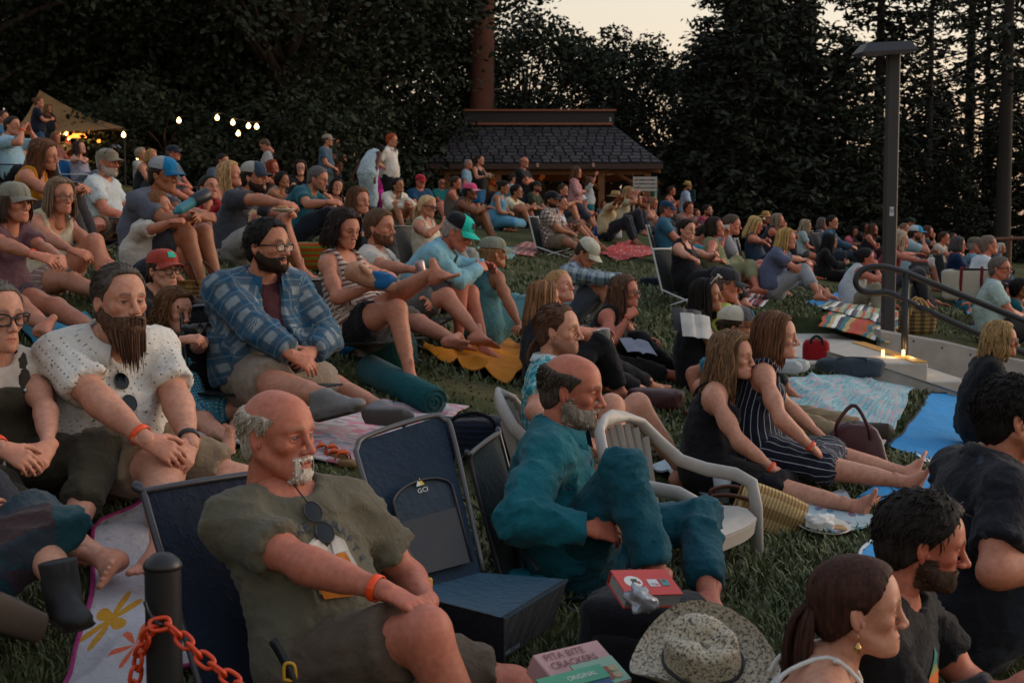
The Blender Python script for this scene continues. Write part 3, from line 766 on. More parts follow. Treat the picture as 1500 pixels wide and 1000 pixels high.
def wrinkle(V, Q, J, amp, seed, segs):
 """pushes cloth along its normals: broad folds, tighter near bent joints"""
 N = vnormals(V, Q)
 a = vnoise(V * A((1, 1, .55)), 11, seed); b = vnoise(V, 24, seed + 3)
 r = (1 - np.abs(a)) ** 3 - .4
 near = np.zeros(len(V))
 for j in segs: near = np.maximum(near, np.exp(-(((V - j) ** 2).sum(1)) / .012))
 c = vnoise(V * A((1, 1, 2.2)) + .6 * a[:, None] * .05, 15, seed + 9); r2 = (1 - np.abs(c)) ** 4 - .3
 d = amp * (r * (.9 + .9 * near) + r2 * (.5 + 1.1 * near) + .35 * b * (1 + near))
 d = np.maximum(d, -.0055)
 return V + N * d[:, None], N
def cloth_uv(V, J, kind):
 """coordinates along the cloth in metres from the nearest limb segment"""
 segs = []
 if kind == 'top':
  segs.append((J['P'] - J['u1'] * .1, J['M'], J['f1'], .15)); segs.append((J['M'], J['N'], J['f2'], .15))
  for q in (1, -1): segs += [(J['S'][q] + (J['E'][q] - J['S'][q]) * .1, J['E'][q], A((0, 0, 1.)), .05), (J['E'][q], J['Wr'][q], A((0, 0, 1.)), .045)]
 else:
  segs.append((J['P'] - J['u1'] * .05, J['M'], J['f1'], .15))
  for q in (1, -1): segs += [(J['hipj'][q], J['K'][q], A((0, q * 1., .2)), .08), (J['K'][q], J['An'][q], A((0, q * 1., .2)), .06)]
 best = np.full(len(V), 1e9); U = np.zeros((len(V), 2)); off = 0; prev = None
 for i, (a, b, f, r) in enumerate(segs):
  ab = b - a; L = np.linalg.norm(ab); d = ab / L; tu = (V - a) @ d / L; t = np.clip(tu, -.3 if i == 0 else 0, 1); q = V - a - np.outer(t * L, d)
  dist = np.linalg.norm(q, axis=1) - r; t = tu; q = V - a - np.outer(t * L, d)
  f = nrm(f - d * (f @ d)); g = np.cross(d, f)
  u = np.arctan2(q @ g, q @ f) * r; v = (t * L + off) if not (kind == 'top' and i == 1) else t * L + np.linalg.norm(segs[0][1] - segs[0][0])
  if kind == 'top' and i == 0: prev = (dist, u, v); continue
  if kind == 'top' and i == 1:
   w = 1 / (1 + np.exp(np.clip((dist - prev[0]) / .012, -30, 30))); w = np.where(np.abs(u - prev[1]) > .2, np.round(w), w)
   u = u * w + prev[1] * (1 - w); v = v * w + prev[2] * (1 - w); dist = np.minimum(dist, prev[0])
  m = dist < best; best[m] = dist[m]; U[m, 0] = u[m]; U[m, 1] = v[m]
 return U
# ---------------------------------------------------------------- hair
def shell(sp, hairtype, lod, rng):
 """hair volume as a distance field in head axes -> V,Q"""
 h = (.0062, .0075, .0105, .0140, .018)[lod]
 th = dict(short=.012, buzz=.006, balding=.008, pony=.012, bun=.012, long=.017, bob=.020, curly=.030, slick=.010, longwavy=.022, crop=.016, afro=.05)[hairtype]
 F = Field((-.19, -.15, -.17), (.15, .15, .19), h)
 a = F.add
 a(ell((-.016, 0, .036), (.102 + th, .078 + th * .8, .088 + th)))
 a(ell((.030, 0, .052), (.058 + th * .5, .064 + th * .6, .052 + th)), .03)
 a(ell((-.045, 0, -.035), (.062 + th * .6, .066 + th * .5, .060)), .03)
 if hairtype in ('long', 'longwavy', 'bob'):
  for s in (-1, 1): a(ell((-.012, s * .062, -.035), (.055, .024 + th * .4, .085)), .03)
 if hairtype in ('curly', 'longwavy') or (hairtype == 'bob' and sp.get('curl')):
  for i in range(60 if lod < 2 else 30):
   d = nrm(rng.normal(size=3) + A((-.4, 0, .35))); a(ell(A((-.016, 0, .03)) + d * A((.11, .09, .10)) , A((1, 1, 1)) * rng.uniform(.018, .03)), .006)
 if hairtype == 'bun': a(ell((-.128, 0, .055), (.040, .040, .038)), .012)
 # hairline
 rec = sp.get('recede', 0.0)
 X, Y, Z = F.ax[0][:, None, None], F.ax[1][None, :, None], F.ax[2][None, None, :]
 hx = np.interp(Z, [-.16, -.085, -.06, -.03, 0, .02, .045, .07, .095, .12], [-.10, -.075, -.045, -.012, .012, .022, .046, .066, .080, .10]).astype(np.float32)
 if hairtype in ('long', 'longwavy', 'bob'): hx = np.interp(Z, [-.16, -.08, -.04, 0, .02, .045, .07, .095, .12], [-.02, -.01, .0, .010, .020, .040, .058, .074, .09]).astype(np.float32)
 hx = hx - rec * sstep(.05, .09, Z).astype(np.float32) - .010 * np.exp(-((np.abs(Y) - .045) / .02) ** 2) * sstep(.03, .06, Z)
 if hairtype == 'balding': F.d = np.maximum(F.d, (Z - .062 - .25 * np.clip(-X - .04, 0, .08) + .3 * np.clip(X, 0, .1)).astype(np.float32))
 F.d = np.maximum(F.d, (X - hx).astype(np.float32))
 low = dict(long=-.15, longwavy=-.15, bob=-.13).get(hairtype, -.085)
 F.d = np.maximum(F.d, (low - Z + (0 if low < -.1 else .9) * np.clip(X + .03, 0, .2)).astype(np.float32))
 if hairtype not in ('long', 'longwavy', 'bob', 'curly', 'afro'):   # ears stay free
  for s in (-1, 1): F.add(ell((-.004, s * .090, -.010), (.022, .020, .030)), .004, 's')
 else:
  F.add(ell((.085, 0, -.03), (.065, .060, .085)), .006, 's')
  F.add(ecap((.06, 0, -.10), (.0, 0, -.2), (0, 1, 0), (.055, .05), (.05, .05)), .006, 's')
 V, Q = F.mesh(); return decimate(V, Q, .45)
def locks(sp, hairtype, lod, rng):
 """strand bundles in head axes -> paths (N,S,3), radii"""
 if lod > 1 and hairtype not in ('long', 'longwavy', 'bob', 'pony'): return None
 L = sp.get('hl', .26)
 P, R = [], []
 if hairtype in ('long', 'longwavy', 'bob'):
  n = (400, 330, 150, 60, 30)[lod]; L = L if hairtype != 'bob' else sp.get('hl', .13)
  wav = sp.get('curl', .012 if hairtype == 'longwavy' else .003)
  for i in range(n):
   s = rng.choice((-1, 1)); ph = rng.uniform(math.radians(58), math.pi); S = 13; n1 = 6
   th = .012 + rng.uniform(0, .014); xs = np.clip(.085 * math.cos(ph) + rng.normal(0, .03) + .03, -.09, .078)
   be = np.linspace(.12, math.pi / 2, n1); ex, ey = (.100 + th) * math.cos(ph) - .014, (.079 + th) * math.sin(ph)
   kx = math.sqrt(max(.15, 1 - ((xs + .014) / (.104 + th)) ** 2))
   w_ = np.sin(be) ** 1.6
   x1 = xs + (ex - xs) * w_; y1 = ey * np.sin(be); z1 = .034 + (.092 + th) * np.cos(be) * (kx + (1 - kx) * w_)
   zl = -L * rng.uniform(.70, 1.05) ; u = np.linspace(0, 1, S - n1 + 1)[1:]
   z2 = .034 + (zl - .034) * u; fl = 1 + np.clip(.03 - z2, 0, .14) * (1.2 if hairtype == 'bob' else .8)
   x2 = -.014 + (ex + .014) * fl - .022 * sstep(.03, -.2, z2); y2 = ey * fl
   if hairtype == 'bob': k_ = sstep(.6, 1, u); x2 *= 1 - .12 * k_; y2 *= 1 - .15 * k_
   p = np.stack([np.r_[x1, x2], s * np.r_[y1, y2], np.r_[z1, z2]], 1)
   w = wav * np.sin(np.linspace(0, rng.uniform(7, 15), S) + rng.uniform(0, 6)) * np.linspace(.1, 1.4, S)
   p[:, 0] += w * math.sin(ph) + rng.normal(0, .002); p[:, 1] += w * math.cos(ph) * s + rng.normal(0, .002)
   P.append(p); R.append(rng.uniform(.0045, .0085) * (.9, .95, 1.3, 2.2, 3.0)[lod] * A([.3, .8, 1, 1, 1, 1, 1, 1, 1, 1, .9, .7, .15]))
 elif hairtype == 'pony':
  n = (46, 30, 14, 8, 6)[lod]; up = sp.get('ponyz', .02)
  for i in range(n):
   S = 9; t = np.linspace(0, 1, S)[:, None]; o = rng.normal(0, 1, 3) * A((.010, .014, .006))
   a = A((-.108, 0, up)); b = A((-.150, 0, up + .005)); c = A((-.155, 0, up - L * .5)); d = A((-.135, 0, up - L * rng.uniform(.85, 1.08)))
   p = (1 - t) ** 3 * a + 3 * t * (1 - t) ** 2 * b + 3 * t * t * (1 - t) * c + t ** 3 * d + o * np.sin(t * 2.6 + .15) * 1.5
   P.append(p); R.append(.0085 * (1, 1.25, 1.8, 2.4, 3)[lod] * A([.8, 1, 1.1, 1.1, 1, .9, .8, .6, .2]))
  for i in range((110, 50, 0, 0, 0)[lod]):   # combed back
   S = 9; ph = rng.uniform(-1, 1); al = np.linspace(rng.uniform(-.2, .4), math.pi - .15, S); yy = ph * .085 * np.sin(np.clip(al * 1.0 + .25, 0, math.pi * .98)) * np.linspace(1, .35, S)
   th = .011; k = np.sqrt(np.clip(1 - (yy / .09) ** 2, .1, 1))
   p = np.stack([-.014 + (.100 + th) * np.cos(al + .55) * k, yy, .030 + (.088 + th) * np.sin(np.clip(al + .55, 0, 3.3)) * k], 1)
   P.append(p); R.append(.0055 * (.85, 1.3, 1, 1, 1)[lod] * A([.3, .8, 1, 1, 1, 1, 1, .9, .5]))
  m = [i for i, p in enumerate(P) if p[0][0] < .075]; P = [P[i] for i in m]; R = [R[i] for i in m]
 elif hairtype in ('short', 'crop', 'curly', 'bun', 'slick', 'balding', 'buzz'):
  n = (650, 180, 0, 0, 0)[lod]
  for i in range(n * 2):
   d = nrm(rng.normal(size=3)); p0 = A((-.016, 0, .036)) + d * A((.106, .082, .094))
   x, y, z = p0
   hx = np.interp(z, [-.09, -.06, -.03, 0, .02, .045, .07, .095, .13], [-.075, -.045, -.020, .004, .014, .036, .056, .070, .085]) - sp.get('recede', 0) * sstep(.05, .09, z)
   if x > hx or z < -.07 or (abs(y) > .07 and z < .02 and x > -.045): continue
   if hairtype == 'balding' and z > .055 + .25 * max(0, -x - .04): continue
   comb = A((-.7, y * 3, -.25)) if hairtype in ('slick', 'bun') else A((-.35 + rng.normal(0, .3), rng.normal(0, .25) + y * 2, -.35 + rng.normal(0, .15)))
   if hairtype == 'curly': comb = rng.normal(0, 1, 3)
   tg = nrm(comb - d * (comb @ d) + d * (.12 if hairtype not in ('slick', 'buzz') else .05)); Ls = dict(buzz=.012, balding=.020, curly=.045, crop=.038).get(hairtype, .030) * rng.uniform(.7, 1.3)
   t = np.linspace(0, 1, 4)[:, None]
   off = .010 if hairtype != 'curly' else .024
   p = p0 + d * off * (.3 + .7 * np.sin(t * 2.2)) + tg * Ls * t - d * Ls * .25 * t * t + (rng.normal(0, .006, (4, 3)) if hairtype == 'curly' else 0)
   P.append(p); R.append(.0032 * (.85, 1.3, 1, 1, 1)[lod] * A([.9, 1, .8, .2]));
   if len(P) >= n: break
 if not P: return None
 return np.stack(P), np.stack(R)
def beard_locks(HV, mask, Lb, lod, rng, n):
 c = np.argwhere(mask > .55)[:, 0]
 if not len(c): return None
 pk = rng.choice(c, n); P = []; R = []
 for i in pk:
  p0 = HV[i]; L = Lb * rng.uniform(.6, 1.1) * (.55 + .45 * sstep(-.04, -.10, p0[2])) * (.5 + .5 * sstep(0, .06, p0[0]))
  t = np.linspace(0, 1, 5)[:, None]
  d = A((.35 * (1 if p0[0] > .03 else .2), p0[1] * 3, -1.0)); d = nrm(d); tgt = A((.075, p0[1] * .5, p0[2] - L))
  p = p0 + d * L * t * .5 + (tgt - p0) * (t ** 2) * .5 + rng.normal(0, .0025, 3)
  P.append(p); R.append(A([.8, 1, .9, .6, .15]) * (.0042 if Lb < .06 else .006) * (1, 1.2, 1.6, 2, 2)[lod])
 return np.stack(P), np.stack(R)
# ---------------------------------------------------------------- assembling one person
PEOPLE = []
def P(px, py, hh, label, **k):
 k.update(px=px, py=py, hh=hh, label=label); k.setdefault('pose', 'knees'); k.setdefault('yaw', 10); PEOPLE.append(k); return k
def person_D(sp):
 s = sp.get('s', dict(m=1.0, f=.93, c=.66)[sp.get('sex', 'm')])
 hs = (sp.get('hs', .80) if sp.get('sex') == 'c' else s) * sp.get('hk', 1.0)
 old = sp['D'] if 'D' in sp else FPX * .228 * hs / sp['hh0']; D = sp['D'] * 1.35 if 'D' in sp else FPX * .243 * hs / sp['hh']; sp['_dk'] = D / old; return D
def person_anchor(sp):
 J = skeleton(sp); D = person_D(sp); H = W(sp['px'], sp['py'], D); R = rotz(math.radians(-sp['yaw']))
 r = H - R @ J['H']; sp['_D'] = D; sp['_root'] = r; return r
def frame(x, up):
 x = nrm(x); z = A(up, float); z = nrm(z - x * (z @ x)); return np.stack([x, np.cross(z, x), z], 1)
SKIN = {'l': '#b67c63', 'f': '#c38f77', 't': '#9c684b', 'r': '#b8725c', 'b': '#744830', 'd': '#4f3224', 'k': '#37251c'}
def cap_mesh(sp, hat, par, MH, lod):
 kind, c1, c2, c3 = (list(hat) + [None] * 4)[:4]; c2 = c2 or c1; c3 = c3 or c1
 n = (28, 24, 18, 12, 10)[lod]
 tilt = roty(math.radians(sp.get('captilt', 4))); R = MH[0] @ tilt; o = MH[1]
 if sp.get('capback'): R = R @ rotz(math.pi)
 xf = lambda V: (V @ R.T) * MH[2] + o
 if kind in ('cap', 'visor'):
  az = np.linspace(-np.pi, np.pi, n + 1); el = np.linspace(0, np.pi / 2, 9)
  ce = np.cos(el)[:, None] ** .72; se = np.sin(el)[:, None] ** .95
  fr = np.exp(-(az / .9) ** 2)[None]
  dip = -.018 * (np.cos(az) < 0) * np.cos(az) ** 2 * 0
  G = np.stack([-.014 + .117 * ce * np.cos(az), .092 * ce * np.sin(az), .047 + .088 * se * (1 + .05 * fr * np.sin(2 * el)[:, None]) + dip + 0 * az], -1)
  G *= 1; b = MB()
  if kind == 'visor': G = G[:4]
  i = np.arange(G.shape[0] - 1)[:, None]; j = np.arange(n)[None]; k = n + 1
  F = np.stack([i * k + j, i * k + j + 1, (i + 1) * k + j + 1, (i + 1) * k + j], -1).reshape(-1, 4)
  mi = np.broadcast_to((np.abs((az[:-1] + az[1:]) / 2) > 1.05).astype(int), (G.shape[0] - 1, n)).ravel()
  V = xf(G.reshape(-1, 3))
  crown = mk('cap', V, F, [cloth(c1), cloth(c2)], par, midx=mi)
  if lod < 3 and kind == 'cap':
   bb = MB(); bb.lathe([(.0001, .006), (.006, .005), (.008, 0)], 8, (-.014, 0, .134)); bb.V[0] = xf(bb.V[0]); bb.build('button', cloth(c1), crown, True)
   P_ = [np.stack([-.014 + .1185 * np.cos(e_) ** .72 * np.cos(a_), .0935 * np.cos(e_) ** .72 * np.sin(a_), .0475 + .0885 * np.sin(e_) ** .95], -1) for a_ in (-1.05, 1.05, 0.0, 2.1, -2.1) for e_ in [np.linspace(0.02, 1.5, 9)]]
   v, f = tubes(np.stack(P_), .0014, 4); mk('seam', xf(v), f, cloth(c2), crown)
  m = 13; u = np.linspace(-1.02, 1.02, m); r = np.linspace(0, 1, 5)[:, None]
  ix, iy = -.014 + .116 * np.cos(u), .091 * np.sin(u); ext = sp.get('brim', .072) * np.clip(np.cos(u * 1.35), .0, 1) ** .45
  flat = sp.get('flatbrim', 0)
  top = np.stack([ix + ext * r, iy * (1 + .05 * r), .050 - .013 * r - (.020 if not flat else .004) * (u / 1.02) ** 2 * (.4 + r) + 0 * u], -1)
  bot = top - A((0, 0, .0035)); bm = MB(); bm.grid(top, flip=True); bm.grid(bot)
  ed = np.stack([top[-1], bot[-1]]); bm.grid(ed, flip=True)
  bm.V = [xf(v) for v in bm.V]; bm.build('brim', cloth(c3), crown, True)
  if sp.get('patch') and kind == 'cap':
   w_, h_ = .030, .020; uu = np.linspace(-.30, .30, 7); ee = np.linspace(.32, .78, 5)[:, None]
   pg = np.stack([-.014 + .1195 * np.cos(ee) ** .72 * np.cos(uu), .0945 * np.cos(ee) ** .72 * np.sin(uu), .0485 + .0895 * np.sin(ee) ** .95 * (1 + .05 * np.sin(2 * ee)) + 0 * uu], -1)
   pm = MB(); pm.grid(pg, flip=True); pm.V = [xf(v) for v in pm.V]; pm.build('patch', cloth(sp['patch']), crown, True)
  return crown
 prof = {'straw': [(.0001, .145), (.055, .143), (.075, .135), (.088, .10), (.100, .052), (.108, .048), (.150, .040), (.175, .038), (.174, .034), (.148, .035), (.104, .042), (.094, .045)],
   'bucket': [(.0001, .140), (.06, .138), (.085, .125), (.100, .06), (.104, .052), (.150, .015), (.149, .011), (.102, .045), (.094, .045)],
   'beanie': [(.0001, .135), (.05, .130), (.085, .10), (.105, .05), (.110, .03), (.104, .028)]}[kind]
 b = MB(); b.lathe(prof, n, (-.014, 0, 0), sy=.86); b.V = [xf(v) for v in b.V]; h = b.build('hat', cloth(c1), par, True)
 if kind == 'straw':
  b = MB(); b.lathe([(.1005, .056), (.1035, .056), (.1015, .075), (.099, .075)], n, (-.014, 0, 0), sy=.86); b.V = [xf(v) for v in b.V]; b.build('hat_band', cloth(c2), h, True)
 return h
def glasses_mesh(sp, gl, par, MH, lod):
 col, dark, up = (list(gl) + [None, None])[:3]
 R, o, s = MH; off = A((0, 0, 0.)); rr = np.eye(3)
 if up: rr = roty(-.75); off = A((.030, 0, .075))
 xf = lambda V: ((V @ rr.T + off) @ R.T) * s + o
 b = MB(); n = (18, 14, 10, 8, 8)[lod]; th = np.linspace(0, 2 * np.pi, n, endpoint=False); t = (.0022, .0024, .0032, .0045, .005)[lod] * sp.get('gt', 1)
 lens = MB()
 for q in (-1, 1):
  c = np.abs(np.cos(th)) ** .75 * np.sign(np.cos(th)); s_ = np.abs(np.sin(th)) ** .75 * np.sign(np.sin(th))
  cat = sp.get('cateye', 0) * .010 * np.clip(q * c, 0, 1) * (s_ > 0)
  y = q * .0335 + .0255 * c; p = np.stack([.110 - .10 * np.abs(y) ** 1.25 * 1.6, y + q * cat * .8, -.002 + .0195 * s_ + cat], 1)
  b.tube(p, t, 5, closed=True)
  V = np.vstack([p.mean(0)[None], p]); i = np.arange(n); lens.add(V, np.stack([0 * i, i + 1, (i + 1) % n + 1], 1))
  x0 = .110 - .10 * .062 ** 1.25 * 1.6
  b.tube(A([(x0 - .002, q * .060, .006), (.07, q * .074, .007), (.01, q * .080, .006), (-.012, q * .082, -.004)]), t, 5)
 b.tube(bez([(.1085, -.010, .003), (.112, 0, .006), (.1085, .010, .003)], 5), t, 5)
 b.V = [xf(v) for v in b.V]; lens.V = [xf(v) for v in lens.V]
 g = b.build('glasses', plain('frames', col, .3), par, True)
 m = plain('dark_lens', '#0a0b0d', .08) if dark else lens_mat()
 lens.build('lens', m, g, True)
def lens_mat():
 if 'lens' in _M: return _M['lens']
 m, n, l, b = newmat('clear_lens'); t = n.new("ShaderNodeBsdfTransparent"); gl = n.new("ShaderNodeBsdfGlossy"); gl.inputs["Roughness"].default_value = .05
 mx = n.new("ShaderNodeMixShader"); mx.inputs[0].default_value = .05; l.new(t.outputs[0], mx.inputs[1]); l.new(gl.outputs[0], mx.inputs[2]); l.new(mx.outputs[0], n["Material Output"].inputs[0])
 _M['lens'] = m; return m
def eye_mat():
 if 'eye' in _M: return _M['eye']
 m, n, l, b = newmat('eye'); g = NG(n, l); l.new(g.attr('Col').outputs["Color"], b.inputs["Base Color"]); b.inputs["Roughness"].default_value = .12
 _M['eye'] = m; return m
def spec_cloth(t): return cloth(*t[1:]) if len(t) > 1 else None
def build_person(sp, idx):
 rng = np.random.default_rng(1000 + idx)
 J = skeleton(sp); D = sp['_D']; yaw = math.radians(-sp['yaw']); R = rotz(yaw)
 Hw = W(sp['px'], sp['py'], D); root = Hw - R @ J['H']; gz = float(terrain(root[0], root[1]))
 dz = root[2] - gz; sp['_dz'] = dz
 tol = lambda w: R.T @ (W(w[0], w[1], w[2] * sp['_dk']) - root)
 grd = lambda x, y: float(terrain(*(root + R @ A((x, y, 0.)))[:2])) - root[2]
 J['P'] = J['P']
 solve_limbs(J, sp, tol, grd)
 lod = sp.get('lod', 0 if sp['hh'] >= 90 else 1 if sp['hh'] >= 52 else 2 if sp['hh'] >= 30 else 3 if sp['hh'] >= 17 else 4); vb = VB[lod]; s = J['s']; hs = J['hs']; sex = J['sex']
 top, over, bot = sp.get('top'), sp.get('over'), sp.get('bot')
 # ---- body
 shrink = -.004 if top else 0.0
 items = torso_prims(J, shrink)
 shoes = sp.get('shoes')
 for q in (1, -1):
  longs = (over or top or ('x',))[0] in ('long', 'shirtlong', 'open')
  items += arm_prims(J, q, -.004 if longs else 0.0)
  items += leg_prims(J, q)
 hb = J['H'] + J['HR'] @ A((-.040, 0, -.13)) * hs
 items.append((cone(J['N'] - J['u2'] * .03 * s, hb, (.060 if sex == 'm' else .050) * hs, (.050 if sex == 'm' else .042) * hs), .03))
 V, Q = fieldmesh(items, vb * .9, ratio=.32)
 base = A(srgb(SKIN.get(sp.get('skin', 'l'), sp.get('skin', '#c99277')))); hc = A(srgb(sp['hair'][1])) if sp.get('hair') else A((.1, .08, .06))
 col = np.broadcast_to(base, V.shape).copy()
 for q in (1, -1):   # knees and elbows a little redder
  for j in (J['K'][q], J['E'][q]):
   w = np.exp(-((V - j) ** 2).sum(1) / .005)[:, None] * .25; col = col * (1 - w) + base * A((1.0, .80, .76)) * w
 Vs, Q4s, Q3s, Cs, n = [], [], [], [], 0
 def put(v, q, c):
  nonlocal n
  Vs.append(v); Cs.append(c)
  for f in (q if isinstance(q, list) else [q]): (Q4s if f.shape[1] == 4 else Q3s).append(f + n)
  n += len(v)
 put(V, Q, col)
 # ---- head
 HV, HQ, HN, hm = head_shape(sex, lod)
 jw = sp.get('jaw', 1.0) * (1 + .06 * J['fat']); HV = HV.copy()
 HV[:, 1] *= 1 + (jw - 1) * sstep(.03, -.06, HV[:, 2]);
 ns = sp.get('nose', 1.0); w = np.exp(-((HV[:, 0] - .118) / .022) ** 2 - (HV[:, 1] / .016) ** 2 - ((HV[:, 2] + .030) / .024) ** 2); HV[:, 0] += w * (ns - 1) * .03
 HV[:, 2] *= sp.get('longf', 1.0)
 HR, Ho = J['HR'], J['H']; MH = (HR, Ho, hs); xf = lambda v: (np.asarray(v) @ HR.T) * hs + Ho
 hcol = np.broadcast_to(base, HV.shape).copy(); mixc = lambda m, c: hcol * (1 - m[:, None]) + A(c) * m[:, None]
 age = sp.get('ruddy', .35)
 hcol = mixc(np.clip(hm['red'], 0, 1) * age, base * A((1.05, .66, .60)))
 hcol = mixc(hm['eyes'] * .38, base * A((.75, .62, .60)))  # sockets darkened: shade under the brow put into the skin colour
 lipc = base * A((.78, .46, .46)) if sex != 'f' else base * A((.80, .38, .40))
 if sp.get('lips'): lipc = A(srgb(sp['lips']))
 hcol = mixc(hm['lip'] * .75, lipc); hcol = mixc(hm['line'] * .55, base * .30)
 bc = A(srgb(sp.get('browc'))) if sp.get('browc') else hc * .8
 hcol = mixc(hm['brow'] * sp.get('brow', .8), bc)
 hcol = mixc(hm['lash'] * (1.0 if sex == 'f' else .8), A((.03, .02, .018)))
 bd = sp.get('beard')
 if bd:
  bcol = A(srgb(bd[1])); mm = hm['goat'] if bd[0] == 'goat' else hm['beard']
  hcol = mixc(mm * dict(stubble=.5, short=.85, full=.95, long=.95, goat=.9)[bd[0]], bcol)
 # buzzed scalp tint
 put(xf(HV), HQ, hcol)
 # ---- hands
 wrists = {}
 for q, nm in ((1, 'l'), (-1, 'r')):
  hp = sp.get(nm + 'hp', sp.get('hpose', 'relax')); hv, hq = hand_shape(hp, lod)
  Wr, E = J['Wr'][q], J['E'][q]; fd = nrm(Wr - E)
  d = A(sp[nm + 'hd'], float) if nm + 'hd' in sp else fd + A((.25, -q * .15, -.25))
  pn = A(sp[nm + 'pn'], float) if nm + 'pn' in sp else A((-.1, -q * .45, -.9))
  if nm + 'hd' not in sp:
   ak = sp.get(nm + 'a', J['arm'])
   if ak in ('face', 'up', 'mouth', 'chest', 'cup'): pn = A((.1, -q * .9, .1)); d = fd + A((.2, -q * .3, .35));
   elif ak == 'crossed': d = A((.1, -q * 1., .1)); pn = A((-.9, 0, -.2))
   elif ak == 'hips': d = A((.6, -q * .5, -.4)); pn = A((-.2, -q, .1))
   elif ak == 'back': d = A((-.8, q * .4, -.1)); pn = A((0, 0, -1.))
   elif ak == 'down': d = A((.12, 0, -1)); pn = A((-.1, -q, 0))
   elif ak in ('knee', 'shin', 'lap'): d = nrm(fd + A((.1, -q * .7, -.2)));  pn = A((-.8, -q * .2, -.5))
  Fm = frame(d, -pn); sc = (1.0 if sex == 'm' else .90 if sex == 'f' else .70) * (s if sex == 'm' else 1)
  v = hv.copy()
  if q == 1: v[:, 1] *= -1; hq2 = hq[:, ::-1]
  else: hq2 = hq
  v = v * sc @ Fm.T + Wr; hcl = np.broadcast_to(base * A((1.03, .92, .90)), v.shape)
  put(v, hq2, hcl); wrists[q] = (Wr, fd, Fm)
 J['hand'] = wrists
 # ---- feet
 shoeV, shoeQ, shn = [], [], 0
 for q, nm in ((1, 'l'), (-1, 'r')):
  An, K = J['An'][q], J['K'][q]; sh_ = nrm(K - An)
  td = A(sp[nm + 'fd'], float) if nm + 'fd' in sp else (A((.35, q * .25, .95)) if sp['pose'] == 'long' else A((.6, q * .8, .02)) if sp['pose'] == 'cross' else A((1, q * .22, -.06)))
  up = sh_ if sp['pose'] in ('knees', 'chair', 'chairlow', 'stand', 'kneeslow') else (sh_ if sp['pose'] == 'long' else A((-.2, -q * .3, 1)))
  if nm + 'fd' in sp: up = sh_ if abs(nrm(td) @ sh_) < .85 else A((-.2, 0, 1.))
  Fm = frame(td, up); sc = (1.0 if sex == 'm' else .90 if sex == 'f' else .70) * (s if sex == 'm' else 1)
  fv, fq = foot_shape(shoes[0] if shoes else 'bare', lod); v = fv.copy() * sc
  if q == -1: v[:, 1] *= -1; fq = fq[:, ::-1]
  v = v @ Fm.T + An
  if not shoes: put(v, fq, np.broadcast_to(base * A((1.0, .92, .9)), v.shape))
  else:
   z = fv[:, 2]; c = A(srgb(shoes[1])); c2 = A(srgb(shoes[2] if len(shoes) > 2 else shoes[1]))
   cc = np.where((z < -.066)[:, None], c2, c); shoeV.append((v, fq, cc, q))
 body = mk('person', np.concatenate(Vs), [np.concatenate(f) for f in (Q4s, Q3s) if f], skin_mat(), None, col=np.concatenate(Cs))
 body.location = root; body.rotation_euler = (0, 0, yaw)
 tag(body, sp['label'], 'person', sp.get('group', 'audience sitting on the lawn'))
 for (v, fq, cc, q) in shoeV:
  mk('shoe', v, fq, attr_mat(.7), body, col=cc)
  if sp.get('socks'):
   K, An = J['K'][q], J['An'][q]; d = nrm(K - An); b = MB(); b.tube(A([An + d * .0, An + d * .07, An + d * sp['socks'][1]]), (.040 * leg_r(J), .042 * leg_r(J), .046 * leg_r(J)), 12); b.build('sock', cloth(sp['socks'][0]), body, True)
 sp['_obj'] = body; sp['_J'] = J; sp['_R'] = R; sp['_rootw'] = root
 # ---- eyes
 if lod < 3:
  b = MB(); ec = []
  iris = A(srgb(sp.get('iris', '#3b2a1c')))
  ge = sp.get('gaze', 0)
  for q in (1, -1):
   n1, n2 = (12, 14) if lod == 0 else (8, 8)
   th = np.linspace(0, np.pi, n1)[:, None]; ph = np.linspace(0, 2 * np.pi, n2, endpoint=False)
   g = np.stack([np.cos(th) + 0 * ph, np.sin(th) * np.cos(ph), np.sin(th) * np.sin(ph)], -1)
   v = g.reshape(-1, 3); thv = np.repeat(th, n2); c = np.where((thv < .20)[:, None], A((.008, .008, .008)), np.where((thv < .58)[:, None], iris, A((.34, .30, .28))))
   v = v @ rotz(math.radians(ge)).T * .0128 + A((.0735, q * .0315, 0))
   i = np.arange(n1 - 1)[:, None]; j = np.arange(n2)[None]
   b.add(xf(v), np.stack([i * n2 + j, (i + 1) * n2 + j, (i + 1) * n2 + (j + 1) % n2, i * n2 + (j + 1) % n2], -1).reshape(-1, 4)); ec.append(c)
   e = mk('eye', b.V[-1], b.F4[-1] - (b.n - len(v)), eye_mat(), body, col=c)
 # ---- hair
 if sp.get('hair'):
  ht = sp['hair'][0]; parts = []
  hv, hq = shell(sp, ht, lod, rng)
  if len(hv):
   nn = vnormals(hv, hq); an = np.arctan2(hv[:, 1], hv[:, 0] + .014)
   st = vnoise(np.stack([an * 9, hv[:, 2] * 6, hv[:, 0] * 8], 1), 2.2, idx % 50)
   amp = dict(buzz=.001, balding=.002, slick=.002, pony=.0025, bun=.003).get(ht, .0045) * (1 if lod < 3 else 1.5)
   hv = hv + nn * (st * amp)[:, None]
   parts.append((xf(hv), [hq], np.repeat((1 + .35 * st)[:, None], 3, 1)))
  lk = locks(sp, ht, lod, rng)
  if lk is not None:
   v, f = tubes(lk[0], lk[1], 4, .5)
   S = lk[0].shape[1]; sd = 4; c = np.repeat(rng.uniform(.65, 1.45, len(lk[0])), S * sd)
   if sd != 4: c = np.concatenate([c, c[::S * sd], c[::S * sd]])
   parts.append((xf(v), f, np.repeat(c[:, None], 3, 1)))
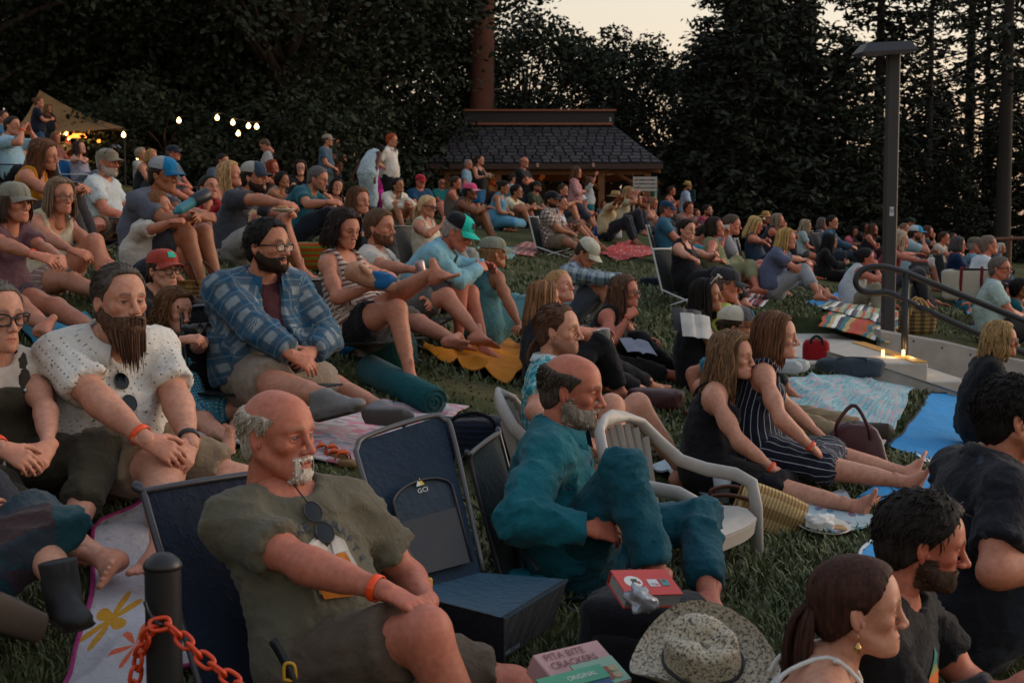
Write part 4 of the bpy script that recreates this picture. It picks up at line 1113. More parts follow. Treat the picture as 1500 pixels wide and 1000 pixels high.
  if parts:
   b = MB()
   if sp.get('hat') and sp['hat'][0] != 'visor':
    for i, (v, f, c) in enumerate(parts):
     q = (v - Ho) @ HR / hs; r = q - A((-.014, 0, .040)); e = np.sqrt((r[:, 0] / .106) ** 2 + (r[:, 1] / .083) ** 2 + (r[:, 2] / .084) ** 2)
     m = (q[:, 2] > .038) & (e > .93); q[m] = A((-.014, 0, .040)) + r[m] * (.93 / e[m])[:, None]; parts[i] = (xf(q), f, c)
   for v, f, c in parts: b.add(v, f)
   cc = np.concatenate([c for _, _, c in parts]); k = sp.get('hairtone')
   b.build('hair', hair_mat(sp['hair'][1]), body, True, col=cc)
 if bd and bd[0] in ('short', 'full', 'long', 'goat') and lod < 3:
  mm = hm['goat'] if bd[0] == 'goat' else hm['beard']
  ok = mm > .3; qk = [f[ok[f].all(1)] for f in (HQ,)]
  if len(qk[0]):
   used = np.unique(np.concatenate([f.ravel() for f in qk])); rm = np.full(len(HV), -1); rm[used] = np.arange(len(used))
   th = dict(short=.003, full=.007, long=.012, goat=.006)[bd[0]]
   v = HV[used] + HN[used] * (th * sstep(.3, .8, mm[used]) * (1 + .35 * vnoise(HV[used], 160, 5)))[:, None]
   b = MB(); b.add(xf(v), [rm[f] for f in qk if len(f)]); cc = [np.repeat((1 + .3 * vnoise(HV[used], 200, 9))[:, None], 3, 1)]
   lb = dict(short=.012, full=.03, long=.145, goat=.014)[bd[0]] if len(bd) < 3 else bd[2]
   bl = beard_locks(HV, mm, lb, lod, rng, (dict(short=160, full=260, long=330, goat=160)[bd[0]]) // (1, 2, 4)[lod])
   if bl:
    v, f = tubes(bl[0], bl[1], 4, .6); b.add(xf(v), f); c = np.repeat(rng.uniform(.6, 1.7, len(bl[0])), 20); cc.append(np.repeat(c[:, None], 3, 1))
   b.build('beard', hair_mat(bd[1]), body, True, col=np.concatenate(cc))
 if sp.get('hat'): cap_mesh(sp, sp['hat'], body, MH, lod)
 if sp.get('glasses'): glasses_mesh(sp, sp['glasses'], body, MH, lod)
 # ---- clothes
 N, M_, u2, f2, ax = J['N'], J['M'], J['u2'], J['f2'], J['ax']
 jl = [J['E'][1], J['E'][-1], M_, J['P'] + J['f1'] * .1] + [J['S'][q] - u2 * .08 for q in (1, -1)]
 def make_top(t, th, nm, loose):
  kind = t[0]; it = torso_prims(J, th, loose, low=-.03); subs = []
  slv = dict(tee=.66, button=.72, tank=0, cami=0, dress=0, strap=0, long=1.93, shirtlong=1.96, open=1.92, cap=.34, elbow=1.15, roll=1.35).get(kind, .6)
  slv = sp.get('sleeve', slv) if nm != 'undershirt' else .5
  if slv > 0:
   for q in (1, -1): it += arm_prims(J, q, th + .002, 0, slv, .016 if slv < 1 else .006)
  nk = sp.get('neckline', dict(tee='crew', button='v', tank='scoop', cami='deep', dress='scoop', strap='deep', long='crew', shirtlong='v', open='open', cap='crew', elbow='crew', roll='v').get(kind, 'crew'))
  k = s
  if nm == 'undershirt': nk = 'crew'
  it2 = []
  if nk in ('crew', 'v', 'open'): subs.append((ell(N + f2 * .030 * k + u2 * .035 * k, A((.068, .068, .060)) * k + th), .012))
  if nk == 'v': subs.append((cone(N + f2 * .075 * k, M_ + u2 * .20 * k + f2 * .15 * k, .050 * k, .012 * k), .01))
  if nk == 'scoop': subs.append((ell(N + f2 * .085 * k + u2 * .005 * k, A((.082, .082, .085)) * k + th), .015))
  if nk == 'deep': subs.append((ell(N + f2 * .09 * k - u2 * .02 * k, A((.098, .098, .125)) * k + th), .015)); subs.append((ell(N - f2 * .07 * k + u2 * .0 * k, A((.11, .10, .09)) * k + th), .015))
  if nk == 'open':
   w0, w1 = sp.get('openw', (.055, .045))
   subs.append((ecap(J['P'] + J['f1'] * .22 * k, M_ + u2 * .05 * k + f2 * .24 * k, ax, (w1 * k, .16 * k), (w0 * .9 * k, .16 * k)), .012))
   subs.append((ecap(M_ + u2 * .05 * k + f2 * .24 * k, N + f2 * .11 * k, ax, (w0 * .9 * k, .16 * k), (w0 * k, .075 * k)), .012))
  if slv == 0:
   aw = .078 if kind in ('tank', 'dress') else .092
   for q in (1, -1): subs.append((ell(J['S'][q] + ax * q * .030 * k + u2 * .012 * k, A((.088, aw, .100)) * k + th * .5), .012))
   if kind in ('cami', 'strap'):
    for q in (1, -1): subs.append((ell(J['S'][q] + u2 * .045 * k, A((.12, .075, .07)) * k), .01))
  cuts = [(J['P'] - J['u1'] * .035 * s, J['u1'])] if sp['pose'] != 'stand' else [(J['P'] - J['u1'] * .02 * s, J['u1'])]
  v, q_ = fieldmesh(it, vb * .80, subs, cuts)
  if not len(v): return
  uv = cloth_uv(v, J, 'top')
  v, nn = wrinkle(v, q_, J, (.0115, .0115, .012, .010, .009)[lod] * sp.get('wr', 1.0), idx % 40, jl)
  v, q_ = decimate(v, q_, .42); uv = cloth_uv(v, J, 'top')
  o = mk(nm, v, q_, spec_cloth(t), body, cuv=uv)
  if kind in ('cami', 'strap'):
   b = MB()
   for q in (1, -1):
    a0 = M_ + u2 * .20 * k + f2 * .115 * k + ax * q * .075 * k; a1 = J['S'][q] * .45 + (N) * .55 + u2 * .062 * k; a2 = M_ + u2 * .20 * k - f2 * .118 * k + ax * q * .07 * k
    b.tube(bez([a0, a0 * .5 + a1 * .5 + f2 * .045 * k, a1, a1 * .5 + a2 * .5 - f2 * .035 * k, a2], 16), .006 if kind == 'cami' else .004, 5)
   b.build('strap', spec_cloth(t), o, True)
  return o
 if top:
  und = over is not None
  o = make_top(top, .010 if und else .013, 'undershirt' if und else ('dress' if top[0] == 'dress' else 'shirt'), .006 if und else sp.get('loose', .014)); sp['_top'] = o
 if over: sp['_over'] = make_top(over, .024, 'overshirt', .022)
 colk = over or top
 if colk and (colk[0] in ('button', 'shirtlong', 'open', 'roll') or sp.get('collar')) and lod < 4:
  b = MB(); m = 22; ph = np.linspace(math.radians(28), math.radians(332), m); op = 1.0
  c = N + u2 * .012 * s + f2 * .018 * s; fr = np.abs(np.cos(ph / 1)) * 0 + sstep(-.2, 1, np.cos(ph))
  rows = []
  for (rr, zz, tip) in ((.060, .000, 0), (.064, .036, .0), (.068, .040, .0), (.088, .006, 1), (.086, .003, 1), (.066, .034, 0)):
   r = (rr + .016 + fr * .020) * s; z = zz * s - fr * (.030 + .040 * tip) * s
   rows.append(c + np.cos(ph)[:, None] * f2 * r[:, None] * 1.05 + np.sin(ph)[:, None] * ax * r[:, None] * 1.02 + z[:, None] * u2)
  b.grid(np.stack(rows)); b.build('collar', spec_cloth(colk), sp.get('_over') or sp.get('_top'), True)
 if bot:
  kind = bot[0]; th = .014 if kind in ('pants', 'capri') else .016; it = []
  for pr in torso_prims(J, th - .004)[:2]: it.append(pr)
  for q in (1, -1): it.append((ell(J['P'] + A((-.035 * s, q * .075 * s, 0)), A((.10, .095, .10)) * s * (1 + .28 * J['fat']) + th), .05))
  f1 = dict(shorts=.80, short=.45, pants=1.93, capri=1.55, skirt=.80, longskirt=1.5, midi=1.05).get(kind, .8); f1 = sp.get('leg', f1)
  for q in (1, -1): it += leg_prims(J, q, th, f1, .022 if kind in ('shorts', 'short') else .012 if kind in ('pants', 'capri') else .02)
  if kind in ('skirt', 'longskirt', 'midi'):
   h0 = (J['hipj'][1] + J['hipj'][-1]) / 2; k0 = (J['K'][1] + J['K'][-1]) / 2; kw = np.linalg.norm(J['K'][1] - J['K'][-1]) / 2; e = min(f1, 1)
   it.append((ecap(h0, h0 + (k0 - h0) * e, J['K'][1] - J['K'][-1] + A((0, .01, 0)), (.17 * s, .085 * s), (.088 * s + (kw) * e, .075 * s), cut=f1 <= 1), .05))
   if f1 > 1:
    a0 = (J['An'][1] + J['An'][-1]) / 2; it.append((ecap(k0, k0 + (a0 - k0) * (f1 - 1), J['K'][1] - J['K'][-1] + A((0, .01, 0)), (kw + .075 * s, .07 * s), (kw + .08 * s, .075 * s), cut=True), .05))
  v, q_ = fieldmesh(it, vb * .82); uv = cloth_uv(v, J, 'bot')
  v, nn = wrinkle(v, q_, J, .011 * sp.get('wr', 1.0), idx % 37 + 3, [J['K'][1], J['K'][-1], J['hipj'][1], J['hipj'][-1], J['P']])
  v, q_ = decimate(v, q_, .40); uv = cloth_uv(v, J, 'bot')
  sp['_bot'] = mk({'skirt': 'skirt', 'longskirt': 'skirt', 'midi': 'skirt', 'shorts': 'shorts', 'short': 'shorts'}.get(kind, 'trousers'), v, q_, spec_cloth(bot), body, cuv=uv)
 # ---- wristbands and watches
 for q, nm in ((1, 'l'), (-1, 'r')):
  if nm + 'w' in sp:
   c = sp[nm + 'w']; Wr, fd, Fm = wrists[q]; k = arm_r(J); p = Wr - fd * .035 * s; r = .0315 * k
   th = np.linspace(0, 2 * np.pi, 20, endpoint=False); w1 = nrm(np.cross(fd, A((.2, .3, 1.)))); w2 = np.cross(fd, w1)
   prof = [(r, -.010), (r + .003, -.009), (r + .003, .009), (r, .010)]
   b = MB(); b.grid(np.stack([[p + w1 * a * math.cos(t) + w2 * a * math.sin(t) + fd * z for t in np.linspace(0, 2 * np.pi, 21)] for a, z in prof]))
   b.build('wristband' if c.startswith('#e') or c.startswith('#f') else 'watch', plain('band', c, .4), body, True)
 return body
def attr_mat(rough=.6):
 key = ('attr', rough)
 if key in _M: return _M[key]
 m, n, l, b = newmat('coloured_surface'); g = NG(n, l); c = g.attr('Col').outputs['Color']; o = g.obj()
 l.new(g.mul(c, g.ramp(g.noise(o, 40, 4), [(.3, (.85, .85, .85)), (.7, (1.06, 1.06, 1.06))])), b.inputs["Base Color"]); b.inputs["Roughness"].default_value = rough
 g.bump(b, g.noise(o, 150, 3), .2, .003)
 _M[key] = m; return m
# ---------------------------------------------------------------- the lawn's shape: a smooth surface through the places where people sit
TER = {}
def terrain_fit(extra):
 pts = [person_anchor(sp) for sp in PEOPLE]
 X = A([(p[0], p[1], p[2] - sp.get('lift', 0)) for p, sp in zip(pts, PEOPLE)] + list(extra))
 wt = A([1.0] * len(pts) + [1.0] * len(extra))
 q = np.stack([X[:, 0] / 4, np.log(np.maximum(X[:, 1], 1.2)) * 2.2], 1)
 n = len(q); d2 = ((q[:, None] - q[None]) ** 2).sum(2) ; Kf = np.where(d2 > 1e-9, d2 * np.log(np.maximum(d2, 1e-9)) * .5, 0)
 Pm = np.hstack([np.ones((n, 1)), q]); lam = .12
 Am = np.zeros((n + 3, n + 3)); Am[:n, :n] = Kf + lam * np.eye(n); Am[:n, n:] = Pm; Am[n:, :n] = Pm.T
 b = np.zeros(n + 3); b[:n] = X[:, 2]
 w = np.linalg.solve(Am, b); TER.update(q=q, w=w, n=n)
def terrain(x, y):
 x = np.asarray(x, float); y = np.asarray(y, float); sh = np.broadcast(x, y).shape
 q = np.stack([np.broadcast_to(x, sh).ravel() / 4, np.log(np.maximum(np.broadcast_to(y, sh).ravel(), 1.2)) * 2.2], 1)
 out = np.zeros(len(q))
 for i in range(0, len(q), 8000):
  qq = q[i:i + 8000]; d2 = ((qq[:, None] - TER['q'][None]) ** 2).sum(2)
  K = np.where(d2 > 1e-9, d2 * np.log(np.maximum(d2, 1e-9)) * .5, 0); n = TER['n']
  out[i:i + 8000] = K @ TER['w'][:n] + TER['w'][n] + qq @ TER['w'][n + 1:]
 return out.reshape(sh)
def G(px, py, up=0.0):
 """the point of the lawn seen at a pixel"""
 Ds = np.geomspace(1.3, 80, 500); p0 = W(px, py, 1.0) - A((0, 0, CZ)); pts = Ds[:, None] * p0 + A((0, 0, CZ))
 f = pts[:, 2] - terrain(pts[:, 0], pts[:, 1]) - up
 k = np.argmax(f < 0) if (f < 0).any() else len(Ds) - 1
 if k == 0: return pts[0]
 t = f[k - 1] / (f[k - 1] - f[k] + 1e-12); return pts[k - 1] + (pts[k] - pts[k - 1]) * t
# ---------------------------------------------------------------- the audience
def w(x, y, D): return ('w', (x, y, D))
def tp(s):
 if not s: return None
 f = s.split(':'); return tuple([f[0]] + [x if x else None for x in f[1:5]] + ([float(f[5])] if len(f) > 5 else [])) if len(f) > 1 else tuple(f)
def Q(x, y, hh, yaw, pose, sex, skin, hair, top, bot, label, **k):
 if hair: h = hair.split(':'); k['hair'] = (h[0], h[1])
 if top: k['top'] = tp(top)
 if bot: k['bot'] = tp(bot)
 for a in ('over', 'hat'):
  if isinstance(k.get(a), str): k[a] = tp(k[a])
 if yaw < 32 and pose != 'stand' and 'hood' not in k: k['hy'] = k.get('hy', 0) - (12 if hh < 100 else 5)
 k['hh0'] = hh; m = next((v for q, v in HV.items() if q in label), None)
 if m: hh, x, y = m[0], m[1] or x, m[2] or y
 else: hh *= .70
 r = np.random.default_rng(int(x * 7 + y * 3))
 for a, lo, hi in (('jaw', .95, 1.07), ('nose', .85, 1.18), ('longf', .97, 1.05)): k.setdefault(a, float(r.uniform(lo, hi)))
 if hh < 50: k['hy'] = k.get('hy', 0) + float(r.normal(0, 9)); k['hp_'] = k.get('hp_', 0) + float(r.normal(0, 4)); k['hr'] = k.get('hr', 0) + float(r.normal(0, 4)); k.setdefault('fat', float(r.uniform(0, .35)))
 if hh < 30 and pose == 'knees' and not any(q in k for q in ('rk', 'rh', 'ra', 'la', 'arm')): pose = str(r.choice(['knees', 'cross', 'kneeslow', 'long'], p=[.35, .3, .2, .15])); k['arm'] = str(r.choice(['lap', 'knee', 'thigh', 'crossed', 'cup'])) if pose != 'knees' else str(r.choice(['knee', 'onknee', 'shin'])); yaw += float(r.normal(0, 8))
 return P(x, y, hh, label, yaw=yaw, pose=pose, sex=sex, skin=skin, **k)
HV = {'bald man with white goatee': (130, 408, 637), 'big man with': (100, 176, 441), 'cat-eye': (100, -4, 466), 'heavy man': (75, 393, 361), 'little girl in': (60, 257, 456), 'faded red cap': (57, 240, 396), 'mauve t-shirt and sage': (57, 22, 298), 'grey-blonde hair and glasses in a cream': (50, 89, 289), 'mustard top': (42, 66, 228), 'drinking from a big': (43, 234, 306), 'grey and bright blue trucker': (50, 240, 257), 'girl in a red t-shirt': (36, 306, 276), 'floral strappy': (36, 338, 257), 'beige and navy cap reaching': (43, 373, 260), 'nursing': (54, 505, 337), 'holding a can': (51, 557, 334), 'black and turquoise cap': (50, 671, 340), 'teal strappy': (44, 723, 371), 'ponytail and dark glasses': (31, 626, 303), 'cream baseball': (38, 860, 370), 'straight light brown hair turned': (47, 799, 438), 'high blonde ponytail': (48, 820, 421), 'turquoise plaid': (72, 818, 484), 'denim jacket': (101, 838, 571), 'resting her chin': (45, 916, 429), 'white sunglasses on her head beside': (46, 1036, 434), 'charcoal cap and lime': (48, 1063, 418), 'cream mesh cap': (57, 1080, 479), 'black strappy dress, legs': (66, 1074, 523), 'navy pinstriped': (65, 1138, 494), 'bright sunglasses pushed': (114, 1484, 612), 'orange mountain': (138, 1352, 795), 'dangling earring': (142, 1258, 890), 'blonde bob and glasses': (50, 1467, 499), 'patchwork skirt with': (115, 0, 0),
 'grey-haired man with white beard, visor': (38, 158, 238), 'cupping both': (27, 18, 185), 'eyes closed': (38, 526, 296), 'red-framed': (34, 1465, 394), 'long dark brown hair smiling': (28, 1466, 430), 'black cap lounging': (23, 1350, 402), 'deep teal top at': (28, 1495, 424), 'teal t-shirt leaning': (34, 466, 262)}
OR = '#f04a12'
# --- nearest
bald = Q(407, 638, 133, 44, 'chairlow', 'm', 'r', 'balding:#a89a8a', 'tee:#5b5647', 'shorts:#57493d', 'bald man with white goatee in an olive printed t-shirt, hand on his knee', beard=('goat', '#c4baae'),
twist=-10, hy=12, hp=.17, lean=-36, lean2=-20, tor=.92, neck=-16, fat=.12, rh=w(622, 890, 3.15), re=w(430, 1040, 2.9), rhp='flat', rhd=(1, .15, -.25), rpn=(-.1, 0, -1), lh=w(628, 885, 3.5), le=w(560, 800, 3.75), rk=w(700, 905, 3.05), rf=w(722, 1150, 3.15), lk=w(640, 900, 3.5), lf=w(640, 1190, 3.6), rw=OR, ruddy=.6, browc='#8a7560', brow=.6, nose=1.0, longf=1.03, chair='legless', nolift=1, iris='#4a5560')
beardman = Q(181, 448, 118, 48, 'cross', 'm', 'f', 'slick:#4c443d', 'button:#cfcac2:dots:#6a6660::.62', 'shorts:#7d6b55', 'big man with a long brown beard and white dotted short-sleeved shirt', beard=('long', '#51392b', .135),
fat=.85, hy=2, lean=-20, lean2=20, tor=.80, rh=w(250, 678, 3.72), re=w(120, 690, 3.4), lh=w(283, 662, 3.85), le=w(280, 600, 4.1), rk=w(335, 750, 3.6), lk=w(350, 715, 4.1), rf=w(238, 792, 3.55), lf=w(235, 765, 3.85), rw=OR, lw='#20242a', recede=.018, jaw=1.06, ruddy=.5, browc='#4a3628')
wom3 = Q(-4, 470, 104, 45, 'cross', 'f', 'f', 'slick:#57504a', 'cap:#c9bcb0', 'pants:#3a3428', 'woman in cat-eye glasses and dark olive dungarees at the edge of the flowered blanket', glasses=('#0c0c10',), cateye=1, gt=1.7,
s=.96, rh=w(62, 728, 3.85), re=w(-90, 690, 3.7), lh=w(88, 728, 3.95), le=w(110, 660, 4.2), tor=.84, rk=w(110, 800, 3.8), rf=w(215, 856, 3.85), lk=w(215, 770, 4.0), lf=w(100, 800, 4.1), rfd=(.6, -.8, 0), rw=OR, longf=1.04, leg=1.55, recede=.012, hy=4, bib=1)
plaidman = Q(393, 368, 95, 28, 'chairlow', 'm', 'l', 'crop:#171412', 'tee:#3c1720', 'shorts:#8a7a6c', 'heavy man in a blue plaid overshirt with dark beard and glasses', over='open:#1d4a66:plaid:#3c5264:#7a858c:1.1', beard=('full', '#2a1b14', .022), glasses=('#141210',), gt=1.3,
fat=.9, twist=-22, hy=8, hp=.13, lean=-14, lean2=8, tor=.86, rh=w(430, 522, 4.72), re=w(345, 530, 4.6), lh=w(456, 516, 4.9), le=w(500, 500, 5.15), rk=w(440, 575, 4.55), rf=w(510, 592, 4.3), lk=w(522, 572, 6.0), lf=w(560, 600, 5.1), rfd=(.95, 0, .25), lfd=(1, .2, 0), shoes=('shoe', '#6d6a6a', '#55504e'), recede=.006, openw=(.055, .05), chair='legless2')
girl = Q(264, 462, 84, 24, 'cross', 'c', 'f', 'longwavy:#54371f', 'tee:#8fb2be:gingham:#3f93ac:#0c6f92:.8', 'skirt:#8fb2be:gingham:#3f93ac:#0c6f92:.8', 'little girl in a blue gingham dress looking through binoculars', s=.76, lean=-20, lean2=-4,
hl=.10, curl=.02, hp_=-8, rh=w(276, 496, 4.2), re=w(235, 535, 4.2), lh=w(305, 498, 4.3), le=w(330, 545, 4.5), rk=w(372, 572, 4.1), rf=w(350, 650, 4.05), lk=w(400, 575, 4.6), lf=w(330, 640, 4.3), sleeve=.30, rhp='grip', lhp='grip', leg=.55, lips='#b05a50')
redcap = Q(243, 405, 76, 18, 'knees', 'f', 'f', 'pony:#3a2a20', 'tee:#20191c', 'pants:#1c1a1e', 'woman in a faded red cap and glasses sitting behind the little girl', hat='cap:#9c3a2c', patch='#2fa98c', glasses=('#15100e',), gt=1.4, hy=-12, captilt=-2)
mauve = Q(20, 300, 68, 24, 'knees', 'f', 'l', 'bob:#4a3a30', 'tee:#5d3f47', 'short:#4a4048', 'woman in a mauve t-shirt and sage cap with bare legs drawn up', hat='cap:#7d7a6c', hy=4, rh=w(122, 402, 6.0), re=w(60, 410, 5.8), lh=w(128, 402, 6.2), rk=w(112, 412, 5.85), rf=w(135, 510, 5.7), lk=w(140, 420, 6.3), lf=w(170, 495, 6.2), rw=OR, fat=.3, recede=.0)
creamt = Q(92, 303, 70, 30, 'knees', 'f', 'l', 'bob:#6e5b48', 'tank:#b7a88e', 'short:#8a6a62:vstripe:#d0c4b8', 'woman with shoulder-length grey-blonde hair and glasses in a cream tank top', glasses=('#5a3a34',), hl=.17, hy=-2, rh=w(150, 395, 5.9), lh=w(190, 410, 6.2), rk=w(168, 378, 5.9), rf=w(200, 440, 5.8), fat=.15)
mustard = Q(68, 238, 58, 2, 'knees', 'f', 'l', 'longwavy:#5c3c28', 'tank:#b07414', 'pants:#3a3434', 'woman with wavy auburn hair in a mustard top looking down', hp_=-12, hl=.24)
boy = Q(254, 312, 58, 8, 'knees', 'c', 'l', 'curly:#6b452a', 'tee:#b9b2a8', 'shorts:#2a2e3c', 'curly-haired boy in a white t-shirt drinking from a big water bottle', s=.74, hs=.85, hp_=24, rh=w(288, 314, 6.55), re=w(276, 372, 6.45), lh=w(297, 300, 6.7), le=w(325, 350, 6.8), rhp='grip', lhp='grip', rk=w(272, 366, 6.5), lk=w(318, 352, 6.8))
bluecap = Q(243, 270, 64, 12, 'knees', 'm', 't', 'short:#2a201a', 'tee:#545864', 'shorts:#3a3c44', 'man in a grey and bright blue trucker cap behind the drinking boy', hat='cap:#0c6c9c:#8c9094:#0b5a86', hp_=-6, lh=w(330, 330, 7.0))
redgirl = Q(310, 282, 48, 48, 'knees', 'c', 'l', 'bun:#1d1512', 'tee:#7c121c', 'short:#2c2c34', 'girl in a red t-shirt with hair tied back beside the blue-capped man', s=.84, hs=.88, rh=w(340, 330, 8.0), lw=OR)
blonde = Q(342, 268, 55, 8, 'knees', 'f', 'l', 'longwavy:#a08058', 'cami:#8a8a80:floral:#b89a90:#5a7a80', 'short:#3c4450', 'woman with long wavy blonde hair in a floral strappy top', hl=.30, rh=w(352, 335, 7.7), hp_=4)
capdark = Q(375, 257, 54, 14, 'knees', 'm', 'l', 'short:#241a14', 'tee:#3a3c44', 'shorts:#8f8a86', 'bearded man in a beige and navy cap reaching his arm over his knee', hat='cap:#2a3a4c:#9a968c:#20242c', beard=('short', '#2a1c14'), rh=w(452, 300, 8.3), rhp='relax', rk=w(425, 325, 8.2), lk=w(440, 322, 8.7), re=(-.2, -.6, .5))
striped = Q(507, 345, 74, 30, 'chairlow', 'f', 'l', 'bob:#2a201c', 'tank:#b8a89c:hstripe:#6a4840::1.1', 'short:#17161a', 'woman with dark wavy bob and striped top nursing a baby', curl=.02, hl=.14, hp_=-12, hp=.24, lean=-36, lean2=-12, rk=w(617, 420, 5.55), rf=w(600, 545, 5.6), lk=w(570, 395, 5.75), lf=w(648, 390, 5.5), lfd=(1, -.2, .35), rh=w(545, 420, 5.7), re=w(505, 450, 5.7), lh=w(575, 405, 5.95), fat=.2, chair='legless2')
whitebeard = Q(561, 338, 63, 16, 'chairlow', 'm', 'l', 'crop:#4f3826', 'tee:#b8b0a6', 'shorts:#55524e', 'brown-haired bearded man in a white t-shirt holding a can', beard=('short', '#5a3a26'), rh=w(622, 398, 7.0), re=w(580, 430, 6.9), rhp='grip', rk=w(660, 415, 7.0), rf=w(672, 500, 6.9), lk=w(700, 425, 7.4), lf=w(700, 490, 7.3), hp=.24, chair='folding')
tealcap = Q(675, 345, 62, 10, 'chair', 'm', 'r', 'short:#8a8078', 'shirtlong:#79a9b8', 'shorts:#4f4a4c', 'man in a black and turquoise cap and pale blue long-sleeved shirt leaning forward', hat='cap:#18b8a4:#15161a:#18b8a4', patch='#401c20', lean=22, lean2=38, hp_=-26, hp=.36, rh=w(702, 392, 7.7), lh=w(712, 388, 7.9), rk=w(690, 402, 7.6), rf=w(672, 495, 7.6), chair='folding')
backgirl = Q(722, 378, 54, -42, 'kneeslow', 'f', 't', 'bun:#7a5a3a', 'tank:#4f7d82', 'midi:#4f7d82', 'young woman in a sage cap and teal strappy dress seen from behind', hat='cap:#76796a', ra='back', rh=w(768, 492, 7.7), lean=-6, lean2=14, hy=-8, ponyz=-.03)
blglass = Q(628, 309, 43, 20, 'chairlow', 'f', 'l', 'pony:#b89a70', 'tank:#c8bda8', 'pants:#8a8880', 'blonde woman with a ponytail and dark glasses in a cream tank top', glasses=('#101014',), gt=1.4, rh=w(650, 328, 10.0), ra='chest', chair='folding')
creamcap = Q(858, 374, 50, 24, 'knees', 'm', 'l', 'short:#3a2c22', 'shirtlong:#42586c:plaid:#7c8c98:#aab2b4:1.1', 'shorts:#3f444e', 'man in a cream baseball cap and blue plaid shirt looking down at the grass', hat='cap:#b7b3a0', hp_=-34, rh=w(925, 410, 9.2), rk=w(905, 410, 9.3), fat=.3)
lightback = Q(800, 445, 64, -22, 'knees', 'f', 'l', 'long:#7a5638', 'tank:#1f2228', 'pants:#17171b', 'woman with straight light brown hair turned away beside the ponytailed woman', tor=.84, lean=-30, lean2=-4, s=.88, hl=.26, hk=.98)
ponysmile = Q(818, 424, 62, 20, 'kneeslow', 'f', 'f', 'pony:#9a764c', 'tank:#1c2026', 'pants:#121216', 'smiling woman with a high blonde ponytail in a dark tank top', tor=.85, lean=-30, rh=w(912, 504, 6.6), re=(-.2, -.3, -.8), hp_=6, hl=.16, ponyz=.07, rk=w(930, 545, 6.4), lk=w(955, 545, 6.8))
turq = Q(824, 492, 88, 6, 'chairlow', 'm', 'f', 'slick:#513627', 'button:#b5c2c0:plaid:#4a9ca4:#0c6f7c:.75', 'shorts:#857862', 'man with long hair tied back in a turquoise plaid shirt with hand on chin', recede=.022, beard=('stubble', '#4a3022'), la='mouth', lh=w(850, 548, 5.25), le=w(850, 640, 5.25), rh=w(850, 640, 5.0), hp=.34, rk=w(925, 598, 5.0), rf=w(915, 720, 5.0), lk=w(985, 600, 5.5), lf=w(1000, 690, 5.5), chair='plastic', tailhair=1, lhp='fist')
denim = Q(838, 572, 103, 10, 'chairlow', 'm', 'r', 'balding:#40382f', 'tee:#3f2f66', 'pants:#0f4a58', 'older man with grey beard in a teal denim jacket and jeans, barefoot', over='open:#0e5c68', beard=('full', '#857a6e', .02), recede=.055, lean=-34, lean2=2, tor=.85, hp=.22, hp_=-8, openw=(.05, .03), rh=w(868, 775, 4.25), re=w(775, 790, 4.2), lh=w(890, 768, 4.55), rk=w(945, 722, 4.22), rf=w(968, 862, 4.2), lk=w(985, 770, 4.65), lf=w(1038, 880, 4.35), rfd=(.5, .3, -.7), lfd=(1, -.25, -.15), leg=1.80, ruddy=.5, browc='#2a2420', chair='camplow', wr=1.25)
curlyw = Q(912, 447, 64, 18, 'knees', 'f', 'r', 'longwavy:#50382a', 'tank:#14151a', 'pants:#101014', 'woman with long wavy brown hair in black resting her chin on her hand', rh=w(922, 462, 6.65), re=w(912, 530, 6.5), rhp='fist', lh=w(960, 500, 6.9), fat=.35, glasses=('#6a5a50',), rk=w(965, 535, 6.3), lk=w(1000, 530, 6.8), curl=.018)
darkhair = Q(1033, 446, 58, -4, 'kneeslow', 'f', 't', 'long:#17120f', 'tank:#101216', 'pants:#1d2026', 'woman with straight black hair and white sunglasses on her head beside a turquoise chair', glasses=('#c8c0b0', 1, 1), hl=.24)
graycap = Q(1068, 423, 54, -2, 'kneeslow', 'm', 'r', 'short:#5a4a40', 'tee:#a4b040', 'shorts:#20242c', 'man in a charcoal cap and lime shirt with bare knees raised', hat='cap:#2a2a30', rk=w(1162, 462, 7.5), rf=w(1180, 538, 7.3), lk=w(1172, 456, 7.9), lf=w(1205, 536, 7.5), shoes=('shoe', '#5b7f92', '#a9aeb0'), ra='back', la='back', lean=-38, lean2=-14, tor=.85)
khaki = Q(1080, 487, 73, 4, 'kneeslow', 'm', 'l', 'short:#33261c', 'tee:#2a6a7c', 'pants:#8a7456', 'man in a cream mesh cap and glasses with khaki trousers and knees up', hat='cap:#4a4a50:#b9b2a0:#6e4426', glasses=('#3a3430',), rk=w(1222, 552, 5.95), rf=w(1262, 645, 5.75), lk=w(1242, 548, 6.2), lf=w(1278, 628, 6.0), ra='back', la='back', lean=-30, lean2=-10, tor=.85, shoes=('shoe', '#3a2a20', '#2a221c'), patch='#1a5a78')
wavyblk = Q(1064, 531, 85, 14, 'long', 'f', 'f', 'longwavy:#6c5038', 'cami:#141419', 'midi:#121217', 'woman with wavy dark blonde hair in a black strappy dress, legs stretched out', rh=w(1138, 690, 4.95), re=w(1060, 690, 4.85), lh=w(1165, 672, 5.25), rf=w(1300, 752, 4.72), lf=w(1280, 768, 4.9), rk=w(1165, 722, 4.85), rw=OR, hl=.26, lean=-4, lean2=10, rhp='flat', earring=1, leg=1.02)
navystr = Q(1137, 503, 82, 2, 'long', 'f', 'f', 'long:#5d3c28', 'dress:#171c2c:vstripe:#a9adb4::1.0', 'midi:#171c2c:vstripe:#a9adb4::1.0', 'woman with straight brown hair in a navy pinstriped sleeveless dress', rh=w(1195, 660, 5.1), re=w(1130, 640, 5.0), lh=w(1215, 650, 5.4), rf=w(1378, 716, 4.95), lf=w(1395, 704, 5.2), rk=w(1238, 695, 5.0), rw=OR, hl=.17, lean=-4, lean2=12, nose=1.15)
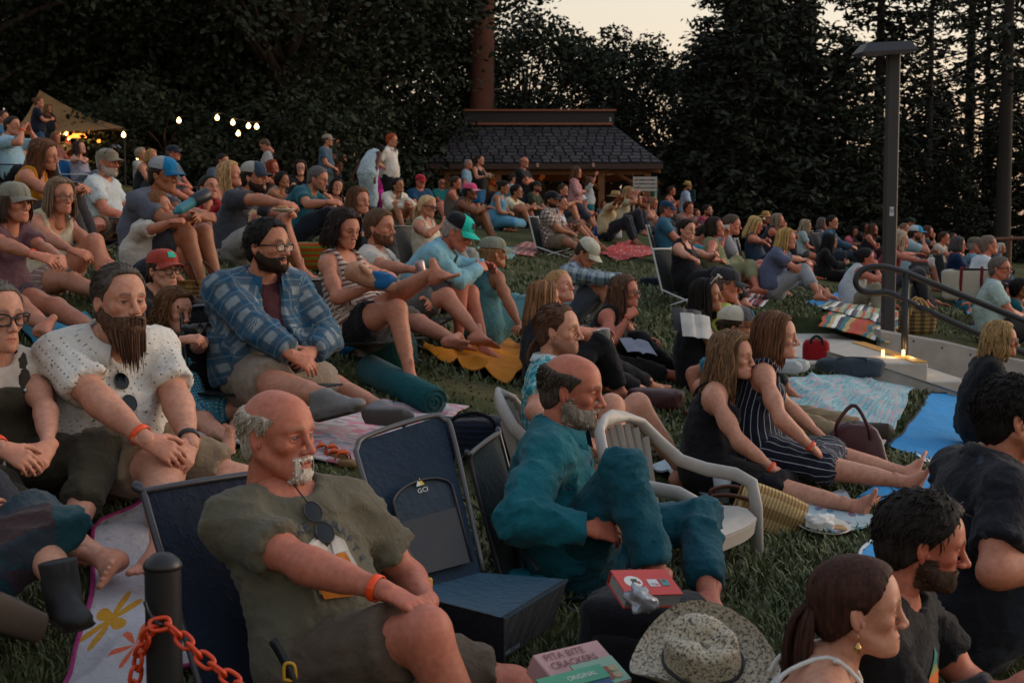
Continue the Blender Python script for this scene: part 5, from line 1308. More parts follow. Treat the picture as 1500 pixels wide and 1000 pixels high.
rightman = Q(1488, 622, 126, -4, 'kneeslow', 'm', 'l', 'short:#15110f', 'button:#15171f:birds:#3c4654', 'pants:#252a33', 'dark-haired man in a navy printed shirt with bright sunglasses pushed up', glasses=('#12a89a', 1, 1), rh=w(1560, 830, 3.5), re=w(1418, 900, 3.35), lh=w(1590, 820, 3.8), fat=.4, lean=-8, lean2=14)
lowman = Q(1352, 797, 146, 30, 'kneeslow', 'm', 'r', 'crop:#1f1a17', 'tee:#0f0f12', 'shorts:#2c2c30', 'man with short dark hair and stubble in a black tee with an orange mountain print', beard=('short', '#3c2c24', .006), hy=28, hp_=-10, rh=w(1480, 1080, 2.9), re=w(1440, 1110, 2.95), lh=w(1500, 1060, 3.2), lean=-6, lean2=10)
lowwoman = Q(1262, 893, 152, 6, 'kneeslow', 'f', 'f', 'pony:#3a2119', 'cami:#d8d4d0', 'short:#4a5a70', 'woman with a long brown ponytail and dangling earring at the bottom edge', hl=.34, ponyz=.0, hy=2, lean=-4, lean2=14, earring=1, nose=.95)
blondebob = Q(1466, 503, 60, 4, 'chairlow', 'f', 'l', 'bob:#8e7048', 'elbow:#101014', 'pants:#15151a', 'woman with a blonde bob and glasses in black below the concrete wall', glasses=('#8a7a70',), hl=.15, curl=.012, hp=.22, lean=-6)
bootsp = Q(-95, 600, 120, 30, 'long', 'f', 'f', 'bob:#3a2a20', 'tee:#2a2c34', 'midi:#35303c:patch:#123a42:#3a1f1c:1.0', 'person in a patchwork skirt with heavy black boots at the lower left corner', s=.95, D=2.95, ra='chest', la='chest', rk=w(5, 835, 2.62), rf=w(22, 900, 2.45), lk=w(60, 815, 2.85), lf=w(92, 868, 2.72), rfd=(.12, -.9, .5), lfd=(.75, -.45, .1), shoes=('boot', '#101012', '#2c211b'), leg=1.30, hp=.10)
tanback = Q(1496, 622, 106, 40, 'knees', 'm', 'l', 'short:#3a2a20', 'tee:#8a7a60', 'shorts:#444444', 'person in a tan t-shirt half hidden behind the dark-haired man', D=3.85, lean2=26)
# --- left rows
Q(20, 192, 34, 14, 'chairlow', 'm', 'l', 'short:#2a201a', 'button:#8fb0c0', 'pants:#15161a', 'man in a light blue shirt cupping both hands round his eyes', arm='face', chair='camp', rw=OR)
Q(5, 172, 26, 10, 'chairlow', 'm', 'l', 'short:#3a2c24', 'tee:#2a5a78', 'shorts:#333333', 'man at the far left edge behind the man cupping his hands')
Q(57, 150, 22, -20, 'stand', 'f', 'l', 'bun:#5d4028', 'tee:#14192a', 'pants:#2a4a68', 'standing woman with her hair up holding a child by the tan canopy', ra='cup', la='chest', group='people standing behind the audience')
Q(71, 160, 18, 40, 'stand', 'c', 'l', 'long:#6a4a30', 'tee:#1a1c26', 'pants:#22262e', 'child held up in the arms of the woman with her hair up', hp=1.02, s=.7, group='people standing behind the audience', nolift=1)
Q(82, 203, 23, 20, 'chairlow', 'f', 'r', 'bob:#6a4632', 'tee:#7a4a40', 'pants:#333333', 'woman with a reddish bob left of the blue folding chair')
Q(62, 198, 20, 10, 'chairlow', 'f', 'r', 'longwavy:#5c3a28', 'tee:#503c44', 'pants:#2a2a2a', 'woman with dark auburn hair behind the woman with the reddish bob')
Q(100, 200, 21, 60, 'chairlow', 'm', 'r', 'balding:#6a5a50', 'tee:#5a5450', 'pants:#2a2a2a', 'balding man in shade in front of the tan canopy')
Q(117, 217, 27, 14, 'chairlow', 'f', 'f', 'longwavy:#3a2820', 'tank:#8a8898', 'pants:#5a6470', 'woman with face upturned in a bright blue folding chair', hp_=16, rh=w(140, 235, 15.2), lh=w(141, 231, 15.5), chair='blue', fat=.3)
Q(157, 243, 40, 12, 'chair', 'm', 'r', 'slick:#8a8078', 'tee:#b9bfc0', 'shorts:#6e5c46', 'grey-haired man with white beard, visor cap and white t-shirt', hat='visor:#7c7462', beard=('full', '#a89c90', .02), hp=.30, rk=w(118, 268, 10.6), lk=w(205, 268, 11.2), rf=w(130, 330, 10.3), lf=w(212, 325, 11), chair='camp', glasses=('#20201e', 1, 1))
Q(127, 192, 14, 0, 'stand', 'm', 'k', 'afro:#0c0a0a', 'tee:#0f0f12', 'pants:#0f0f12', 'dark figure standing under the tan canopy', group='people standing behind the audience', D=26)
Q(160, 214, 18, 30, 'chairlow', 'm', 'l', 'short:#7a7068', 'tee:#4c8a80', 'pants:#33404a', 'man in a blue cap far back under the lamp', hat='cap:#1070a0')
Q(207, 226, 24, 10, 'chairlow', 'f', 'l', 'curly:#8a7a68', 'tee:#9a9a90', 'pants:#333333', 'woman with curly grey hair left of the bare-shouldered blonde')
Q(222, 230, 28, 20, 'knees', 'f', 'l', 'bob:#a07a50', 'cami:#15151a', 'pants:#333840', 'blonde woman with bare shoulders in a black strappy top', arm='chest')
Q(254, 225, 32, 15, 'chair', 'm', 'r', 'short:#5a4a40', 'tee:#4c565c', 'shorts:#3a3c40', 'man in a dark navy cap and grey shirt with raised knees', hat='cap:#1c222e', hp=.34, rk=w(268, 268, 13.4), lk=w(282, 262, 14), chair='camp')
Q(326, 236, 29, 22, 'knees', 'm', 'l', 'short:#231a15', 'tee:#46525e', 'pants:#2c2c33', 'dark-haired man in a slate polo looking down', hp_=-14)
Q(358, 190, 19, 60, 'stand', 'm', 'l', 'buzz:#2a201a', 'tee:#0f131f', 'shorts:#9a9488', 'standing man in a navy t-shirt below the string lights', beard=('short', '#2a1c14'), group='people standing behind the audience')
Q(388, 213, 18, 170, 'stand', 'm', 'l', 'short:#4a3c30', 'tee:#9a989a', 'pants:#3a3c44', 'person in a pale grey t-shirt with back turned near the string lights', hp_=-30, D=22, group='people standing behind the audience')
Q(400, 245, 27, 10, 'knees', 'f', 'r', 'longwavy:#7c3218', 'tank:#3a2a24', 'pants:#2a2a2a', 'woman with long red hair behind the capped man')
Q(414, 265, 33, 12, 'knees', 'f', 't', 'curly:#17110f', 'tank:#8a7a74', 'short:#9a9490', 'woman with a mass of black curly hair', hp_=8)
Q(440, 247, 30, 55, 'knees', 'f', 'f', 'bob:#2c1e1a', 'tee:#15151a', 'pants:#15151a', 'pale woman with dark bob and glasses in black', glasses=('#6a5048',), hl=.14)
Q(466, 262, 43, 10, 'knees', 'm', 'l', 'slick:#55504c', 'tee:#14505c', 'pants:#1c2430', 'grey-haired man in a teal t-shirt leaning in with clasped hands', lean2=34, hp_=-14, rh=w(484, 296, 10.6), lh=w(486, 292, 10.9), beard=('stubble', '#5a504a'), hy=8)
Q(493, 275, 34, 62, 'knees', 'f', 'l', 'long:#1c1412', 'tank:#15151a', 'pants:#15151a', 'smiling woman with long dark hair tilting her head towards the grey-haired man', hr=-12, hl=.3)
Q(491, 248, 21, 30, 'chairlow', 'm', 'l', 'short:#17120f', 'tee:#2a3038', 'pants:#222222', 'dark-haired man beneath the standing couple')
Q(480, 206, 24, 12, 'stand', 'm', 'l', 'short:#3a2c24', 'tee:#3f5668', 'shorts:#2c3540', 'standing man in a beige cap and slate t-shirt', hat='cap:#8a7f70', ra='lap', rh=(.22, -.05, 1.02), lh=(.22, .05, 1.0), group='people standing behind the audience')
Q(493, 211, 20, 20, 'stand', 'f', 'l', 'bun:#4a3020', 'tank:#6a4038', 'skirt:#2c3a4c', 'standing woman close behind the man in the beige cap', arm='chest', group='people standing behind the audience')
Q(558, 222, 24, -52, 'stand', 'f', 'd', 'bun:#120d0b', 'dress:#9fb0b8:floral:#7d909c:#b8c4c8', 'longskirt:#9fb0b8:floral:#7d909c:#b8c4c8', 'woman in a pale blue dress bending away with a white bag in hand', lean=5, lean2=36, neck=45, hp_=-50, rh=w(547, 272, 19.2), lh=w(514, 264, 19.4), D=19.5, leg=1.45, group='people standing behind the audience')
Q(556, 229, 21, 24, 'stand', 'f', 'r', 'long:#6a4a34', 'tank:#a8147c', 'longskirt:#a8147c', 'woman in magenta standing behind the pale blue dress', D=20.5, group='people standing behind the audience')
Q(574, 206, 27, 22, 'stand', 'm', 'l', 'crop:#8a3a1c', 'button:#c6c0b8', 'pants:#1c1c20', 'red-haired man in a white shirt with hands on hips', arm='hips', beard=('goat', '#8a4a28'), group='people standing behind the audience')
Q(583, 272, 31, 55, 'knees', 'f', 't', 'pony:#17110e', 'shirtlong:#c9c3b4', 'short:#5a5450', 'woman in a loose white jacket hugging her knees', rh=(.42, -.05, .34), hy=20)
Q(528, 300, 42, 40, 'knees', 'f', 'l', 'bob:#573c28', 'tank:#12405c:floral:#2c7a98:#0c2a44', 'pants:#2a2a30', 'woman with eyes closed in a blue patterned top behind the dark bob', hl=.16, hp_=-6)
Q(616, 266, 27, 55, 'chairlow', 'm', 'r', 'short:#3a2a20', 'tee:#0f3c5c', 'shorts:#3a3a3a', 'man in a red cap and deep blue t-shirt', hat='cap:#a01c2c', fat=.4)
Q(647, 269, 20, 50, 'chairlow', 'm', 'r', 'balding:#8a8078', 'tee:#1f7a78', 'pants:#2a2a2a', 'man with sunglasses in a teal folding chair', glasses=('#101010', 1), chair='camp')
Q(624, 249, 17, 40, 'chair', 'm', 'l', 'short:#20180f', 'tee:#2f3328', 'pants:#222222', 'man in a camouflage shirt in the shade left of the pavilion', arm='up')
Q(668, 268, 26, 12, 'knees', 'f', 'r', 'bun:#3a281e', 'tank:#55483e', 'pants:#2c2a2a', 'woman in a taupe sleeveless top left of the pink cap', fat=.3)
Q(689, 281, 34, 6, 'knees', 'm', 'b', 'short:#1c1410', 'tank:#3a342c', 'shorts:#33302c', 'man in a faded pink cap resting his arms on his knees', hat='cap:#c4466c::#c98a94', ra='onknee', la='onknee')
# --- centre rows
Q(686, 241, 20, 12, 'stand', 'm', 'r', 'buzz:#8a7a70', 'tee:#7a9cb0', 'shorts:#4a5a6a', 'grey-haired man in a light blue t-shirt standing by the ringer tank', group='people standing behind the audience')
Q(703, 235, 21, 30, 'stand', 'f', 'l', 'short:#2c2018', 'tank:#121216', 'skirt:#0f5a86', 'woman in a black tank with white trim and a blue skirt standing with a cup', arm='cup', group='people standing behind the audience')
Q(713, 246, 17, 10, 'stand', 'm', 'r', 'short:#3a2c24', 'tee:#aab0b4', 'pants:#333844', 'man in pale grey standing behind the woman with the cup', group='people standing behind the audience')
Q(722, 291, 26, 45, 'knees', 'f', 'l', 'bob:#2a1c16', 'tank:#c0bcbc', 'capri:#2f3a4c', 'laughing woman with glasses and a white top holding a red cup', glasses=('#201814',), ra='cup', rw='#e03a4a', hl=.18)
Q(738, 275, 27, 20, 'knees', 'f', 't', 'bun:#17110f', 'tank:#4c84a0', 'midi:#4c84a0', 'woman in a sky blue dress looking down', hp_=-12)
Q(722, 265, 18, 15, 'chairlow', 'm', 'r', 'short:#7a6a60', 'tee:#8a7a6a', 'pants:#333333', 'man in a straw-coloured cap behind the laughing woman', hat='cap:#8a7a4a')
Q(757, 281, 28, 42, 'knees', 'm', 't', 'short:#15110f', 'tee:#c2b89c', 'shorts:#4a4438', 'man in a cream t-shirt leaning back on his arm', hy=-4, fat=.3)
Q(768, 238, 23, 26, 'stand', 'm', 'r', 'balding:#6a5a50', 'tee:#13161d', 'pants:#20242c', 'bald man in a black shirt standing with folded arms', arm='crossed', beard=('goat', '#9a8a80'), fat=.35, group='people standing behind the audience')
Q(786, 274, 23, 12, 'knees', 'm', 'l', 'short:#2a1c14', 'tee:#2f3626', 'pants:#2a2a2a', 'bearded man in a dark cap and olive t-shirt', hat='cap:#1f2a26', beard=('short', '#2a1a12'))
Q(793, 256, 18, 20, 'stand', 'm', 't', 'buzz:#15110f', 'tee:#1a1820', 'pants:#1c1c22', 'man in dark clothes half hidden behind the bald man', group='people standing behind the audience')
Q(752, 262, 18, 0, 'stand', 'm', 'l', 'short:#2a2018', 'tee:#7c9aa4', 'pants:#2c3038', 'man in pale blue behind the folded-arms man', D=24, group='people standing behind the audience')
Q(809, 293, 34, 16, 'chairlow', 'm', 't', 'short:#17110d', 'button:#9a8c84:plaid:#5a4038:#c8beb4:.9', 'shorts:#6c5d49', 'bearded man in a black cap and brown plaid shirt with legs stretched out', hat='cap:#131317', beard=('full', '#17110d', .02), hp=.22, rk=w(865, 350, 13.2), rf=w(905, 372, 12.6), lk=w(868, 350, 14), lf=w(925, 368, 13.2), chair='beach', fat=.25, flatbrim=1)
Q(823, 298, 29, 14, 'kneeslow', 'f', 'l', 'bun:#1c1820', 'tank:#bfc4cc', 'midi:#7a3a30:floral:#c8a890:#1f5a48', 'woman in a white tank top and patterned skirt beside the brown plaid shirt')
Q(825, 279, 25, 8, 'knees', 'm', 'l', 'short:#3a281c', 'tee:#171c2a', 'shorts:#3a3f48', 'man in a navy t-shirt hugging bare knees', ra='onknee', la='onknee')
Q(843, 288, 21, 12, 'knees', 'f', 'r', 'bun:#5c3824', 'tee:#3a2c30', 'pants:#2c2c2c', 'woman with reddish hair beside the white-capped man')
Q(852, 294, 23, 14, 'knees', 'm', 'l', 'short:#4a3a30', 'tee:#6a6458', 'shorts:#7a7468', 'man in a white cap with chin on his hand', hat='cap:#c0c4c6', ra='mouth')
Q(845, 253, 22, 12, 'stand', 'f', 'r', 'long:#54392a', 'shirtlong:#9a5a60:plaid:#c49a98:#6a2c34:.8', 'pants:#33303a', 'woman in a pink plaid shirt standing in front of the pavilion', arm='lap', rh=(.2, -.05, 1.1), lh=(.2, .05, 1.08), group='people standing behind the audience')
Q(865, 266, 17, 10, 'stand', 'f', 'l', 'long:#6a4a34', 'tee:#b4b4b4', 'short:#0e6a74', 'girl in a white top and teal shorts standing with one arm raised', ra='up', s=.85, group='people standing behind the audience')
Q(893, 271, 15, 20, 'stand', 'f', 't', 'bun:#1c1410', 'tee:#8a3a58', 'pants:#1c1c22', 'woman in pink and black standing in the shade', group='people standing behind the audience')
Q(884, 300, 15, 60, 'knees', 'c', 'l', 'bob:#54392a', 'tee:#4a6a80', 'shorts:#2c3a4c', 'small child in a blue top sitting between the rows', hs=.8)
Q(902, 291, 28, 14, 'knees', 'f', 'b', 'curly:#17110f', 'elbow:#b09c76:floral:#8a744e:#c4b28e', 'pants:#20222c', 'woman in a straw hat and cream blouse filming with raised hands', hat='straw:#9a7a4a:#5a4024', arm='face', rh=w(915, 283, 15.0), lh=w(924, 283, 15.2))
Q(922, 283, 24, 20, 'knees', 'f', 'l', 'long:#8a6a48', 'tee:#a89a80', 'pants:#2a2a33', 'woman with fair hair holding up a phone beside the straw hat', arm='face')
Q(932, 264, 17, 30, 'stand', 'f', 'f', 'long:#15110f', 'tee:#15131a', 'pants:#15131a', 'standing woman all in black hugging her arms', arm='chest', group='people standing behind the audience')
Q(941, 297, 25, 8, 'kneeslow', 'm', 'l', 'short:#3a2a20', 'tee:#181c26', 'shorts:#6a6e74', 'bearded man in a tan and red cap leaning back', hat='cap:#7a2c2c:#9a8a70:#5a2024', ra='mouth', beard=('short', '#3a261a'))
Q(957, 298, 22, 30, 'kneeslow', 'f', 'r', 'bob:#7a5a40', 'cami:#12365c', 'pants:#22262e', 'woman with bare shoulders and a blue top next to the tan and red cap')
Q(963, 267, 17, 20, 'stand', 'm', 'l', 'buzz:#3a2a20', 'tee:#15161c', 'pants:#20242c', 'man in a teal cardigan standing by the pale bench', over='open:#3a8478', beard=('short', '#3a261a'), group='people standing behind the audience')
Q(984, 280, 18, 24, 'chair', 'f', 'r', 'bun:#3a2820', 'tank:#7a4a44', 'pants:#333333', 'woman sitting with a baby on her arm', ra='chest', la='chest')
Q(1007, 273, 19, -4, 'stand', 'm', 'l', 'short:#2a2018', 'button:#9ab0c4', 'pants:#3a4454', 'man in a straw hat and pale blue shirt with a backpack', hat='straw:#a88c4c:#20180f', beard=('short', '#2a1c14'), group='people standing behind the audience')
Q(977, 307, 33, 10, 'chairlow', 'm', 'r', 'short:#4a3a30', 'tee:#2c5a70', 'shorts:#4a5058', 'broad man in a blue cap and blue polo shirt', hat='cap:#0c3450', fat=.6, chair='beach', collar=1)
Q(1009, 305, 24, 45, 'knees', 'f', 'r', 'curly:#3a2018', 'tee:#8a6a60', 'pants:#33303a', 'woman with a dark red frizz of hair')
Q(1020, 314, 20, 30, 'knees', 'f', 'r', 'long:#4a2c20', 'tee:#5a4038', 'pants:#2c2c2c', 'auburn-haired woman just behind the grey headband')
Q(1036, 309, 25, 8, 'knees', 'm', 'l', 'short:#1c1410', 'tee:#8a2c48', 'shorts:#3a3a44', 'bearded man with glasses in a raspberry shirt', beard=('short', '#1c1410'), glasses=('#1a1412',))
Q(1032, 345, 22, 8, 'knees', 'm', 'l', 'short:#1c1410', 'tee:#0c7488', 'pants:#3a3a44', 'person in a bright turquoise shirt hidden behind the olive tank top', hp_=-40, D=13.2)
Q(1029, 299, 14, 20, 'chairlow', 'f', 'l', 'bob:#3a2a20', 'tee:#5a4a50', 'pants:#333333', 'woman with a pale face at the very back near the backpack')
Q(1060, 311, 11, 20, 'stand', 'm', 'l', 'short:#2a2a2a', 'tee:#4a4e54', 'pants:#2a2a2a', 'man in a tall grey hat far back against the trees', hat='bucket:#6a6e74', D=36, group='people standing behind the audience')
Q(1006, 337, 43, 28, 'chairlow', 'f', 'f', 'bun:#17120f', 'tank:#111115', 'pants:#1a1c22', 'woman in a black tank top with sunglasses on her head, eating', glasses=('#8a3a30', 1, 1), rh=w(1020, 382, 9.7), lh=w(1050, 372, 10.1), rhp='grip', rw=OR, fat=.4, chair='beach')
Q(1048, 334, 40, 4, 'chairlow', 'f', 'r', 'bob:#2a1f1a', 'tank:#7e805e', 'capri:#82805e', 'dark-haired woman in olive drinking a glass of beer', hl=.11, rh=w(1058, 382, 10.8), lh=w(1062, 345, 11.2), lhp='grip', la='mouth', fat=.3, rk=w(1108, 372, 10.8), rf=w(1108, 422, 10.6), lk=w(1105, 358, 11.3), lf=w(1100, 410, 11.3), chair='beach', nose=1.0)
Q(1072, 330, 30, 4, 'kneeslow', 'm', 'r', 'short:#4a3a30', 'tee:#8a8a90', 'short:#3a3a44', 'man with a high bare knee behind the beer drinker', rk=w(1098, 338, 12.2), lk=w(1106, 342, 12.6), D=12.8)
Q(1107, 330, 31, 14, 'chairlow', 'f', 'r', 'long:#b09260', 'tank:#233448', 'pants:#1e2a38', 'blonde woman in a navy tank top with a pink wristband', hp_=-14, glasses=('#c8b89a', 1, 1), rh=w(1124, 356, 13.6), lh=w(1126, 352, 13.9), rw='#e85a4a', chair='beach')
Q(1122, 319, 24, 20, 'knees', 'f', 'r', 'bob:#6a4a34', 'tee:#23202a', 'pants:#2a2a2a', 'woman in a straw sunhat looking down', hat='straw:#a47c40:#6a4a24', hp_=-10, ra='mouth')
Q(1140, 324, 28, 8, 'knees', 'f', 'r', 'long:#7a6a5c', 'tank:#1c1c22', 'pants:#2c2a30', 'woman with long ash-grey hair and chin on hand', ra='mouth')
Q(1153, 351, 41, 14, 'knees', 'f', 'l', 'long:#a5854f', 'tee:#545a72', 'capri:#8d9096', 'blonde woman in a grey-violet t-shirt and pale jeans, arms round her knees', rh=w(1184, 386, 10.6), lh=w(1190, 382, 11), hl=.16, rk=w(1165, 388, 10.6), rf=w(1200, 432, 10.4), lk=w(1188, 388, 11), lf=w(1212, 430, 10.8))
Q(1165, 345, 22, 26, 'chairlow', 'm', 'r', 'balding:#8a7a70', 'tee:#5c6e86:floral:#9ab0c0:#3a4c64', 'pants:#333844', 'bald man in a blue flowered shirt behind the blonde in pale jeans', chair='camp')
Q(1181, 331, 23, 10, 'knees', 'f', 'r', 'long:#8a7a66', 'tee:#a8b4b4:hstripe:#6a8088', 'short:#4a4a4a', 'woman with pale hair and a striped top in the far row')
Q(1205, 328, 22, 30, 'chairlow', 'f', 'r', 'bob:#5a524c', 'tee:#3a4450', 'pants:#2a2a2a', 'grey-haired woman in a dark folding chair', chair='camp')
Q(1219, 326, 28, 26, 'chairlow', 'm', 'l', 'short:#17120f', 'shirtlong:#2c4a60', 'pants:#2a3644', 'dark-haired man in a denim shirt with a red wristband', rw='#e04428', chair='camp', rh=(.34, -.05, .45))
Q(1217, 354, 29, 0, 'knees', 'f', 't', 'long:#0e0c0c', 'long:#0b0b0e', 'longskirt:#0b0b0e', 'woman in a black hooded top beside the green tote bag', hood=1)
Q(1252, 340, 19, 30, 'knees', 'f', 't', 'long:#1c1410', 'tee:#c05a6c', 'pants:#2a2a2a', 'young woman in pink next to the pink towel')
Q(1267, 334, 19, 30, 'knees', 'f', 'b', 'long:#120e0d', 'tee:#15151a', 'pants:#1a1a1a', 'dark-haired woman in black left of the woman with glasses')
Q(1279, 336, 21, 20, 'knees', 'f', 'r', 'long:#4a3024', 'cami:#15151a', 'pants:#c0607a', 'woman with glasses in a black strappy top left of the lamp post', glasses=('#3a2a24',))
Q(1268, 378, 39, 0, 'knees', 'f', 'r', 'bun:#15110f', 'tank:#b6bcc0', 'pants:#7d7663', 'dark-haired woman in a white ribbed tank top by the lamp post', ra='mouth', la='onknee', rk=w(1292, 432, 10.9), lk=w(1300, 425, 11.4), rf=w(1285, 466, 10.9))
Q(1293, 372, 26, -30, 'knees', 'f', 'r', 'bun:#2a1a14', 'tank:#101014', 'pants:#101014', 'woman in a black sleeveless top partly behind the lamp post')
# --- right rows
Q(1319, 352, 36, 6, 'knees', 'f', 'r', 'longwavy:#a08a74', 'tank:#6e1c1c', 'pants:#3a3a40', 'woman with long pale wavy hair in a dark red tank top', rh=w(1362, 384, 11.8), lh=w(1345, 372, 12.4), hl=.32)
Q(1312, 340, 22, 12, 'knees', 'f', 'r', 'curly:#4a3426', 'tee:#4a7a80', 'pants:#2a2a2a', 'woman with frizzy hair right of the lamp post')
Q(1325, 335, 22, 20, 'knees', 'm', 'r', 'short:#6a5444', 'tee:#5a4a44', 'pants:#2a2a2a', 'sandy-haired man behind the blue and white cap')
Q(1342, 342, 31, 10, 'knees', 'm', 'l', 'short:#2a1c14', 'tee:#8fa6ac', 'shorts:#3a3a3c', 'bearded man in a blue and white cap with fist at his mouth', hat='cap:#0c86b4:#a9b4b8:#0c86b4', beard=('full', '#2a1a14', .015), ra='mouth', lw='#15151a', flatbrim=1)
Q(1360, 340, 23, 20, 'knees', 'f', 'r', 'bob:#4a3024', 'tee:#33404e', 'pants:#2a2a2a', 'woman with chin on hand behind the blue and white cap', ra='mouth')
Q(1334, 326, 19, 30, 'knees', 'm', 'l', 'short:#2a2018', 'tee:#33352c', 'pants:#2a2a2a', 'man in a dark green cap in the last row', hat='cap:#16281f')
Q(1383, 349, 25, 30, 'knees', 'm', 'r', 'short:#3a2618', 'tee:#b3a898', 'shorts:#444444', 'square-jawed man in an off-white t-shirt')
Q(1396, 348, 18, 25, 'knees', 'm', 'r', 'short:#4a3a30', 'tee:#8a7a70', 'pants:#2a2a2a', 'man glimpsed between the off-white shirt and the grey bob')
Q(1404, 359, 31, 4, 'chairlow', 'f', 'r', 'bob:#4a4544', 'tee:#12284a', 'pants:#2a4a68', 'woman with a grey bob and crossed arms in a navy t-shirt', hl=.12, arm='crossed', chair='camp')
Q(1429, 360, 33, 6, 'chairlow', 'm', 'r', 'short:#8a8078', 'tee:#6a96ac', 'pants:#2c4a6a', 'man in an olive cap and pale blue t-shirt next to the grey bob', hat='cap:#5f5a48', arm='crossed', fat=.3, chair='camp', flatbrim=1)
Q(1448, 360, 24, 4, 'kneeslow', 'm', 'r', 'short:#6a5a50', 'tee:#c0c6cc', 'short:#4a4a50', 'man in a white tee with a big bare knee in the air', rk=w(1492, 376, 11.5), lk=w(1486, 380, 12.4), ra='back', D=13.0)
Q(1467, 364, 20, 20, 'knees', 'f', 'r', 'bob:#a09a94', 'tee:#4a5a68', 'pants:#2a2a2a', 'white-haired woman near the wooden rail')
Q(1464, 401, 42, 8, 'kneeslow', 'm', 'r', 'short:#5c544e', 'tee:#a4b8b4', 'shorts:#3a3a3c', 'grey-haired man with red-framed glasses and a goatee behind the canvas bag', glasses=('#6a2424',), gt=1.4, beard=('goat', '#6a5c54'))
Q(1467, 437, 42, 4, 'knees', 'f', 'r', 'long:#1c1210', 'tank:#5a4048', 'pants:#2a2a30', 'woman with long dark brown hair smiling behind the blonde bob', hp_=-6, hl=.28)
Q(1495, 428, 40, 10, 'knees', 'f', 't', 'curly:#100c0b', 'tee:#0e4a50', 'pants:#22262e', 'person with dark curls and a deep teal top at the right edge')
Q(1350, 402, 36, 4, 'long', 'f', 'r', 'bob:#15100e', 'elbow:#0f0f13', 'pants:#0f0f13', 'woman in a black cap lounging on her elbow beside the rail', hat='cap:#121216', lean=-34, lean2=-10, ra='back', rh=w(1345, 458, 11.2), patch='#8a929a', rf=w(1420, 470, 11.4), lf=w(1425, 462, 11.7))
EXTRA = [(0, 1.3, CZ - 1.5), (-1.5, 1.5, CZ - 1.4), (1.5, 1.5, CZ - 1.65), (-7, 9, CZ + .1), (-18, 39, CZ + 1.0), (0, 52, CZ - .6), (15, 46, CZ - .9), (7.0, 13, CZ - 1.9), (7, 9, CZ - 2.2), (9, 21, CZ - 1.2), (32, 52, CZ - 1.1), (-39, 52, CZ + 1.5), (0, 150, CZ - .6), (80, 150, CZ - 1), (-80, 150, CZ + 1.5), (-8, 3, CZ), (8, 3, CZ - 2.6), (1, 39, CZ - .75), (6.5, 40, CZ - .8), tuple(W(1100, 900, 4.7)), tuple(W(1300, 680, 7.3)), tuple(W(1230, 518, 12.4)), tuple(W(1230, 547, 11.0)), tuple(W(1330, 574, 11.0)), tuple(W(1430, 602, 11.0)), tuple(W(1300, 488, 14)), tuple(W(1400, 508, 14)), tuple(W(1490, 532, 14))]
terrain_fit(EXTRA)
# ---------------------------------------------------------------- the lawn
def RP(px, py, z):
 """the point of the level plane z seen at a pixel"""
 d = W(px, py, 1.0) - A((0, 0, CZ)); return A((0, 0, CZ)) + d * ((z - CZ) / d[2])
ZS = CZ - 1.05
YF, YN, XS = 13.4, 11.3, 3.36
def carve(x, y, z):
 ins = sstep(XS - .06, XS + .06, x) * sstep(YN - .15, YN, y) * sstep(YF + .15, YF, y) * sstep(12, 9, x)
 z = z * (1 - ins) + np.minimum(z, ZS - 1.2 - .25 * (x - XS)) * ins
 sl = sstep(2.25, 2.5, x) * sstep(XS + .1, XS, x) * sstep(YN - .05, YN + .05, y) * sstep(14.9, 14.5, y)
 return z * (1 - sl) + np.minimum(z, ZS - .03) * sl
def lawn_mat():
 m, n, l, b = newmat("lawn"); g = NG(n, l); o = g.geo()
 a = g.noise(o, .55, 4, .6); f = g.noise(o, 9, 5, .65); h = g.noise(o, 70, 4, .7)
 c = g.ramp(a, [(.34, (.042, .052, .022)), (.52, (.070, .075, .032)), (.68, (.140, .118, .060))])
 c = g.mul(c, g.ramp(f, [(.25, (.5, .52, .5)), (.6, (1, 1, 1)), (.8, (1.35, 1.25, 1.0))]))
 c = g.mul(c, g.ramp(h, [(.3, (.45, .48, .4)), (.6, (1.1, 1.1, 1.0))]))
 l.new(c, b.inputs["Base Color"]); b.inputs["Roughness"].default_value = .95; b.inputs["Specular IOR Level"].default_value = .1
 g.bump(b, g.math('ADD', f, g.math('MULTIPLY', h, .6)), .9, .03); return m
xs = np.unique(np.r_[np.linspace(-7, 7, 190), np.linspace(-25, -7, 50), np.linspace(7, 25, 50), -np.geomspace(25, 160, 14), np.geomspace(25, 160, 14)])
ys = np.unique(np.r_[np.linspace(-8, 1.2, 12), np.linspace(1.2, 18, 240), np.geomspace(18, 75, 80), np.geomspace(75, 400, 12)])
gx, gy = np.meshgrid(xs, ys, indexing='ij'); gz = terrain(gx, np.maximum(gy, 1.3))
gz = carve(gx, gy, gz) + .012 * vnoise(np.stack([gx, gy, gx * 0], -1).reshape(-1, 3), 3.1).reshape(gx.shape) * (gy < 20)
far = sstep(75, 220, gy); gz = gz * (1 - far) + (CZ - 9) * far
b = MB(); b.grid(np.stack([gx, gy, gz], -1))
LAWN = tag(b.build('lawn', lawn_mat(), None, True), kind='structure')
COVER = []          # blankets: no blades grow through them
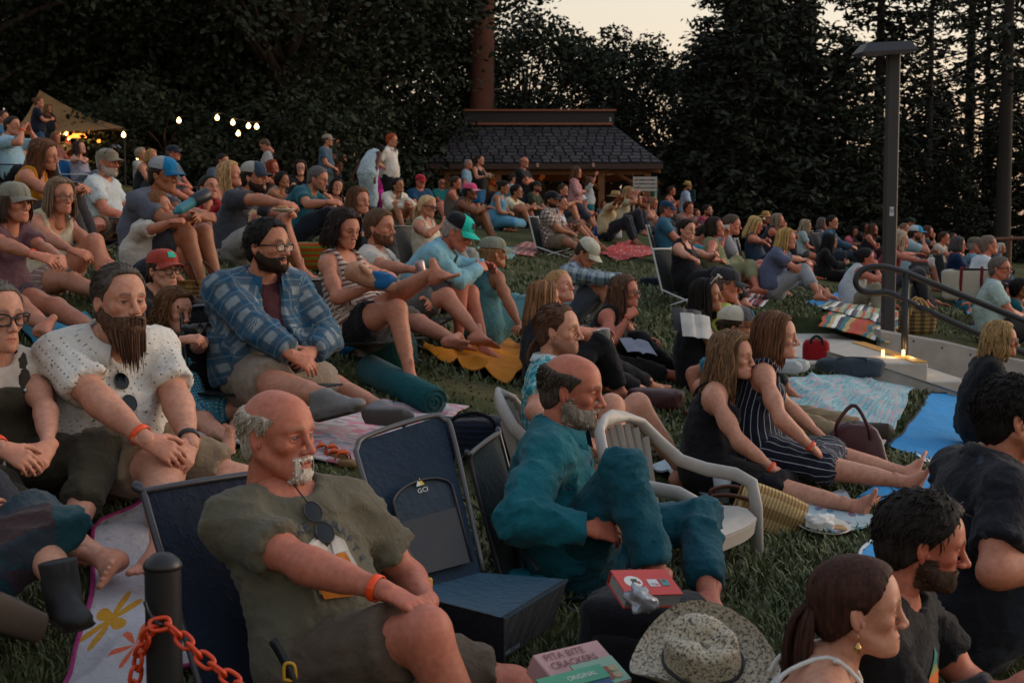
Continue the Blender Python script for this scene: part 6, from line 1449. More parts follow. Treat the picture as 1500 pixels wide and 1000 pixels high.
def grass():
 rng = np.random.default_rng(3); N = 190000
 y = np.exp(rng.uniform(math.log(2.4), math.log(21), N)); x = rng.uniform(-.40, .42, N) * y
 nz = vnoise(np.stack([x, y, 0 * x], 1), .9, 4) + .5 * vnoise(np.stack([x, y, 0 * x], 1), 4, 2)
 k = rng.random(N) < .62 + .5 * nz
 k &= ~((x > 2.35) & (y > YN - .2) & (y < YF + 1.3) & (x < 10))
 for q in COVER:
  s = np.ones(N, bool)
  for i in range(4):
   a, c = q[i], q[(i + 1) % 4]; s &= ((c[0] - a[0]) * (y - a[1]) - (c[1] - a[1]) * (x - a[0])) > 0.0
  k &= ~s
 x, y, nz = x[k], y[k], nz[k]; n = len(x); z = terrain(x, y) - .004
 hgt = rng.uniform(.022, .06, n) * (1 + .35 * np.clip(nz, -1, 1)) * np.clip(.8 + y * .03, .8, 1.3); wd = rng.uniform(.0022, .0042, n) * np.clip(y / 3.2, 1, 4)
 an = rng.uniform(0, 2 * np.pi, n); dx, dy = np.cos(an), np.sin(an); lean = rng.uniform(.1, 1.1, n) * hgt
 B = np.stack([x, y, z], 1); S = np.stack([-dy, dx, 0 * dx], 1) * wd[:, None]; D = np.stack([dx, dy, 0 * dx], 1)
 p = [B - S, B + S, B + D * (lean * .3)[:, None] + A((0, 0, 1)) * (hgt * .6)[:, None] + S * .8, B + D * (lean * .3)[:, None] + A((0, 0, 1)) * (hgt * .6)[:, None] - S * .8, B + D * lean[:, None] + A((0, 0, 1)) * hgt[:, None] * .92]
 V = np.stack(p, 1).reshape(-1, 3); i = np.arange(n)[:, None] * 5
 F4 = i + A([[0, 1, 2, 3]]); F3 = i + A([[3, 2, 4]])
 pal = A([(.060, .082, .030), (.090, .108, .042), (.135, .135, .062), (.19, .168, .088)]); w = np.clip((nz * .8 + .75 + rng.normal(0, .5, n)), 0, 2.99); w0 = w.astype(int); c = pal[w0] + (pal[w0 + 1] - pal[w0]) * (w - w0)[:, None]
 c = c * rng.uniform(.7, 1.25, (n, 1))
 o = mk('grass', V, [F4, F3], attr_mat(.75), None, False, col=np.repeat(c, 5, 0)); tag(o, kind='stuff', label='short trodden grass growing over the sloping lawn')
# ---------------------------------------------------------------- trees
def leaf_mat(name, c1, c2, c3=None):
 m, n, l, b = newmat(name); g = NG(n, l); o = g.obj()
 f = g.noise(o, .8, 3); h = g.noise(o, 5, 2)
 c = g.mix(f, c1, c2); c = g.mul(c, g.ramp(h, [(.3, (.55, .6, .55)), (.7, (1.3, 1.25, 1.15))]))
 l.new(c, b.inputs["Base Color"]); b.inputs["Roughness"].default_value = .7; b.inputs["Specular IOR Level"].default_value = .2
 return m
LEAF = leaf_mat('broad_leaves', (.016, .023, .014), (.034, .043, .025)); NEED = leaf_mat('needles', (.012, .017, .012), (.024, .031, .019))
BARK = plain('bark', (.055, .036, .026), .9, bump=.9, bscale=14, var=.3); REDBARK = plain('red_bark', (.16, .058, .034), .9, bump=1.0, bscale=10, var=.35); DARKBARK = plain('dark_bark', (.03, .024, .02), .9, bump=.8, bscale=14, var=.3)
def cards(P, size, rng, aspect=1.7, updown=.5):
 """a leaf-shaped four-sided card at each point"""
 n = len(P); d = rng.normal(size=(n, 3)); d[:, 2] = d[:, 2] * updown - .35; d /= np.linalg.norm(d, axis=1, keepdims=True)
 s = np.cross(d, rng.normal(size=(n, 3))); s /= np.linalg.norm(s, axis=1, keepdims=True)
 L = size * rng.uniform(.6, 1.4, n)[:, None]; Wd = L / aspect
 V = np.stack([P, P + d * L * .5 + s * Wd * .5, P + d * L, P + d * L * .5 - s * Wd * .5], 1).reshape(-1, 3)
 return V, (np.arange(n)[:, None] * 4 + A([[0, 1, 2, 3]]))
def broad_tree(R, Hc, n_cl, n_lf, rng, size=.17, trunk=.22, base=.25, gap=.0):
 """(trunk mesh, crown mesh) for a tree whose crown has radius R and height Hc above its base"""
 t = MB(); top = Hc * .75
 path = bez([(0, 0, -.4), (.05, .03, Hc * .25), (-.1, .05, Hc * .5), (.05, -.05, top)], 12); t.tube(path, np.linspace(trunk, trunk * .25, 12), 10)
 C = []
 for i in range(n_cl):
  d = rng.normal(size=3); d /= np.linalg.norm(d); r = rng.uniform(.45, 1.0) ** .6
  c = A((d[0] * R * r, d[1] * R * r, Hc * (base + (1 - base) * .5) + d[2] * Hc * (1 - base) * .5 * r))
  C.append(c)
  if i % 3 == 0:
   h0 = rng.uniform(.25, .65); p0 = path[int(h0 * 11)]; t.tube(bez([p0, p0 * .55 + c * .45 + A((0, 0, .25)), c], 6), np.linspace(trunk * .35, .015, 6), 5)
 C = A(C); P = []
 for c in C:
  k = int(n_lf * rng.uniform(.5, 1.4)); q = rng.normal(size=(k, 3)); q /= np.linalg.norm(q, axis=1, keepdims=True)
  rr = rng.uniform(.35, 1.0, k)[:, None] ** .5 * rng.uniform(.75, 1.3) * R * .27
  P.append(c + q * rr * A((1, 1, .62)))
 P = np.concatenate(P); V, F = cards(P, size, rng)
 return t, V, F
def conifer(H, R, rng, n_br=150, tufts=34, size=.22, lowest=.12, sparse=0.0, trunk=.22):
 t = MB(); t.tube(bez([(0, 0, -.5), (.04, 0, H * .4), (0, .03, H)], 12), np.linspace(trunk, .03, 12), 8)
 P = []; Dd = []
 for i in range(n_br):
  z = H * (lowest + (1 - lowest) * (i + rng.uniform(0, 1)) / n_br); u = (z / H - lowest) / (1 - lowest)
  L = R * (1 - u) ** .75 * rng.uniform(.55, 1.1) + .15; a = rng.uniform(0, 2 * np.pi)
  if rng.random() < sparse: continue
  k = 6; s = np.linspace(0, 1, k); dr = -.20 * s - .25 * s ** 2 + .18 * s ** 3 + .25 * u * s
  br = np.stack([np.cos(a) * L * s, np.sin(a) * L * s, z + dr * L], 1)
  t.tube(br, np.linspace(.035, .008, k), 4)
  m = int(tufts * (L / R) ** .8) + 4; q = rng.uniform(.15, 1, m) ** .7; idx = q * (k - 1); i0 = np.minimum(idx.astype(int), k - 2); f = (idx - i0)[:, None]
  p = br[i0] * (1 - f) + br[i0 + 1] * f + rng.normal(0, 1, (m, 3)) * A((.14, .14, .07)) * (.4 + .6 * q[:, None]) * R / 1.6
  P.append(p)
 P = np.concatenate(P); V, F = cards(P, size, rng, 2.6, .35)
 return t, V, F
TREEDATA = {}
def plant_tree(name, key, px, D, label, zoff=-.3, sc=1.0, rz=0.0, group=None, bark=None, leaf=None):
 D *= 1.27; sc *= 1.27; x, y = W(px, 340, D)[:2]; z = float(np.interp(0, [0, 1], [terrain(x, y), 0])) + zoff
 if key not in TREEDATA:
  t, V, F = key_build[key](); to = t.build('trunk', bark or BARK, None, True); co = mk('crown', V, F, leaf or LEAF, None, False)
  TREEDATA[key] = (to.data, co.data); bpy.data.objects.remove(to); bpy.data.objects.remove(co)
 r = empty(name, (x, y, z), rz); r.scale = (sc, sc, sc); tag(r, label, 'tree', group)
 for nm, me in zip(('trunk', 'crown'), TREEDATA[key]):
  o = bpy.data.objects.new(nm, me); COL.objects.link(o); o.parent = r
 return r
rg = np.random.default_rng
key_build = {
 'maple': lambda: broad_tree(4.6, 9.0, 105, 300, rg(1), .135, .26, .16),
 'maple2': lambda: broad_tree(4.2, 8.4, 95, 300, rg(2), .135, .24, .20),
 'oak': lambda: broad_tree(2.6, 6.5, 60, 180, rg(3), .13, .14, .22),
 'thin': lambda: broad_tree(1.9, 5.6, 40, 130, rg(4), .12, .09, .30),
 'bush': lambda: broad_tree(2.2, 2.6, 40, 220, rg(5), .12, .06, .0),
 'fir': lambda: conifer(15.0, 2.5, rg(6), 230, 75, .22, .03),
 'fir2': lambda: conifer(13.0, 2.2, rg(7), 210, 70, .22, .02),
 'pine': lambda: conifer(15.5, 2.1, rg(8), 130, 60, .20, .26, .12),
 'pinelet': lambda: conifer(11.5, 1.2, rg(9), 110, 36, .17, .12, .1, .12),
 'lowfir': lambda: conifer(6.4, 2.4, rg(10), 160, 85, .21, .0),
}
GT = 'trees behind the lawn'
for i, (key, px, D, sc, rz, zo, lab) in enumerate([
 ('maple', -60, 27, 1.0, .3, -.3, 'dark broad tree at the far left above the tan canopy'), ('maple2', 130, 30, 1.1, 1.2, -.3, 'dark leafy tree right of the tan canopy'),
 ('maple', 300, 31, 1.1, 2.2, -.3, 'dark leafy tree over the string lights'), ('maple2', 430, 29.5, 1.02, 3.9, -.3, 'broad tree above the standing man in the beige cap'),
 ('maple', 455, 35, 1.05, 4.4, -.4, 'broad green tree left of the red-barked trunk'), ('maple2', 220, 38, 1.35, 5.1, -.4, 'tall dark tree behind the string lights'),
 ('maple', 470, 40, 1.35, .8, -.5, 'tall dark tree behind the centre of the left crowns'), ('maple2', 0, 38, 1.4, 2.8, -.4, 'tall dark tree behind the far left crown'), ('oak', 765, 44, 1.2, 1.9, -.6, 'dark tree behind the red-barked trunk'),
 ('oak', 640, 37, .9, .5, -.3, 'smaller leafy tree by the left end of the pavilion'),
 ('oak', 770, 37, 1.0, 1.7, -.4, 'leafy tree behind the left half of the pavilion roof'), ('thin', 850, 40, 1.05, .4, -.5, 'slender open tree above the pavilion ridge'), ('thin', 905, 38, 1.05, 2.0, -.5, 'slender leafy tree at the right end of the ridge'),
 ('thin', 958, 41, 1.0, 3.3, -.5, 'thin open-crowned tree against the bright sky gap'), ('oak', 985, 38, .84, 4.2, -.4, 'dark leafy tree right of the pavilion'),
]): plant_tree('broadleaf_tree', key, px, D, lab, zo, sc, rz, GT)
for (key, px, D, sc, rz, zo, lab) in [
 ('fir', 1098, 36, .92, .3, -.5, 'tall dark fir right of the sky gap'), ('fir2', 1062, 40, .90, 1.3, -.5, 'dark fir bordering the bright sky gap'), ('fir2', 1125, 43, .95, 2.4, -.5, 'tall fir behind the straw hat man'),
 ('pine', 1184, 38, .98, .9, -.5, 'tall pine with tufted limbs left of the lamp post'), ('fir2', 1285, 39, 1.02, 4.0, -.5, 'tall dark conifer behind the lamp post'), ('pinelet', 1360, 37, 1.0, 2.0, -.4, 'thin young pine right of the lamp head'),
 ('pine', 1418, 42, 1.0, 3.1, -.5, 'pine between the thin young pine and the thick trunk'), ('pine', 1468, 33, .98, 5.0, -.5, 'pine with a thick straight trunk near the right edge'), ('pine', 1525, 38, 1.0, 1.1, -.5, 'pine at the right edge'),
 ('lowfir', 1090, 33, 1.0, 1, -.4, 'low bushy fir behind the right crowd'), ('lowfir', 1165, 34, .98, 2, -.4, 'low dark fir in front of the tufted pine'), ('lowfir', 1235, 34, .86, 3, -.4, 'low dark fir left of the lamp post foot'), ('lowfir', 1030, 33, .8, 4, -.4, 'low fir near the corner of the pavilion'), ('lowfir', 1320, 36, .62, 5, -.4, 'short fir right of the lamp post'), ('lowfir', 1400, 35, .50, .5, -.4, 'short bushy fir above the off-white shirt'), ('lowfir', 1450, 37, .62, 2.2, -.4, 'short fir left of the thick straight trunk'), ('lowfir', 1505, 36, .66, 3.3, -.4, 'short fir at the right edge behind the rail'), ('lowfir', 1370, 40, .80, 1.7, -.4, 'bushy fir between lamp post and rail'), ('fir2', 1558, 41, .9, 2.6, -.5, 'tall fir just outside the right edge'), ('pinelet', 1440, 41, 1.1, .6, -.4, 'slender pine left of the thick straight trunk'), ('lowfir', 1130, 38, 1.15, .2, -.4, 'bushy fir at the back of the right crowd')]:
 plant_tree('conifer_tree', key, px, D, lab, zo, sc, rz, GT, DARKBARK, NEED)
for i, (px, D, sc, lab) in enumerate([(250, 27, .9, 'dark shrub below the string lights'), (440, 27.5, .95, 'dark shrub behind the standing couple'), (585, 33, .9, 'dark shrub behind the red-haired man'), (160, 30, 1.0, 'dark shrub behind the canopy'), (340, 31, 1.1, 'dark shrub behind the man in navy'), (520, 31, 1.1, 'dark shrub behind the blue dress'), (660, 35, 1.0, 'dark shrub behind the pavilion')]):
 plant_tree('shrub', 'bush', px, D, lab, -.3, sc, i * 1.3, 'shrubs under the trees')
def red_trunk():
 r = empty('redwood_tree', (*W(704, 200, 44)[:2], CZ - .9)); r.scale = (1.27,) * 3; tag(r, 'thick reddish trunk rising behind the left end of the pavilion ridge', 'tree')
 t = MB(); p = bez([(0, 0, -.5), (.02, 0, 4), (.1, 0, 9), (.2, 0, 16)], 14); V, F = tubes(p[None], np.linspace(.36, .2, 14), 26)
 an = np.arctan2(V[:, 1], V[:, 0]); V[:, :2] *= (1 + .05 * np.sin(an * 13 + .3 * V[:, 2])[:, None]); t.add(V, F); t.build('trunk', REDBARK, r, True)
 rng = rg(21); P = []
 for i in range(40):
  z = rng.uniform(7, 16); a = rng.uniform(0, 6.28); L = rng.uniform(1, 2.6); s = rng.uniform(.3, 1, 120)[:, None]
  P.append(A((0, 0, z)) + s * L * A((math.cos(a), math.sin(a), -.25)) + rng.normal(0, .22, (120, 3)))
 V, F = cards(np.concatenate(P), .22, rng, 2); mk('crown', V, F, NEED, r, False)
red_trunk()
def far_wood():
 rng = rg(31); P = []; xs_ = np.linspace(-58, 18, 160)
 for x in xs_:
  h = (2.8 if -7.2 < x < -2 else 7.9 + 1.2 * math.sin(x * .8)) if x < -4 else 3.2 + .5 * math.sin(x * 1.7)
  P.append(np.stack([x + rng.normal(0, .6, 110), 66 + rng.normal(0, 1.5, 110), CZ - 3 + rng.uniform(0, 1, 110) ** .8 * (h + 3)], 1))
 V, F = cards(np.concatenate(P), .8, rng, 1.4); tag(mk('far_wood', V, F, NEED, None, False), 'far-off dark woodland behind the trees', None, None, 'stuff')
far_wood()
# ---------------------------------------------------------------- pavilion
def pavilion():
 D = 38.0; zb = CZ - .8; e0, e1 = W(627, 239, D), W(968, 239, D); ze = e0[2]; ww = (e1[0] - e0[0]); cx = (e0[0] + e1[0]) / 2; dp = 5.6
 r = empty('pavilion', (cx, D, zb)); tag(r, 'dark shingled hip-roofed pavilion with warm lamps under its eaves', 'pavilion')
 he = ze - zb; zr = W(790, 184, D + dp / 2)[2] - zb; rl = (W(895, 184, D + dp / 2)[0] - W(683, 184, D + dp / 2)[0]); rcx = (W(895, 184, D + dp / 2)[0] + W(683, 184, D + dp / 2)[0]) / 2 - cx
 SH = [plain('shingle_%d' % i, c, .85, bump=.6, bscale=30, var=.25) for i, c in enumerate(((.040, .034, .040), (.052, .045, .050), (.032, .028, .034), (.062, .052, .056)))]
 a0, a1 = A((-ww / 2, 0, he)), A((ww / 2, 0, he)); b0, b1 = A((rcx - rl / 2, dp / 2, zr)), A((rcx + rl / 2, dp / 2, zr)); c0, c1 = A((-ww / 2, dp, he)), A((ww / 2, dp, he))
 deck = MB(); deck.add(A([a0, a1, b1, b0, c0, c1]) - A((0, 0, .05)), [A([(0, 1, 2, 3), (5, 4, 3, 2)]), A([(1, 5, 2), (4, 0, 3)])]); roof = deck.build('roof', SH[2], r)
 fas = MB(); fas.box((0, -.02, he - .10), (ww + .06, .06, .14)); fas.box((-ww / 2, dp / 2, he - .10), (.06, dp, .14)); fas.box((ww / 2, dp / 2, he - .10), (.06, dp, .14)); fas.build('fascia', plain('fascia', (.055, .028, .02), .7), r)
 rng = rg(12); rows = 12; nrm_f = nrm(np.cross(b0 * 0 + A((1, 0, 0)), (b0 - a0) * A((0, 1, 1))));
 def course(p0, p1, q0, q1, out, count, coll):
  up = nrm((q0 + q1) / 2 - (p0 + p1) / 2); side = nrm(p1 - p0); nn = nrm(np.cross(side, up)); H = np.linalg.norm(((q0 + q1) - (p0 + p1)) / 2 - side * ((((q0 + q1) - (p0 + p1)) / 2) @ side))
  for i in range(rows):
   f0, f1 = i / rows, (i + 1.18) / rows
   L0, R0 = p0 + (q0 - p0) * f0, p1 + (q1 - p1) * f0; Lw = np.linalg.norm(R0 - L0); m = max(3, int(round(Lw / .262))); x = (i % 2) * .5
   cuts = np.r_[0, np.sort((np.arange(1, m) + rng.uniform(-.18, .18, m - 1) + (.25 if i % 2 else -.25)) / m), 1]
   for j in range(m):
    u0, u1 = cuts[j] + .004, cuts[j + 1] - .004
    L1, R1 = p0 + (q0 - p0) * min(f1, 1), p1 + (q1 - p1) * min(f1, 1)
    t0 = .024 + rng.uniform(0, .016); A0 = L0 + (R0 - L0) * u0 - up * rng.uniform(0, .03); A1 = L0 + (R0 - L0) * u1 - up * rng.uniform(0, .03)
    B0 = A0 + up * H * 1.18 / rows; B1 = A1 + up * H * 1.18 / rows
    if j == 0: B0 = L1 + nn * 0
    if j == m - 1: B1 = R1
    V = A([A0, A1, B1, B0, A0 + nn * t0, A1 + nn * t0, B1 + nn * .006, B0 + nn * .006]); F = A([(4, 5, 6, 7), (0, 1, 5, 4), (1, 2, 6, 5), (3, 0, 4, 7), (2, 3, 7, 6)])
    coll(V, F, int(rng.integers(0, 4)))
 course(a0, a1, b0, b1, None, 0, lambda V, F, k: mk('shingle', V, F, SH[k], roof, False))
 rest = MB(); course(a1, c1, b1, b1 + A((0, .02, 0)), None, 0, lambda V, F, k: rest.add(V, F)); course(c1, c0, b1, b0, None, 0, lambda V, F, k: rest.add(V, F)); course(c0, a0, b0 + A((0, .02, 0)), b0, None, 0, lambda V, F, k: rest.add(V, F))
 tag(rest.build('shingles_behind', SH[1], roof), kind='stuff')
 cop = plain('copper_trim', (.25, .085, .05), .45, .3); dk = plain('ridge_cap', (.020, .016, .018), .6)
 cp = MB(); ch = W(790, 163, D + dp / 2)[2] - zb - zr; cp.box((rcx, dp / 2, zr + ch / 2 - .02), (rl + .10, .42, ch - .06)); cap = cp.build('ridge_cap', dk, r)
 tr = MB(); tr.box((rcx, dp / 2 - .03, zr + ch - .03), (rl + .22, .56, .05)); tr.box((rcx, dp / 2 - .24, zr + .0), (rl + .02, .10, .06)); tr.build('trim', cop, cap)
 num = text_mesh('5', .17);
 V, F = num; V = np.stack([rcx + rl / 2 - .10 + V[:, 0], np.full(len(V), dp / 2 - .218), zr + .07 + V[:, 1]], 1); mk('number', V, F, plain('white_digit', (.6, .6, .6), .6), cap, False)
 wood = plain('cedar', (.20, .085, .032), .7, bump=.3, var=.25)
 for x in (-ww / 2 + .5, -ww / 2 + 1.9, ww / 2 - 1.6, ww / 2 - .35):
  for y in (.35, dp - .35): p = MB(); p.box((x, y, he / 2 - .1), (.16, .16, he - .1), bev=.01); p.build('post', wood, r)
 for y in (.35, dp - .35): bm = MB(); bm.box((0, y, he - .22), (ww - .6, .14, .18)); bm.build('beam', wood, r)
 for x0, y0, x1, y1 in ((ww / 2 - .35, .28, -.95, 0), (ww / 2 - 1.6, .30, -.6, 0)): br = MB(); br.tube(A([(x0, y0, he - .75), (x0 + x1, y0, he - .22)]), .05, 4); br.build('brace', wood, r)
 br = MB(); br.tube(A([(ww / 2 - .05, .0, he - .24), (ww / 2 - .5, .2, he - .16)]), .05, 4); br.build('rafter_end', wood, r)
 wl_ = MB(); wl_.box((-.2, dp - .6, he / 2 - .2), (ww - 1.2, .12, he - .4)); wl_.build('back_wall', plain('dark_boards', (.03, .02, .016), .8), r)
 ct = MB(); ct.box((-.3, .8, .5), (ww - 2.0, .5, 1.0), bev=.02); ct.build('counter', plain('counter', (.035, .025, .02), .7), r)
 lm = plain('lamp_glow', (.9, .4, .1), .5, emit=(1.0, .36, .06, 2.0))
 for px_ in (733, 828):
  x = W(px_, 244, D + .9)[0] - cx; z = W(px_, 243, D + .9)[2] - zb; l_ = MB(); l_.box((x, .9, z), (.34, .14, .12), bev=.02); o = l_.build('lamp', lm, r)
  ld = bpy.data.lights.new('eave_light', 'POINT'); ld.energy = 5; ld.color = (1, .5, .18); ld.shadow_soft_size = .1; lo = bpy.data.objects.new('eave_light', ld); COL.objects.link(lo); lo.location = (cx + x, D + .7, zb + z - .12)
 ld = bpy.data.lights.new('rafter_light', 'POINT'); ld.energy = 7; ld.color = (1, .5, .18); lo = bpy.data.objects.new('rafter_light', ld); COL.objects.link(lo); lo.location = (cx + ww / 2 - 1.5, D + 1.2, zb + he - .55)
 for px_ in (787, 868): x = W(px_, 244, D)[0] - cx; s = MB(); s.box((x, -.06, W(px_, 243, D)[2] - zb), (.07, .05, .11), bev=.01); s.build('eave_tag', plain('tag', (.42, .25, .20), .6), r)
 # wind vane on the ridge
 v = MB(); v.tube(A([(rcx + rl / 2 - .25, dp / 2, zr + ch), (rcx + rl / 2 - .25, dp / 2, zr + ch + .22)]), .012, 5); v.box((rcx + rl / 2 - .25, dp / 2, zr + ch + .22), (.18, .02, .03)); v.build('vane', dk, r)
def text_mesh(s, size, align='LEFT'):
 cu = bpy.data.curves.new('t', 'FONT'); cu.body = s; cu.size = size; cu.align_x = align; cu.resolution_u = 2
 o = bpy.data.objects.new('t', cu); COL.objects.link(o); dg = bpy.context.evaluated_depsgraph_get(); me = bpy.data.meshes.new_from_object(o.evaluated_get(dg))
 V = np.zeros(len(me.vertices) * 3); me.vertices.foreach_get('co', V); me.calc_loop_triangles(); t = np.zeros(len(me.loop_triangles) * 3, np.int32); me.loop_triangles.foreach_get('vertices', t)
 bpy.data.objects.remove(o); bpy.data.curves.remove(cu); bpy.data.meshes.remove(me); return V.reshape(-1, 3), t.reshape(-1, 3)
pavilion()
# ---------------------------------------------------------------- lamp post, rail, concrete steps
BLK = plain('black_paint', (.012, .012, .014), .42, var=.2)
def lamp_post():
 D = 14.0; b0 = W(1300, 492, D); top = W(1307, 82, D); r = empty('lamp_post', b0); tag(r, 'tall square dark lamp post with a flat shoebox head beside the steps', 'street lamp')
 H = top[2] - b0[2]; DK = plain('lamp_paint', (.028, .028, .030), .5)
 p = MB(); p.box((0, 0, H / 2 - .25), (.118, .118, H + .5), bev=.01); p.build('post', DK, r)
 h = MB(); w, d, t = .53, .44, .085; V = A([(-w / 2, -d / 2, 0), (w / 2, -d / 2, 0), (w / 2, d / 2, 0), (-w / 2, d / 2, 0), (-w / 2 + .07, -d / 2 + .07, t), (w / 2 - .05, -d / 2 + .07, t), (w / 2 - .05, d / 2 - .07, t), (-w / 2 + .07, d / 2 - .07, t)])
 V = np.vstack([V, V[:4] - A((0, 0, .02))]); h.add(V + A((.02, 0, H)), A([(4, 5, 6, 7), (0, 1, 5, 4), (1, 2, 6, 5), (2, 3, 7, 6), (3, 0, 4, 7), (8, 9, 1, 0), (9, 10, 2, 1), (10, 11, 3, 2), (11, 8, 0, 3), (11, 10, 9, 8)]))
 hd = h.build('lamp_head', DK, r); hd.rotation_euler = (math.radians(3), math.radians(-3), 0)
 l_ = MB(); l_.box((.02, 0, H - .024), (w - .06, d - .06, .006)); l_.build('lens', plain('dull_lens', (.22, .24, .30), .25), hd)
 c = MB(); c.box((0, 0, H - .04), (.07, .07, .07)); c.build('collar', DK, r)
 s = MB(); zz = W(1303, 310, D)[2] - b0[2]; s.box((0, -.061, zz), (.042, .004, .088)); s.build('label', plain('sticker', (.50, .52, .55), .5), r)
 for k in range(4): q = MB(); q.box((-.015 + .010 * k, -.064, zz + .015 - .011 * (k % 3)), (.006, .003, .026)); q.build('mark', plain('ink', (.1, .12, .16), .6), r)
lamp_post()
CON = plain('concrete', (.34, .31, .28), .9, bump=.35, bscale=50, var=.22); CON2 = plain('concrete_slab', (.44, .40, .35), .9, bump=.3, bscale=45, var=.16)
def wallseg(name, label, pts_top, thick, depth, mat, y):
 """a low wall along X at y: pts_top [(x, z)]"""
 b = MB(); n = len(pts_top); bev = .015
 for (x0, z0), (x1, z1) in zip(pts_top[:-1], pts_top[1:]):
  V = A([(x0, y, z0 - bev), (x1, y, z1 - bev), (x1, y + bev, z1), (x0, y + bev, z0), (x1, y + thick - bev, z1), (x0, y + thick - bev, z0), (x1, y + thick, z1 - bev), (x0, y + thick, z0 - bev), (x0, y, z0 - depth), (x1, y, z1 - depth), (x1, y + thick, z1 - depth), (x0, y + thick, z0 - depth)])
  b.add(V, A([(0, 1, 2, 3), (3, 2, 4, 5), (5, 4, 6, 7), (8, 9, 1, 0), (7, 6, 10, 11)]))
  if x0 == pts_top[0][0]: b.add(V[[0, 3, 5, 7, 11, 8]], [A([(0, 1, 2, 3), (5, 0, 3, 4)])])
  if x1 == pts_top[-1][0]: b.add(V[[1, 2, 4, 6, 10, 9]], [A([(3, 2, 1, 0), (4, 3, 0, 5)])])
 return tag(b.build(name, mat), label, 'wall')
z_at = lambda px, py, D: W(px, py, D)[2]
fw = wallseg('concrete_wall', 'grey concrete retaining wall sloping down beyond the steps', [(W(1292, 484, YF)[0], z_at(1292, 484, YF)), (W(1400, 503, YF)[0], z_at(1400, 503, YF)), (W(1500, 528, YF)[0], z_at(1500, 528, YF)), (9.5, z_at(1500, 528, YF) - .9)], .28, 1.8, CON, YF)
ht = MB()
for k in range(4): th = np.linspace(0, 2 * np.pi, 10, endpoint=False); c = W(1340 + k * 42, 500 + k * 10, YF); V = np.vstack([[(c[0], YF - .002, c[2])], np.stack([c[0] + .011 * np.cos(th), np.full(10, YF - .002), c[2] + .011 * np.sin(th)], 1)]); ht.add(V, np.stack([np.zeros(10, int), 1 + np.arange(10), 1 + (np.arange(10) + 1) % 10], 1)[:, ::-1])
o = ht.build('tie_hole', plain('hole', (.04, .04, .04), .9), fw)
nw_ = wallseg('concrete_kerb', 'pale concrete kerb sloping down on the near side of the steps', [(W(1213, 514, YN)[0], z_at(1213, 514, YN)), (W(1290, 536, YN)[0], z_at(1290, 536, YN)), (W(1432, 583, YN)[0], z_at(1432, 583, YN)), (8.5, z_at(1432, 583, YN) - 1.3)], -.2, 1.6, CON, YN)
sb = MB(); sb.box(((2.3 + XS) / 2, (YN + 14.6) / 2, ZS - .10), (XS - 2.3, 14.6 - YN - .004, .20), bev=.012); tag(sb.build('path', CON2), kind='structure')
st = empty('concrete_steps', (XS, (YF + YN) / 2, ZS)); tag(st, 'concrete steps going down between the kerb and the wall', 'steps')
for k in range(6):
 s = MB(); s.box((.17 + .34 * k + .0, 0, -.15 * (k + 1) - .45), (.36, YF - YN - .01, .90 + .0), bev=.012); s.build('step', CON2, st)
ys_ = MB(); ys_.box((-.06, 0, .003), (.12, YF - YN - .02, .012), bev=.003); ys_.build('nosing', plain('yellow_paint', (.62, .28, .03), .6, var=.2), st)
for (px_, py_) in ((1293, 521), (1323, 520)):
 p = RP(px_, 531, ZS - .05); l_ = MB(); l_.box((0, 0, .05), (.022, .022, .12), bev=.004); o = l_.build('step_light', plain('step_glow', (.9, .6, .2), .4, emit=(1.0, .55, .14, 2.5)), st); o.location = A(p) - A(st.location)
 ld = bpy.data.lights.new('step_glow', 'POINT'); ld.energy = .5; ld.color = (1, .6, .25); ld.shadow_soft_size = .03; lo = bpy.data.objects.new('step_glow', ld); COL.objects.link(lo); lo.location = (p[0] + .06, p[1] - .05, p[2] + .10)
def handrail():
 D = 11.95; r = empty('handrail', W(1325, 540, D)); tag(r, 'black steel handrail with a looped end going down beside the steps', 'handrail'); o = A(r.location)
 q = lambda x, y, d=D: W(x, y, d) - o
 b = MB(); b.tube(bez([q(1560, 496), q(1500, 470), q(1420, 437), q(1350, 409), q(1325, 399), q(1300, 392), q(1278, 391), q(1261, 397), q(1254, 411), q(1260, 424), q(1276, 429), q(1300, 429), q(1322, 438), q(1345, 449)], 60), .029, 10); b.build('rail', BLK, r, True)
 b = MB(); b.tube(bez([q(1345, 449), q(1420, 483), q(1500, 517), q(1560, 543)], 10), .029, 10); b.build('lower_rail', BLK, r, True)
 b = MB(); b.tube(A([q(1324, 560), q(1327, 400)]), .030, 10); b.build('post', BLK, r, True)
 b = MB(); b.tube(A([q(1512, 640), q(1514, 476)]), .030, 10); b.build('post', BLK, r, True)
handrail()
def wood_rail():
 r = empty('wooden_rail', W(1470, 400, 27)); tag(r, 'reddish wooden rail along the back at the right edge', 'fence'); o = A(r.location); m = plain('rail_wood', (.15, .055, .035), .7, bump=.3)
 b = MB(); a, c = W(1432, 351, 27) - o, W(1560, 347, 27) - o; b.tube(A([a, c]), .035, 6); b.build('top_rail', m, r)
 for px_ in (1440, 1480, 1520): p = MB(); t = W(px_, 352, 27) - o; p.tube(A([t - A((0, 0, 1.1)), t]), .03, 6); p.build('post', m, r)
wood_rail()
